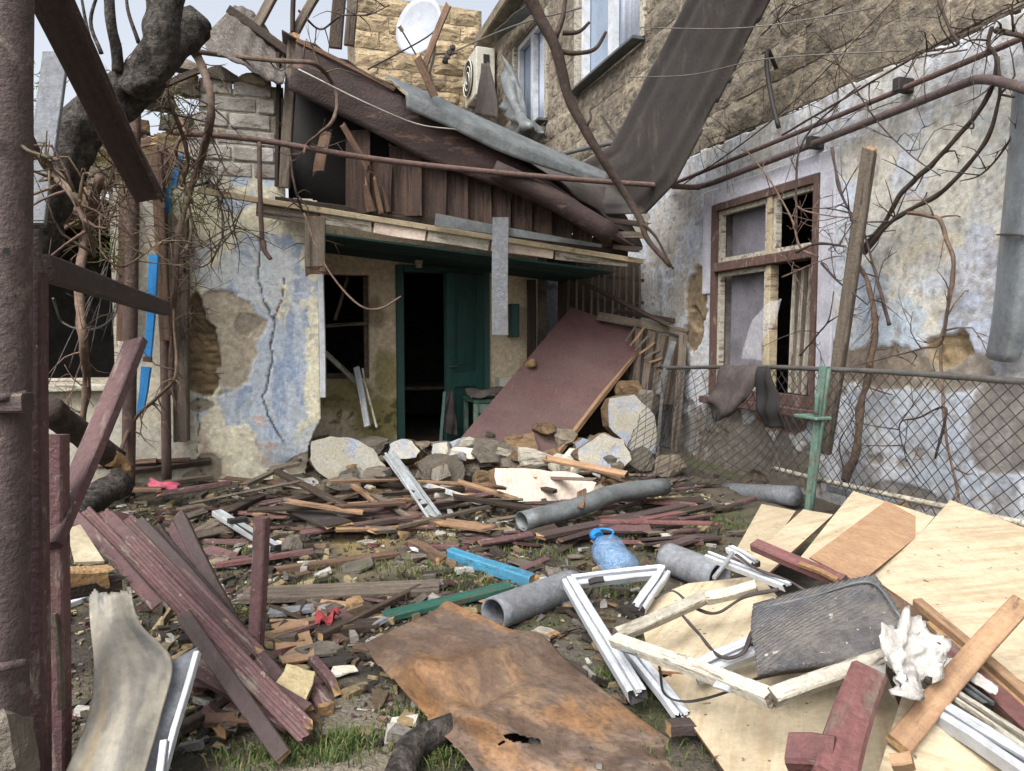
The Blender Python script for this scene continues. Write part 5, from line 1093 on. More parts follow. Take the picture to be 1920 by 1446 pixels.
pslab('plaster_chunk', [(1142, 748), (1190, 740), (1228, 780), (1232, 850), (1190, 852), (1170, 828), (1142, 800)], 6.35, .16, ('blue_white_paint', 'rubble'), 'upright cream and blue plaster block right of the maroon panel', tilt=-.05)
pslab('plaster_chunk', [(1078, 832), (1092, 822), (1104, 826), (1098, 838), (1080, 842)], 6.2, .08, ('blue_white_paint', 'rubble'), 'small white plaster fragment beside the hexagonal chunk', sub=2)
pslab('masonry_block', [(928, 878), (1010, 880), (1080, 888), (1118, 905), (1112, 930), (1060, 946), (990, 944), (932, 930)], 5.5, .22, ('pink_paint', 'rubble'), 'long pinkish white wall block with green rim lying flat', tilt=-.15)
pslab('plaster_slab', [(584, 828), (620, 818), (662, 822), (700, 842), (722, 872), (734, 902), (700, 910), (640, 908), (600, 888), (582, 862)], 6.42, .16, ('blue_white_paint', 'cement'), 'cream painted wall slab tipped over at the pillar foot', tilt=-.12)
pslab('masonry_block', [(782, 868), (815, 850), (858, 852), (872, 880), (862, 915), (800, 912)], 6.05, .18, ('cement', 'rubble'), 'grey cement lump with a white face left of the pink block', tilt=-.1)
pslab('plaster_chunk', [(810, 880), (838, 870), (846, 892), (822, 902), (808, 898)], 5.98, .05, ('white_peel', 'rubble'), 'small white plaster face on the cement lump', sub=2)
pslab('plaster_chunk', [(892, 822), (950, 830), (962, 842), (952, 860), (900, 868), (884, 850)], 6.3, .05, ('cement', 'cement'), 'grey flat cement shard resting on the maroon panel foot', sub=2, tilt=-.1)
pslab('plaster_chunk', [(934, 838), (960, 846), (956, 858), (930, 850)], 6.2, .03, ('white_peel', 'rubble'), 'little pale shard on the grey cement shard', sub=1)
for i, (px, py, rx, ry, Y, fm2, lb) in enumerate(((757, 842, 34, 20, 6.6, 'blue_white_paint', 'jagged blue-white wall piece right of the wire coil'), (868, 850, 30, 16, 6.35, 'pink_paint', 'pale pink wall piece at the lower left corner of the fallen panel'), (968, 866, 34, 14, 6.15, 'cement', 'flat grey wall piece between panel foot and pink block'), (1050, 868, 30, 18, 6.2, 'blue_white_paint', 'cream wall piece under the middle of the panel edge'),
        (1205, 862, 30, 24, 6.1, 'cement', 'grey angular wall piece right of the hexagonal chunk'), (1140, 918, 30, 14, 5.7, 'pink_paint', 'low pinkish wall piece right of the long pink block'), (838, 925, 30, 16, 5.65, 'blue_white_paint', 'pale wall piece beside the striped lath'), (700, 890, 26, 14, 6.0, 'cement', 'grey wall piece below the tipped slab right end'), (560, 905, 34, 14, 6.3, 'blue_white_paint', 'fallen cream plaster flake at the pillar foot'))):
    r2 = random.Random(900+i); pts = [(px+rx*math.cos(a)*r2.uniform(.75, 1.15), py+ry*math.sin(a)*r2.uniform(.75, 1.15)) for a in [k*6.283/7+r2.uniform(-.2, .2) for k in range(7)]]
    pslab('plaster_piece', pts, Y, .10, (fm2, 'rubble'), lb, sub=2, tilt=-.35)
for i, (px, py, Y, s, m, lb) in enumerate(((690, 842, 6.9, (.42, .4, .22), 'cement', 'broad grey rubble heap at the porch threshold'), (780, 862, 6.75, (.26, .24, .16), 'rubble', 'yellowish limestone lump before the doorway'), (820, 902, 6.1, (.22, .22, .18), 'rubble', 'tan limestone lump in front of the cement block'),
        (905, 900, 6.0, (.2, .2, .2), 'rubble', 'ochre stone lump at the left end of the pink block'), (900, 935, 5.75, (.18, .16, .12), 'rubble', 'ochre stone below the pink block left end'), (860, 945, 5.7, (.24, .2, .12), 'cement', 'flat grey lump under the blue-striped lath'), (1110, 880, 6.2, (.34, .3, .14), 'rubble', 'ochre wedge of stone under the hexagonal chunk'),
        (1190, 885, 6.3, (.34, .4, .3), 'cement', 'dark grey rubble behind the drainpipe right end'), (880, 880, 6.4, (.2, .2, .2), 'mortar', 'brown mortar lump at the panel foot'), (1210, 760, 6.7, (.3, .3, .34), 'cement', 'grey rubble lump behind the upright plaster block'),
        (547, 1025, 4.55, (.15, .14, .13), 'cement', 'grey stone beside the aluminium profile'), (665, 1130, 3.7, (.09, .08, .06), 'raw_wood', 'yellow crumbly lump near the red rag'), (1180, 730, 6.8, (.3, .26, .2), 'rubble', 'tan rubble behind the panel edge'), (615, 985, 4.9, (.3, .2, .12), 'mortar', 'dark earth clod with wood behind the grey stone'),
        (1040, 1075, 4.05, (.1, .1, .05), 'cement', 'small grey stone touching the blue beam tip'), (640, 905, 5.9, (.3, .2, .12), 'cement', 'grey rubble below the tipped wall slab'), (730, 930, 5.8, (.26, .22, .12), 'mortar', 'brown rubble behind the pale metal profile'))):
    p = PY(px, py, Y) if Y > 5.6 else GG(px, py, .03); rock('rubble_lump', p, s, m, seed=100+i, label=lb, cat='rubble')
r_ = random.Random(55)
for k in range(84):
    x, y = r_.uniform(.35, 3.35), r_.uniform(5.75, 6.95); sz = r_.uniform(.10, .34); lift = .30*math.exp(-((x-1.9)/1.3)**2)*sstep(5.7, 6.5, y)*r_.random()
    if 1.25 < x < 2.0 and y > 6.75: continue
    m = r_.choice(('cement', 'rubble', 'mortar', 'cement', 'rubble', 'blue_white_paint', 'white_peel'))
    HEAP.append((rock('masonry_lump', (x, y, float(gz(x, y))+sz*.25+lift), (sz, sz*r_.uniform(.7, 1.1), sz*r_.uniform(.45, .8)), m, seed=500+k, npts=18, label='masonry lump', cat='rubble', group='masonry lumps heaped at the porch'), (x, y, sz*.3), m))
V, F = [], []
for k in range(9):
    c0 = PY(735+k*4, 842-2*math.sin(k), 6.75); g = tube_geo([c0+np.array([.12*math.cos(a), .02*k, .06*math.sin(a)]) for a in np.linspace(0, 6.28, 12)], .004, sides=4, n=20); o_ = len(V); V += list(g[0]); F += [tuple(i+o_ for i in f) for f in g[1]]
mk('wire_coil', V, F, 'wire', label='coil of thin wire on the rubble at the threshold', cat='wire coil', smooth=True)
# lath shed right of the porch
shed = thing('lath_shed', 'dark slatted lean-to with broken laths behind the maroon panel', 'shed', (3.5, 7.5, 0))
for k in range(11):
    x = 3.02+k*.088; board('lath', np.array([x, 7.55, 1.45]), np.array([x+.02*random.uniform(-1, 1), 7.55, 2.10+.02*(k % 3)]), .022, .02, 'grey_wood', up='c', parent=shed, raw=None)
for z_ in (1.5, 1.76, 2.02): board('crossbar', np.array([2.95, 7.57, z_]), np.array([3.95, 7.57, z_-.06]), .035, .02, 'dark_wood', up='c', parent=shed, raw=None)
board('top_plate', PY(1120, 592, 7.2), PY(1292, 626, 6.75), .10, .09, 'grey_wood', parent=shed, jag=(.03, .05))
board('top_plate', PY(1150, 582, 7.3), PY(1285, 604, 6.9), .05, .05, 'dark_wood', parent=shed, jag=(.03, .05))
for k in range(14):
    a = PY(1190+k*7, 612+k*2, 7.0-.02*k); b = PY(1180+k*6, 760, 7.0-.02*k); board('wall_lath', b, a, .05, .02, 'grey_wood' if k % 3 else 'dark_wood', up='c', parent=shed, warp=.006, jag=(.02, 0))
for k in range(9):
    a = PY(1172+k*9, 640+k*8, 6.92-.015*k); b = PY(1200+k*9, 600+k*14, 6.9-.015*k); board('diagonal_lath', a, b, .02, .012, 'lath_wood' if k % 2 else 'grey_wood', up='c', parent=shed)
board('corner_post', PY(1262, 860, 6.62), PY(1282, 628, 6.62), .085, .07, 'grey_wood', up='c', parent=shed)
board('strut', PY(1235, 740, 6.6), PY(1262, 640, 6.6), .06, .03, 'dull_zinc', up='c', parent=shed)
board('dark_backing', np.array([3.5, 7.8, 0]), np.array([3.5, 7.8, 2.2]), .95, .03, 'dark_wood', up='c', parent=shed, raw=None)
board('rafter', PY(1088, 528, 7.3), PY(1255, 610, 6.75), .045, .05, 'dark_wood', up='c', parent=shed)
# porch fittings
board('porch_post', PY(997, 700, 7.75), PY(996, 525, 7.75), .10, .10, 'dark_wood', up='c', label='dark timber post at the right end of the porch wall', cat='post')
box('meter_box', (*sorted((PY(956, 570, 7.78)[0], PY(970, 570, 7.78)[0])), 7.70, 7.89, PY(956, 632, 7.78)[2], PY(956, 570, 7.78)[2]), 'teal_door', label='small teal meter box on the porch wall behind the hanging board', cat='meter box')
tb = thing('small_table', 'small green stand with rubbish on it beside the open door', 'table', tuple(PY(900, 850, 7.3)))
tx0, tx1, tz = PY(884, 760, 7.3)[0], PY(965, 760, 7.3)[0], PY(884, 748, 7.3)[2]
box('top', (tx0, tx1, 7.2, 7.7, tz-.04, tz), 'green_paint', parent=tb)
for a in (tx0+.03, tx1-.03):
    for b in (7.23, 7.66): box('leg', (a-.025, a+.025, b-.025, b+.025, .05, tz-.041), 'post_green', parent=tb)
box('apron', (tx0+.06, tx1-.06, 7.215, 7.24, tz-.15, tz-.042), 'post_green', parent=tb)
drape('red_cloth', [[np.array([tx0-.02, 7.18, tz+.03]), np.array([tx0+.2, 7.16, tz+.04]), np.array([tx1-.05, 7.2, tz+.06])], [np.array([tx0-.02, 7.5, tz+.06]), np.array([tx0+.2, 7.5, tz+.08]), np.array([tx1, 7.5, tz+.07])]], 'dark_cloth', 'crumpled dusty cloth on the small green stand', .02)
box('white_box', (*sorted((PY(932, 700, 7.6)[0], PY(958, 700, 7.6)[0])), 7.5, 7.68, tz+.06, tz+.20), 'ac_white', label='small white carton on the rubbish-strewn stand', cat='box')
rock('jar', np.array([PY(964, 690, 7.6)[0], 7.6, tz+.15]), (.06, .06, .16), 'black', seed=60, npts=40, label='little black jar beside the white carton', cat='jar')
tube('log_end', [PY(985, 690, 7.2), PY(1000, 680, 7.05)], .045, mats='raw_wood', sides=10, label='pale round stick end on the rubbish by the panel', cat='stick')
drape('hanging_rag', [[PY(840, 736, 7.5), PY(848, 734, 7.5)], [PY(832, 780, 7.45), PY(856, 782, 7.45)], [PY(834, 812, 7.45), PY(858, 818, 7.45)]], 'dark_cloth', 'grey rag hanging on the green door edge', .015)
board('green_lath', PY(826, 850, 7.2), PY(833, 735, 7.35), .035, .03, 'teal_door', up='c', raw=None, label='teal green lath standing before the open door', cat='lath')
bl_ = thing('light_bulb', 'bare lamp holder under the porch ceiling above the doorway', 'lamp', tuple(PY(785, 500, 7.3)))
tube('cap', [PY(785, 488, 7.3), PY(785, 502, 7.3)], .045, .03, 'white_peel', sides=14, parent=bl_); tube('rod', [PY(785, 462, 7.3), PY(785, 490, 7.3)], .01, mats='dark_wire', parent=bl_)
# ================================================================== yard: explicit boards
def gb_(name, a, b, w, h, m, label, cat='plank', dz=(.02, .02), jag=(.05, .05), **k):
    return board(name, GG(*a, dz[0]), GG(*b, dz[1]), w, h, m, jag=jag, label=label, cat=cat, **k)
gb_('blue_beam', (832, 1034), (1003, 1092), .075, .065, 'blue_paint', 'light blue painted square beam with a pale snapped end', 'beam', (.05, .05), (.10, .03))
gb_('green_plank', (700, 1164), (962, 1096), .085, .03, 'green_paint', 'green peeling plank lying beside the rusty sheet tip', dz=(.03, .04), jag=(.12, .05))
gb_('grey_board', (455, 1118), (826, 1100), .17, .035, 'grey_wood', 'long dark grey board lying flat across the yard', dz=(.03, .03), jag=(.02, .02))
gb_('brown_plank', (508, 1072), (756, 1038), .07, .035, 'brown_wood', 'thin brown plank behind the long grey board')
gb_('dark_plank', (772, 1018), (832, 1052), .07, .05, 'brown_wood', 'short dark plank stub at the blue beam tail')
board('dark_plank', GG(514, 882, .20), GG(680, 966, .05), .06, .035, 'dark_wood', jag=(.06, .08), label='dark plank slanting from the pillar foot to the heap')
board('light_stick', GG(638, 892, .18), GG(706, 942, .06), .05, .03, 'lath_wood', jag=(.1, .03), label='short light brown stick under the tipped wall slab', cat='stick')
gb_('brown_plank', (690, 938), (835, 984), .09, .035, 'brown_wood', 'orange-brown split plank right of the light stick', dz=(.05, .05), jag=(.1, .1))
gb_('brown_plank', (545, 950), (800, 982), .09, .03, 'dark_wood', 'long brown plank at the heap edge before the slab', dz=(.06, .05), jag=(.1, .1))
pf_ = thing('metal_profile', 'pale metal channel profile propped in the rubble', 'profile', tuple(GG(815, 970)))
board('channel', PY(728, 852, 6.2), GG(818, 972, .03), .10, .014, 'aluminium', up=(-.3, -.7, .6), parent=pf_, raw=None)
board('lip', PY(724, 854, 6.19), GG(806, 974, .05), .018, .05, 'aluminium', up=(-.3, -.7, .6), parent=pf_, raw=None)
board('lip', PY(738, 850, 6.19), GG(826, 970, .05), .018, .05, 'aluminium', up=(-.3, -.7, .6), parent=pf_, raw=None)
board('metal_profile', PY(690, 800, 7.0), PY(668, 690, 7.5), .06, .03, 'aluminium', up='c', raw=None, label='pair of thin metal strips leaning under the porch window, wider', cat='profile')
board('metal_profile', PY(706, 802, 7.0), PY(680, 692, 7.5), .02, .02, 'white_peel', up='c', raw=None, label='thin white strip leaning beside the metal one under the window', cat='profile')
board('lath', PY(782, 902, 5.7), PY(1004, 916, 5.5), .022, .022, 'lath_wood', up='c', label='long thin tan lath lying across the pink block', cat='lath')
board('lath', PY(1001, 918, 5.48), PY(1003, 894, 5.48), .03, .02, 'lath_wood', up='c', label='tiny upright end piece of the tan lath', cat='lath')
board('striped_lath', PY(784, 905, 5.75), GG(905, 944, .05), .04, .02, 'blue_white_paint', up='c', raw=None, label='white lath with pale blue stripes in the rubble', cat='lath')
hollow('drainpipe_piece', PY(978, 978, 4.55), PY(1246, 912, 4.9), .082, 'dull_zinc', .006, flat=.8, bend=[PY(1080, 952, 4.66), PY(1150, 926, 4.8)], label='dented grey metal drainpipe lying on the maroon laths', cat='pipe', rough=.06)
gb_('pipe_plank', (1010, 1006), (1290, 948), .10, .03, 'brown_paint', 'grey-maroon plank lying under the dented drainpipe', dz=(.05, .06), jag=(.02, .05))
hollow('grey_pipe', GG(925, 1152, .07), GG(1075, 1096, .07), .075, 'asbestos', .012, label='short grey cement pipe behind the rusty sheet', cat='pipe')
hollow('grey_pipe', GG(1252, 1046, .085), GG(1350, 1085, .085), .085, 'asbestos', .012, label='grey cement pipe stub beside the plywood pile', cat='pipe')
# aluminium profile by the slats
ap = thing('aluminium_profile', 'silver window profile lying behind the maroon slats', 'profile', tuple(GG(460, 1000)))
pa, pb = GG(408, 962, .12), GG(516, 1028, .07)
board('channel', pa, pb, .07, .04, 'aluminium', parent=ap, raw='dark_wire'); board('gasket', pa+np.array([0, -.045, .005]), pb+np.array([0, -.045, .005]), .016, .03, 'dark_wire', parent=ap, raw=None)
board('clip', pa*.62+pb*.38+np.array([-.05, -.03, .035]), pa*.62+pb*.38+np.array([.05, .02, .035]), .05, .03, 'dark_wire', parent=ap, raw=None)
# maroon slat bundle
S = [((140, 968, 2.95), (304, 1142, 2.55), .046, 'maroon slat snapped at a pale end, lowest on the left of the bundle', (0, .06)), ((162, 960, 3.0), (578, 1388, 2.30), .040, 'longest maroon slat of the bundle, lower edge', (0, 0)), ((196, 962, 3.02), (588, 1372, 2.32), .040, 'long maroon slat lying upon the longest one', (0, 0)),
     ((204, 968, 3.0), (470, 1240, 2.62), .048, 'third maroon slat from the left in the bundle', (0, 0)), ((240, 975, 3.02), (492, 1228, 2.66), .046, 'fourth maroon slat from the left in the bundle', (0, 0)), ((262, 978, 3.02), (470, 1200, 2.7), .040, 'fifth maroon slat from the left in the bundle', (0, 0)),
     ((290, 985, 3.05), (450, 1190, 2.74), .046, 'sixth maroon slat from the left with pale chipped top', (.02, 0)), ((332, 962, 3.1), (470, 1230, 2.75), .052, 'steep maroon slat at the right of the bundle', (0, 0)), ((318, 984, 3.1), (400, 1130, 2.85), .04, 'short maroon slat behind the steep one', (.03, 0)),
     ((345, 1150, 2.62), (530, 1422, 2.22), .052, 'maroon slat pointing down to the grass', (0, .01)), ((470, 1215, 2.7), (540, 1290, 2.55), .05, 'short maroon slat right of the upright one', (0, 0))]
for a, b, w, lb, jg in S:
    jg = (max(jg[0], random.choice((0, .03))), max(jg[1], random.choice((0, .02, .05)))); board('maroon_lath', D(a[0], a[1], a[2]+random.uniform(-.05, .05)), D(*b), w, .03, random.choice(('maroon_paint', 'maroon_paint', 'brown_paint')), up=(-.35+random.gauss(0, .12), -.6, .7+random.gauss(0, .15)), jag=jg, groove=random.choice((0, 0, .15)), label=lb, cat='lath', raw='raw_wood' if max(jg) > .02 else 'maroon_paint')
ua, ub = GG(478, 1292, .0), D(489, 970, 2.72); board('upright_lath', ua, ub, .05, .045, 'maroon_paint', up=(-.5, -.8, 0), raw='maroon_paint', label='maroon slat standing upright at the right of the bundle', cat='lath')
board('wide_board', D(352, 1225, 2.6), D(566, 1352, 2.38), .12, .03, 'maroon_paint', up=(.1, -.5, .8), jag=(.03, .03), label='wide maroon board under the slat bundle', cat='plank')
board('timber_end', D(440, 1345, 2.42), D(405, 1375, 2.36), .05, .05, 'brown_wood', jag=(0, .02), label='pale broken timber end under the slats', cat='timber')
# bent sheet metal at lower left
def streak(u, v):
    n = fbm(u*3, v*6, 5, 63, 1); n2 = fbm(u*7, v*5, 4, 67, 1)
    c_ = np.zeros(u.shape+(3,))+L3(158, 152, 138, .74); c_ = lay(c_, sstep(.42, .62, n)*.8, L3(134, 132, 126, .72)); c_ = lay(c_, sstep(.52, .62, n2)*.6, L3(176, 170, 154, .76))
    c_ = lay(c_, np.exp(-((v-.22)/.06)**2)*sstep(.2, .6, u)*.6, L3(176, 156, 122, .8)); c_ = lay(c_, sstep(.60, .68, n)*sstep(.5, .1, u)*.8, L3(92, 90, 90, .75)); return c_
sheet('bent_sheet', [[D(166, 1098, 2.46), D(204, 1092, 2.44), D(242, 1094, 2.43)], [D(170, 1170, 2.35), D(215, 1168, 2.31), D(262, 1166, 2.33)], [D(176, 1260, 2.22), D(235, 1254, 2.17), D(322, 1236, 2.24)], [D(165, 1350, 2.10), D(228, 1350, 2.05), D(302, 1342, 2.11)], [D(122, 1450, 1.98), D(195, 1455, 1.94), D(272, 1450, 1.99)], [D(80, 1540, 1.88), D(165, 1550, 1.84), D(250, 1550, 1.88)]], 'streak_metal', nu=80, nv=40, thick=.004, colfn=lambda u, v: streak(u, v),
      disp=lambda u, v: .003*np.sin(v*5+u*3)+.002*np.sin(u*13)*(1-v), keep=lambda u, v: u > .02+.05*fbm(v*6, 0*u, 3, 61, 1), label='bent beige-grey sheet metal curling up at the lower left', cat='metal sheet') if 'siding_metal' in MATS else None
sheet('sheet_flange', [[D(318, 1240, 2.28), D(372, 1212, 2.34)], [D(296, 1340, 2.13), D(345, 1330, 2.18)], [D(265, 1455, 2.0), D(308, 1455, 2.06)], [D(240, 1550, 1.92), D(285, 1550, 1.96)]], 'asbestos', nu=24, nv=8, thick=.02, disp=lambda u, v: .008*np.sin(u*22)*v, label='flat grey strip with white edge beside the bent sheet', cat='strip')
board('white_edge', D(368, 1225, 2.3), D(308, 1448, 2.0), .018, .022, 'pvc', up='c', raw=None, label='white plastic edge along the grey strip', cat='strip')
board('white_peg', D(312, 1390, 1.96), D(298, 1450, 1.9), .02, .02, 'pvc', up='c', raw=None, label='short white stick at the bottom by the bent sheet', cat='stick')
slab('siding_scrap', [D(126, 990, 2.75), D(150, 985, 2.8), D(196, 1050, 2.62), D(140, 1056, 2.58)], .01, ('siding', 'siding'), label='ribbed cream siding scrap under the slat tops', cat='siding')
board('split_timber', D(118, 1088, 2.5), D(212, 1080, 2.62), .075, .06, 'raw_wood', up='c', jag=(0, .05), label='pale split timber end poking out behind the gate', cat='timber')
board('split_timber', D(120, 1110, 2.5), D(240, 1090, 2.66), .05, .05, 'dark_wood', up='c', jag=(0, .05), label='dark timber just under the pale split one', cat='timber')
board('pvc_stick', GG(124, 1136, .02), GG(170, 1118, .02), .03, .03, 'pvc', raw=None, label='little white stick behind the bent sheet', cat='stick')
# scattered near pieces in the centre-left
slab('hardboard_piece', [GG(505, 1160, .03), GG(578, 1165, .03), GG(590, 1235, .03), GG(530, 1245, .02)], .012, ('hardboard', 'ply_edge'), jag=.01, sub=3, label='brown hardboard piece right of the upright slat', cat='board')
slab('foam_block', [D(538, 1242, 2.62), D(590, 1262, 2.62), D(572, 1335, 2.42), D(508, 1298, 2.48)], .05, ('foam', 'foam'), jag=.008, sub=3, label='yellowish foam board at the slat bundle end', cat='foam')
gb_('red_stub', (585, 1298), (614, 1330), .06, .05, 'maroon_paint', 'stubby maroon block with pale end by the foam board', 'block', (.03, .03), (0, .02))
gb_('red_stub', (588, 1235), (640, 1305), .035, .03, 'maroon_paint', 'maroon lath split to raw wood beside the foam board', 'lath', (.04, .02), (0, .12))
gb_('dark_slab', (575, 1180), (720, 1172), .10, .03, 'dark_wood', 'dark flat board in front of the red rag')
gb_('grey_shard', (500, 1150), (600, 1140), .08, .02, 'asbestos', 'pale grey shard above the hardboard piece', 'shard')
gb_('grey_shard', (1000, 1180), (1046, 1196), .07, .02, 'white_peel', 'small pale shard right of the rusty sheet ridge', 'shard')
gb_('white_shard', (770, 1028), (832, 1042), .03, .02, 'pvc', 'white plastic splinter behind the blue beam', 'splinter')
gb_('dark_sheet', (560, 955), (640, 985), .2, .02, 'dark_sheet', 'black curled felt scrap on the earth heap', 'felt', (.1, .12), (.04, .04))
gb_('red_end', (1250, 1368), (1300, 1360), .05, .04, 'brown_paint', 'dark maroon block at the rusty sheet right edge', 'block', (.06, .06), (.01, .01))
drape('red_rag', [[GG(588, 1172, .04), GG(620, 1165, .05)], [GG(592, 1158, .05), GG(640, 1152, .05)]], 'red_cloth', 'small red rag on the ground mid yard', .02)
drape('pink_scrap', [[GG(276, 910, .12), GG(300, 915, .14), GG(328, 918, .12)], [GG(282, 900, .12), GG(305, 905, .14), GG(340, 910, .10)]], 'pink_plastic', 'bright pink plastic scrap near the post feet', .01)
board('black_stick', GG(600, 1195, .04), GG(790, 1100, .03), .03, .03, 'dark_wood', label='thin black stick pointing at the long grey board', cat='stick')
tube('branch_elbow', [GG(738, 1500, .04), GG(762, 1420, .05), GG(790, 1388, .06), GG(860, 1352, .08)], .052, .038, 'bark', sides=14, rough=.2, label='thick dark branch elbow under the rusty sheet', cat='branch')
# ---- rusty sheet
ctl = [[D(675, 1210, 2.95), D(755, 1172, 3.02), D(840, 1128, 3.05)], [D(718, 1270, 2.70), D(850, 1215, 2.68), D(940, 1172, 2.80)], [D(800, 1360, 2.38), D(905, 1300, 2.38), D(1080, 1255, 2.60)], [D(860, 1425, 2.20), D(1010, 1380, 2.26), D(1200, 1345, 2.42)], [D(905, 1500, 2.06), D(1100, 1480, 2.10), D(1350, 1440, 2.24)], [D(950, 1600, 1.9), D(1150, 1580, 1.92), D(1460, 1530, 2.05)]]
def rust_d(u, v):
    return -.05*np.exp(-((u-.33-.10*v)/.035)**2)*sstep(.75, .45, v)+.03*np.exp(-((u-.46)/.05)**2-((v-.4)/.3)**2)+.02*np.sin(v*7+u*4)*u+1.9*(.035*np.exp(-((v-.15-.3*u)/.12)**2)*sstep(.1, .3, u)*sstep(.7, .5, u)-.03*np.exp(-((u-.42)/.06)**2-((v-.30)/.22)**2)+.022*np.exp(-((u-.30)/.05)**2)+.012*(fbm(u*6, v*5, 3, 7, 1)-.5))
def rust_c(u, v):
    n = fbm(u*9, v*6, 5, 21, 1); n2 = fbm(u*5, v*4, 5, 25, 1); n3 = fbm(u*22, v*14, 4, 29, 1)
    c_ = np.zeros(u.shape+(3,))+L3(122, 102, 86, .74)
    c_ = lay(c_, sstep(.48, .62, n)*.9, L3(146, 120, 94, .74)); c_ = lay(c_, sstep(.58, .68, n2)*.8, L3(156, 116, 78, .74))
    c_ = lay(c_, sstep(.5, .62, 1-n2)*.85, L3(96, 78, 66, .8)); c_ = lay(c_, sstep(.55, .9, u)*sstep(.42, .6, n3)*.8, L3(176, 156, 138, .76))
    c_ = lay(c_, sstep(.62, .7, fbm(u*12, v*8, 4, 33, 1))*.35, L3(122, 110, 104, .8)); c_ = lay(c_, np.exp(-((u-.30)/.10)**2-((v-.22)/.3)**2)*.6, L3(160, 114, 70, .74))
    sp_ = fbm(u*90, v*60, 3, 35, 1); c_ = lay(c_, sstep(.55, .7, sp_)*.5, L3(84, 66, 58, .7)); return c_*(.62+.50*n3)[..., None]
sheet('rusty_sheet', ctl, 'rust_sheet', nu=150, nv=90, thick=.003, disp=rust_d, colfn=rust_c, keep=lambda u, v: (np.hypot((u-.60-.12*(v-.40))/.016, (v-.40)/.085)+.6*(fbm(u*40, v*12, 2, 3, 1)-.5) > 1) & (v > .02+.03*fbm(u*9, 0*v, 3, 4, 1)) & (np.hypot((u-.60)/.004, (v-.28)/.02) > 1), label='large rust-brown metal sheet with a torn hole in the foreground', cat='metal sheet')
# ---- blue bottle
bc = GG(1150, 1046, .13); bot = thing('water_bottle', 'crumpled blue plastic water bottle lying in the yard', 'bottle', tuple(bc))
bx = nrm(np.array([-FWD[0], -FWD[1], 0])+RGT*.35+np.array([0, 0, -.35])); pro = [(-.20, .0), (-.195, .035), (-.18, .04), (-.165, .05), (-.14, .085), (-.10, .108), (-.03, .112), (.0, .106), (.03, .112), (.10, .112), (.16, .104), (.175, .06), (.165, .0)]
by = nrm(np.cross([0, 0, 1.], bx)); bz = np.cross(bx, by); V, F, ns = [], [], 26
for i, (x_, r_) in enumerate(pro):
    for j in range(ns):
        th = 2*math.pi*j/ns; k = r_*(1+.16*mnoise.noise(Vector((x_*16, math.cos(th)*2, math.sin(th)*2)))); V.append(bc+(bx*x_+by*k*math.cos(th)+bz*k*.92*math.sin(th))*.86)
for i in range(len(pro)-1):
    for j in range(ns): a, b = i*ns+j, i*ns+(j+1) % ns; F.append((a, b, b+ns, a+ns))
mk('body', V, F, 'pet_blue', parent=bot, smooth=True)
tube('handle', [bc-bx*.15+by*.05+bz*.02, bc-bx*.20+by*.09+bz*.03, bc-bx*.23+by*.02+bz*.03, bc-bx*.19-by*.03], .007, mats='bright_blue', parent=bot)
V, F = tube_geo([bc-bx*.195, bc-bx*.235], .036, sides=18, n=2); mk('cap', V, F, 'bright_blue', parent=bot)
# ================================================================== plywood and window-frame pile on the right
PLY = ('plywood', 'ply_edge'); UPN = np.array([-.2, -.5, .8])
def ply(name, pts, label, mats=PLY, thick=.014, cat='plywood', **k): return slab(name, [D(*p) for p in pts], thick, mats, n=UPN, label=label, cat=cat, **k)
ply('plywood_sheet', [(1780, 955, 4.00), (2060, 1020, 3.30), (1960, 1340, 2.30), (1648, 1068, 3.05)], 'largest plywood sheet, leaning on the fence at the right edge')
ply('plywood_sheet', [(1600, 918, 4.62), (1752, 972, 4.05), (1640, 1100, 3.05), (1490, 1062, 3.35)], 'cream plywood sheet leaning on the fence left of the largest one', thick=.012)
ply('hardboard_sheet', [(1662, 938, 4.28), (1746, 985, 3.95), (1612, 1092, 3.02), (1518, 1046, 3.22)], 'brown hardboard panel lying on the cream plywood', ('hardboard', 'ply_edge'), .008)
ply('plywood_sheet', [(1506, 955, 4.48), (1562, 965, 4.30), (1440, 1075, 3.35), (1392, 1060, 3.5)], 'narrow pale plywood strip at the far left of the pile', thick=.012)
ply('plywood_sheet', [(1428, 945, 4.75), (1492, 958, 4.58), (1428, 1050, 3.72), (1378, 1035, 3.85)], 'small plywood offcut beside the slumped mesh', thick=.012)
ply('plywood_sheet', [(1195, 1128, 3.36), (1290, 1092, 3.50), (1425, 1082, 3.42), (1500, 1170, 2.80), (1330, 1260, 2.52), (1222, 1262, 2.64)], 'plywood piece under the white window frames')
ply('plywood_sheet', [(1236, 1268, 2.58), (1430, 1205, 2.68), (1660, 1250, 2.30), (1740, 1480, 1.84), (1372, 1465, 2.02)], 'big plywood sheet in the near centre of the pile')
ply('plywood_sheet', [(1640, 1470, 1.78), (1690, 1310, 2.05), (1960, 1400, 1.86), (1990, 1560, 1.66)], 'plywood sheet at the lower right corner')
ply('plywood_sheet', [(1640, 1090, 2.86), (1700, 1130, 2.74), (1920, 1330, 2.2), (1800, 1350, 2.2), (1600, 1160, 2.72)], 'brown-stained board edge under the largest plywood sheet', ('brown_wood', 'ply_edge'), .02)
def db(name, a, b, w, h, m, label, cat='plank', up=UPN, **k): return board(name, D(*a), D(*b), w, h, m, up=up, label=label, cat=cat, **k)
db('maroon_strip', (1416, 1022, 3.28), (1580, 1092, 2.92), .058, .04, 'red_paint', 'dark red wooden strip resting on the plywood sheets', 'strip', raw='red_paint')
db('tan_strip', (1500, 1058, 3.05), (1572, 1088, 2.90), .02, .02, 'raw_wood', 'thin raw wood sliver beside the dark red strip', 'sliver')
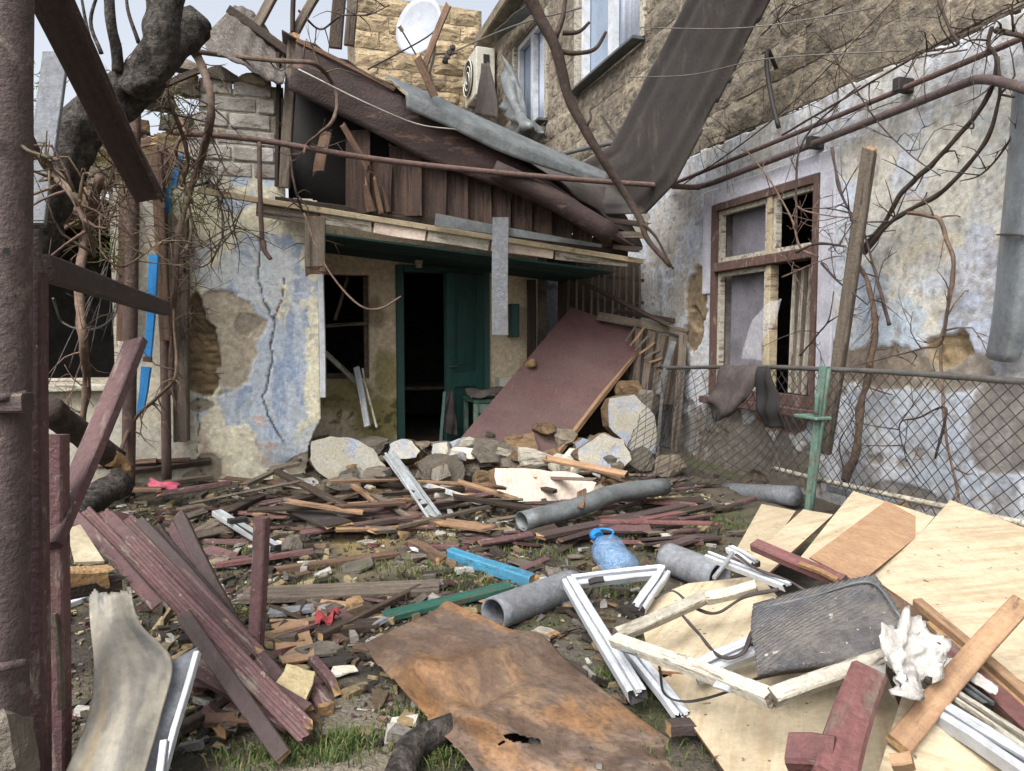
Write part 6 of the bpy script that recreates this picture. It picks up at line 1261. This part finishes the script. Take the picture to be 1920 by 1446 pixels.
db('lath', (1915, 1130, 2.30), (1682, 1398, 1.86), .062, .028, 'lath_wood', 'brown planed lath crossing diagonally at the lower right', 'lath')
db('lath', (1722, 1128, 2.60), (1940, 1320, 2.05), .035, .03, 'lath_wood', 'upper of two orange laths lying on the plywood edge', 'lath')
db('lath', (1740, 1165, 2.52), (1950, 1360, 1.98), .035, .02, 'raw_wood', 'lower split orange lath lying on the plywood edge', 'lath', jag=(.05, 0))
db('maroon_plank', (1760, 1200, 2.3), (1940, 1370, 1.92), .06, .02, 'red_paint', 'dark red board glimpsed beneath the orange laths', 'plank')
db('maroon_post', (1622, 1272, 1.98), (1556, 1480, 1.62), .092, .085, 'red_paint', 'thick dark red square post at the bottom of the pile', 'post', raw='red_paint')
db('maroon_block', (1482, 1412, 1.74), (1570, 1425, 1.68), .08, .075, 'red_paint', 'short dark red block beside the thick post', 'block', raw='red_paint')
db('tan_block', (1672, 1430, 1.72), (1712, 1428, 1.70), .03, .04, 'hardboard', 'little tan block at the bottom edge', 'block')
# pvc frame pieces
def pvc(name, segs, label, w=.06, h=.045, mats='pvc'):
    t0 = thing(name, label, 'window frame', tuple(D(*segs[0][0])))
    for a, b in segs:
        A_, B_ = D(*a), D(*b); board('profile', A_, B_, w, h, mats, up=UPN, parent=t0, raw='dark_wire', groove=.4, jag=(.0, .02))
        board('glazing_rib', A_+np.array([0, 0, h*.52]), B_+np.array([0, 0, h*.52]), w*.28, .012, mats, up=UPN, parent=t0, raw=None)
    return t0
f1 = pvc('plastic_profile', [((1068, 1092, 3.42), (1196, 1308, 2.46))], 'long white plastic frame bar slanting down beside the rusty sheet', .066)
f2 = pvc('plastic_profile', [((1072, 1090, 3.46), (1246, 1072, 3.52)), ((1243, 1074, 3.50), (1196, 1146, 3.12))], 'white plastic frame corner near the blue bottle', .062)
board('vent_grille', D(1104, 1090, 3.40), D(1132, 1087, 3.41), .03, .012, 'dark_wire', up=UPN, parent=f2, raw=None)
f3 = pvc('plastic_profile', [((1184, 1220, 2.78), (1284, 1352, 2.34))], 'second white frame bar next to the rusty sheet corner', .05)
f4 = pvc('plastic_profile', [((1330, 1042, 3.45), (1480, 1102, 2.98)), ((1368, 1030, 3.5), (1420, 1060, 3.3))], 'white bars poking out behind the black mat', .045, .03)
board('rod', D(1374, 1036, 3.35), D(1340, 1084, 3.2), .016, .016, 'aluminium', parent=f4, raw=None)
wf_ = thing('old_window', 'old white wooden window frame lying broken on the plywood', 'window frame', tuple(D(1300, 1250, 2.4)))
for a, b, w in (((1152, 1198, 2.60), (1452, 1312, 1.98), .046), ((1446, 1312, 1.98), (1656, 1230, 2.14), .046), ((1154, 1192, 2.62), (1330, 1118, 2.86), .045), ((1320, 1124, 2.84), (1420, 1100, 2.8), .04)):
    board('frame_bar', D(*a), D(*b), w, .042, 'white_peel', up=UPN, parent=wf_, jag=(.01, .01), raw='grey_wood')
board('hinge', D(1346, 1276, 2.14), D(1372, 1288, 2.09), .04, .012, 'aluminium', up=UPN+np.array([0, -.8, -.3]), parent=wf_, raw=None)
board('latch_plate', D(1168, 1212, 2.52), D(1196, 1222, 2.46), .03, .012, 'dull_zinc', up=UPN+np.array([0, -.8, -.3]), parent=wf_, raw=None)
f5 = pvc('plastic_profile', [((1300, 1262, 2.45), (1420, 1212, 2.45))], 'white frame bar under the old wooden frame', .07, .05)
f6 = pvc('plastic_profile', [((1730, 1318, 2.02), (1960, 1462, 1.70))], 'wide white profile at the lower right corner', .065, .05)
f7 = pvc('plastic_profile', [((1726, 1272, 2.12), (1950, 1420, 1.78))], 'grubby grey-white profile above the wide white one', .045, .05, 'white_peel')
f8 = pvc('plastic_profile', [((1690, 1270, 2.1), (1800, 1250, 2.25)), ((1740, 1240, 2.2), (1860, 1330, 1.98))], 'broken grey profile ends behind the crumpled paper', .03, .03, 'dull_zinc')
gk = [[(1228, 1122, 3.0), (1262, 1108, 3.02), (1300, 1138, 2.9), (1345, 1150, 2.8), (1395, 1120, 2.76), (1460, 1105, 2.7)], [(1280, 1155, 2.72), (1312, 1190, 2.6), (1350, 1232, 2.42), (1392, 1226, 2.4), (1410, 1190, 2.42), (1440, 1130, 2.5)], [(1236, 1250, 2.56), (1246, 1300, 2.4), (1290, 1316, 2.35), (1360, 1298, 2.3), (1420, 1272, 2.22), (1470, 1262, 2.18)], [(1380, 1040, 3.3), (1420, 1068, 3.12), (1480, 1090, 3.0), (1510, 1108, 2.9)]]
for k, L_ in enumerate(gk): tube('rubber_seal', [D(*p) for p in L_], (.0065, .0065, .004, .007)[k], mats=('dark_cloth', 'dark_cloth', 'black', 'dark_cloth')[k], sides=6, rough=.8, n=50, label=('ragged grey rubber seal kinked over the plywood, farther', 'ragged grey rubber seal kinked over the wooden frame, nearer', 'thin black cable looping under the wooden frame', 'grey rubber seal along the white bars behind the mat')[k], cat='seal')
# black mat
mt = [[D(1412, 1132, 2.52), D(1520, 1102, 2.50), D(1640, 1076, 2.46)], [D(1408, 1180, 2.36), D(1530, 1150, 2.34), D(1672, 1120, 2.36)], [D(1416, 1225, 2.22), D(1540, 1190, 2.22), D(1696, 1166, 2.26)], [D(1420, 1264, 2.12), D(1545, 1240, 2.12), D(1674, 1212, 2.16)]]
matt = thing('rubber_mat', 'dark grey ribbed rubber mat lying on the window frames', 'mat', tuple(D(1540, 1200, 2.3)))
sheet('pad', mt, 'rubber', nu=40, nv=50, thick=.028, disp=lambda u, v: .012*np.sin(v*5+1)*u+.0035*np.sin(u*150), parent=matt)
tube('seam', [D(1430, 1140, 2.46), D(1530, 1116, 2.44), D(1632, 1092, 2.42), D(1690, 1160, 2.24)], .004, mats='dull_zinc', rough=.5, parent=matt)
# crumpled paper
pp = [[D(1660, 1168, 2.10), D(1700, 1152, 2.12), D(1735, 1160, 2.12), D(1762, 1192, 2.1)], [D(1658, 1205, 2.02), D(1696, 1200, 2.00), D(1730, 1205, 2.04), D(1756, 1215, 2.06)], [D(1662, 1255, 1.96), D(1694, 1250, 1.92), D(1722, 1245, 1.98), D(1742, 1245, 2.02)], [D(1662, 1300, 1.92), D(1692, 1312, 1.88), D(1716, 1310, 1.92), D(1732, 1318, 1.96)]]
sheet('crumpled_paper', pp, 'paper', nu=20, nv=18, thick=.002, disp=lambda u, v: .10*(fbm(u*4, v*4, 2, 17, 1)-.5)+.03*(fbm(u*14, v*14, 1, 18, 1)-.5), smooth=False, keep=lambda u, v: fbm(u*6, v*6, 3, 19, 1)+.9*np.minimum(np.minimum(u, 1-u), np.minimum(v, 1-v)) > .42, label='crumpled white paper draped over the mat corner', cat='paper')
sheet('paper_flap', [[D(1590, 1258, 2.12), D(1650, 1240, 2.10), D(1665, 1240, 2.08)], [D(1600, 1275, 2.04), D(1650, 1272, 2.02), D(1664, 1274, 2.0)]], 'paper', nu=8, nv=14, thick=.002, disp=lambda u, v: .012*np.sin(v*8), label='white paper flap under the mat beside the wooden frame', cat='paper')
sheet('film_scrap', [[D(1740, 1222, 2.2), D(1790, 1240, 2.16), D(1872, 1290, 2.0)], [D(1745, 1245, 2.12), D(1800, 1262, 2.1), D(1868, 1308, 1.96)]], 'paper', nu=10, nv=24, thick=.002, disp=lambda u, v: .03*(fbm(u*3, v*9, 3, 23, 1)-.5), smooth=False, label='torn pale film strip right of the crumpled paper', cat='film')
# ================================================================== countless-looking heap: loose laths by zone
ANCH = [(1110, 955, 'the dented drainpipe'), (918, 1065, 'the light blue beam'), (1150, 1045, 'the blue bottle'), (770, 905, 'the pale metal channel'), (660, 870, 'the tipped wall slab'), (480, 880, 'the cracked plaster pillar'), (460, 995, 'the silver window profile'), (489, 1000, 'the upright maroon lath'),
        (240, 900, 'the red-brown steel post'), (312, 850, 'the thinner red-brown post'), (305, 908, 'the pink plastic scrap'), (640, 1110, 'the long grey board'), (615, 1160, 'the red rag'), (548, 1200, 'the brown hardboard piece'), (550, 1290, 'the foam board'), (300, 1050, 'the maroon bundle'), (410, 1360, 'the pale timber end'), (1000, 1125, 'the cement pipe'), (1130, 1200, 'the long white frame bar'),
        (1290, 850, 'the slumped mesh'), (1515, 900, 'the green fence post'), (1010, 915, 'the pinkish wall block'), (545, 1025, 'the grey stone'), (830, 1130, 'the rusty sheet'), (830, 880, 'the cement lump')]
MC = dict(red_paint='dark red', maroon_paint='maroon', brown_paint='purplish brown', brown_wood='brown', dark_wood='charred dark', grey_wood='weathered grey', lath_wood='tan', cement='grey', rubble='ochre', white_peel='white', blue_white_paint='blue and white', mortar='brown')
LOOSE = []
def loose(o, p, m, kind, size=None):
    v = np.asarray(p)-CAM; d = v@FWD; px, py = 960+v@RGT/d*FPX, 723-v@UPV/d*FPX
    a = min(ANCH, key=lambda q: math.hypot(px-q[0], (py-q[1])*1.5)); dx, dy = px-a[0], (py-a[1])*1.5
    rel = ('right of' if dx > 0 else 'left of') if abs(dx) > abs(dy) else ('in front of' if dy > 0 else 'behind')
    LOOSE.append((o, MC[m], kind, rel, a[2], math.hypot(dx, dy)))
def name_loose():
    from collections import defaultdict
    g = defaultdict(list)
    for it in LOOSE: g[it[1:5]].append(it)
    ordn = ['nearest', 'second nearest', 'third nearest', 'fourth nearest', 'fifth nearest', 'sixth nearest', 'seventh nearest', 'eighth nearest']
    for (c_, kd, rel, an), L_ in g.items():
        L_.sort(key=lambda it: it[5])
        for i, it in enumerate(L_):
            it[0]['label'] = (f'{c_} {kd} lying {rel} {an}' if len(L_) == 1 else f'{ordn[min(i, 7)]} {c_} {kd} lying {rel} {an}')
def scatter(n, zone, mats, wl, hh, ll, label, group, name='broken_lath', lift=.10, ang=(0, 180), cat='lath', seed=0):
    r_ = random.Random(seed)
    for k in range(n):
        px, py = r_.uniform(zone[0], zone[2]), r_.uniform(zone[1], zone[3]); p = GG(px, py, 0.01)
        if p[0] > 3.4 or p[1] > 7.2: continue
        a = math.radians(r_.uniform(*ang)); L = r_.uniform(*ll); w = r_.uniform(*wl)
        d = np.array([math.cos(a), math.sin(a), 0])*L/2; z_ = r_.uniform(.012, lift); q0, q1 = p-d, p+d
        q0[2] = gz(q0[0], q0[1])+z_; q1[2] = gz(q1[0], q1[1])+r_.uniform(.012, lift)
        mm = mats[r_.randrange(len(mats))]
        ob = board(name, q0, q1, w, r_.uniform(*hh), mm, jag=(r_.choice((0, .03, .08)), r_.choice((0, .04, .1))), label=label, cat=cat, group=group, raw=r_.choice(('brown_wood', 'grey_wood', 'dark_wood', 'lath_wood')), up=(r_.gauss(0, .3), r_.gauss(0, .3), 1)); loose(ob, (q0+q1)/2, mm, name.replace('_', ' '))
scatter(30, (900, 945, 1290, 1040), ['red_paint', 'maroon_paint', 'brown_paint', 'brown_paint', 'dark_wood', 'red_paint'], (.035, .08), (.015, .03), (.25, .8), 'splintered lath in the heap around the dented drainpipe', 'red laths under the drainpipe', ang=(-35, 25), seed=1)
scatter(26, (480, 930, 900, 1010), ['brown_wood', 'dark_wood', 'lath_wood', 'maroon_paint', 'grey_wood', 'grey_wood'], (.04, .11), (.015, .03), (.3, 1.1), 'broken brown plank in the heap before the plaster pillar', 'planks before the pillar', 'broken_plank', ang=(-40, 30), cat='plank', seed=2)
scatter(30, (420, 900, 1250, 1000), ['brown_wood', 'dark_wood', 'grey_wood', 'dark_wood', 'lath_wood'], (.03, .08), (.012, .03), (.25, .9), 'splintered board', 'splintered boards piled before the porch', 'splintered_board', ang=(-75, 75), cat='board', seed=12, lift=.24)
scatter(16, (330, 940, 520, 1060), ['maroon_paint', 'dark_wood', 'red_paint', 'grey_wood'], (.04, .08), (.02, .035), (.2, .55), 'short dark stick behind the maroon slat bundle', 'sticks behind the slats', 'broken_stick', ang=(-60, 80), cat='stick', seed=3)
scatter(12, (170, 880, 380, 960), ['dark_wood', 'maroon_paint', 'brown_wood', 'grey_wood'], (.05, .09), (.03, .05), (.4, .9), 'dark timber piece piled at the feet of the red-brown posts', 'timbers at the posts', 'broken_timber', ang=(-20, 50), cat='timber', seed=4, lift=.2)
scatter(14, (780, 990, 1130, 1090), ['red_paint', 'maroon_paint', 'dark_wood'], (.03, .05), (.012, .025), (.12, .4), 'small red splinter on the ground left of the blue bottle', 'red splinters by the bottle', 'splinter', ang=(-40, 60), cat='splinter', seed=5, lift=.03)
scatter(10, (340, 1180, 480, 1420), ['dark_wood', 'maroon_paint', 'brown_wood'], (.04, .07), (.02, .04), (.15, .4), 'dark wood scrap under the maroon slats', 'scraps under the slats', 'wood_scrap', ang=(-80, 80), cat='wood scrap', seed=6, lift=.10)
scatter(12, (1060, 1120, 1300, 1200), ['brown_wood', 'dark_wood', 'lath_wood'], (.012, .03), (.008, .015), (.12, .35), 'thin twig-like sliver on the soil between pipe and white frame', 'slivers by the frame', 'sliver', cat='sliver', seed=7, lift=.03)
scatter(12, (480, 1130, 720, 1200), ['dark_wood', 'maroon_paint', 'grey_wood', 'lath_wood'], (.03, .07), (.01, .025), (.15, .4), 'flat wood scrap on the soil around the red rag', 'scraps by the red rag', 'wood_scrap', cat='wood scrap', seed=8, lift=.03)
scatter(26, (1160, 880, 1400, 1010), ['maroon_paint', 'dark_wood', 'grey_wood'], (.03, .06), (.015, .03), (.2, .5), 'dark scrap lath below the slumped mesh', 'laths below the mesh', 'scrap_lath', seed=9, lift=.06, ang=(-30, 30))
# small plaster and stone fragments
r_ = random.Random(21)
for k in range(46):
    px, py = r_.uniform(420, 1260), r_.uniform(885, 1010); p = GG(px, py, .02); s = r_.uniform(.04, .11)
    if p[1] > 6.9 or p[0] > 3.4: continue
    mm = ('cement', 'rubble', 'white_peel', 'blue_white_paint', 'mortar')[r_.randrange(5)]
    ob = rock('rubble_fragment', p, (s, s*r_.uniform(.7, 1.2), s*.6), mm, seed=300+k, npts=14, label='fist-sized plaster or stone fragment in the porch rubble', cat='rubble', group='fragments in the porch rubble'); loose(ob, p, mm, 'fragment')
for o_, p_, m_ in HEAP: loose(o_, np.array(p_), m_, 'masonry lump')
MC.update(asbestos='pale grey', dark_sheet='black', hardboard='brown', pink_paint='pinkish', panel_paint='dull red', foam='cream', fascia='dark brown')
for k in range(64):
    px, py = r_.uniform(330, 1330), r_.triangular(900, 1440, 1000)
    if (px < 600 and py > 1090) or (px > 1180 and py > 1080) or (660 < px and py > 1180): continue
    c_ = GG(px, py, .015); R0 = r_.uniform(.05, .16); a0_ = r_.uniform(0, 6.3); n_ = r_.randrange(4, 7); el = r_.uniform(.35, .8); tl = (r_.gauss(0, .12), r_.gauss(0, .12))
    P = []
    for i in range(n_):
        a_ = a0_+i*6.283/n_+r_.uniform(-.25, .25); x, y = R0*math.cos(a_)*r_.uniform(.75, 1.1), R0*el*math.sin(a_)*r_.uniform(.75, 1.1); P.append(c_+np.array([x, y, tl[0]*x+tl[1]*y+.01]))
    mm = r_.choice(('asbestos', 'dark_sheet', 'hardboard', 'cement', 'white_peel', 'dark_sheet', 'mortar', 'fascia', 'blue_white_paint', 'panel_paint', 'cement'))
    ob = slab('flat_shard', P, r_.uniform(.006, .02), (mm, mm), n=np.array([0, 0, 1.]), jag=.006, sub=2, label='shard', cat='shard', group='flat shards strewn over the yard'); loose(ob, c_, mm, 'flat shard')
name_loose()
# ================================================================== stuff: chips, gravel, grass
V, F, C = [], [], []
pal = [(186, 168, 130), (140, 118, 96), (86, 76, 68), (116, 78, 78), (150, 146, 138), (206, 202, 194), (64, 58, 52), (112, 104, 92), (166, 146, 110), (92, 84, 74), (74, 66, 58)]
def chip(p, a, L, w, h, tilt, c_):
    i = len(V); d = np.array([math.cos(a), math.sin(a), tilt])*L/2; s = np.array([-math.sin(a), math.cos(a), random.uniform(-.3, .3)])*w/2; u_ = np.array([0, 0, h])
    V.extend([p-d-s, p-d+s, p+d+s*random.uniform(.2, 1), p+d-s*random.uniform(.2, 1), p-d*.9-s+u_, p-d*.9+s+u_, p+d*.9+s*.6+u_, p+d*.9-s*.6+u_])
    F.extend([(i+4, i+7, i+6, i+5), (i, i+4, i+5, i+1), (i+1, i+5, i+6, i+2), (i+2, i+6, i+7, i+3), (i+3, i+7, i+4, i)]); C.extend([c_]*8)
n = 0
while n < 20000:
    px, py = random.uniform(60, 1500), random.triangular(880, 1446, 940); p = GG(px, py, .004) if n % 1 == 0 else None
    if p[1] > 7.3 or p[0] > 3.95 or (px > 1190 and py > 1080) or (px > 1375 and py > 930): continue
    dens = float(fbm(p[0], p[1], 3, 77, 2.5)); 
    if random.random() > .18+1.3*sstep(.42, .60, dens): n += 1; continue
    k = random.random(); L = random.uniform(.008, .03) if k < .86 else random.uniform(.03, .12)
    chip(p, random.uniform(0, 6.3), L, L*random.uniform(.15, .6) if k > .4 else L*.7, L*random.uniform(.08, .3), random.gauss(0, .2), L3(*random.choice(pal), .62)*random.uniform(.5, 1.1)); n += 1
mk('wood_chips', V, F, 'chips', kind='stuff', cols=np.array(C), label='wood chips, splinters and grit strewn over the yard', cat='debris')
V, F, C = [], [], []
def blade(p, h_, c_):
    a = random.uniform(0, 6.3); l = random.uniform(.2, .9)*h_; d = np.array([math.cos(a), math.sin(a), 0]); s = np.array([-d[1], d[0], 0])*random.uniform(.0018, .0035); i = len(V)
    m_ = p+d*l*.35+np.array([0, 0, h_*.6]); e = p+d*l+np.array([0, 0, h_*random.uniform(.7, 1.0)])
    V.extend([p-s, p+s, m_+s*.8, m_-s*.8, e]); F.extend([(i, i+1, i+2, i+3), (i+3, i+2, i+4)]); C.extend([c_]*5)
clumps = [(870, 1085, 50, 12), (640, 1062, 60, 10), (1215, 1025, 40, 14), (1290, 985, 40, 14), (560, 1410, 40, 24), (480, 1425, 50, 20), (1150, 1112, 50, 10), (710, 995, 60, 8), (830, 1425, 30, 14), (800, 1075, 60, 14), (1120, 1000, 50, 8), (455, 1160, 25, 10), (660, 1395, 30, 14), (790, 1340, 30, 16), (1290, 1045, 30, 12), (920, 1110, 40, 10), (1160, 1270, 30, 14), (420, 1040, 40, 10), (620, 1410, 40, 18), (1350, 990, 40, 14), (1000, 1040, 80, 10), (560, 1100, 60, 8), (760, 985, 60, 6)]
for (px, py, sx, sy_) in clumps:
    for k in range(230):
        p = GG(px+random.gauss(0, sx), py+random.gauss(0, sy_)*.8, 0)
        if p[0] > 3.45 or p[1] > 6.6: continue
        g = random.random(); c_ = (L3(104, 128, 66, .6) if g < .6 else L3(148, 146, 92, .6) if g < .85 else L3(78, 98, 54, .6))*random.uniform(.7, 1.2); blade(p, random.uniform(.015, .06), c_*.85)
for k in range(4200):
    px, py = random.uniform(100, 1450), random.uniform(930, 1446); p = GG(px, py)
    if p[0] < 3.4 and p[1] < 6.4 and fbm(p[0], p[1], 3, 91, 3) > .48: blade(p, random.uniform(.015, .05), L3(112, 124, 70, .55)*random.uniform(.6, 1.2))
mk('grass', V, F, 'chips', kind='stuff', cols=np.array(C), label='short tufts of green and straw grass growing through the debris', cat='grass')
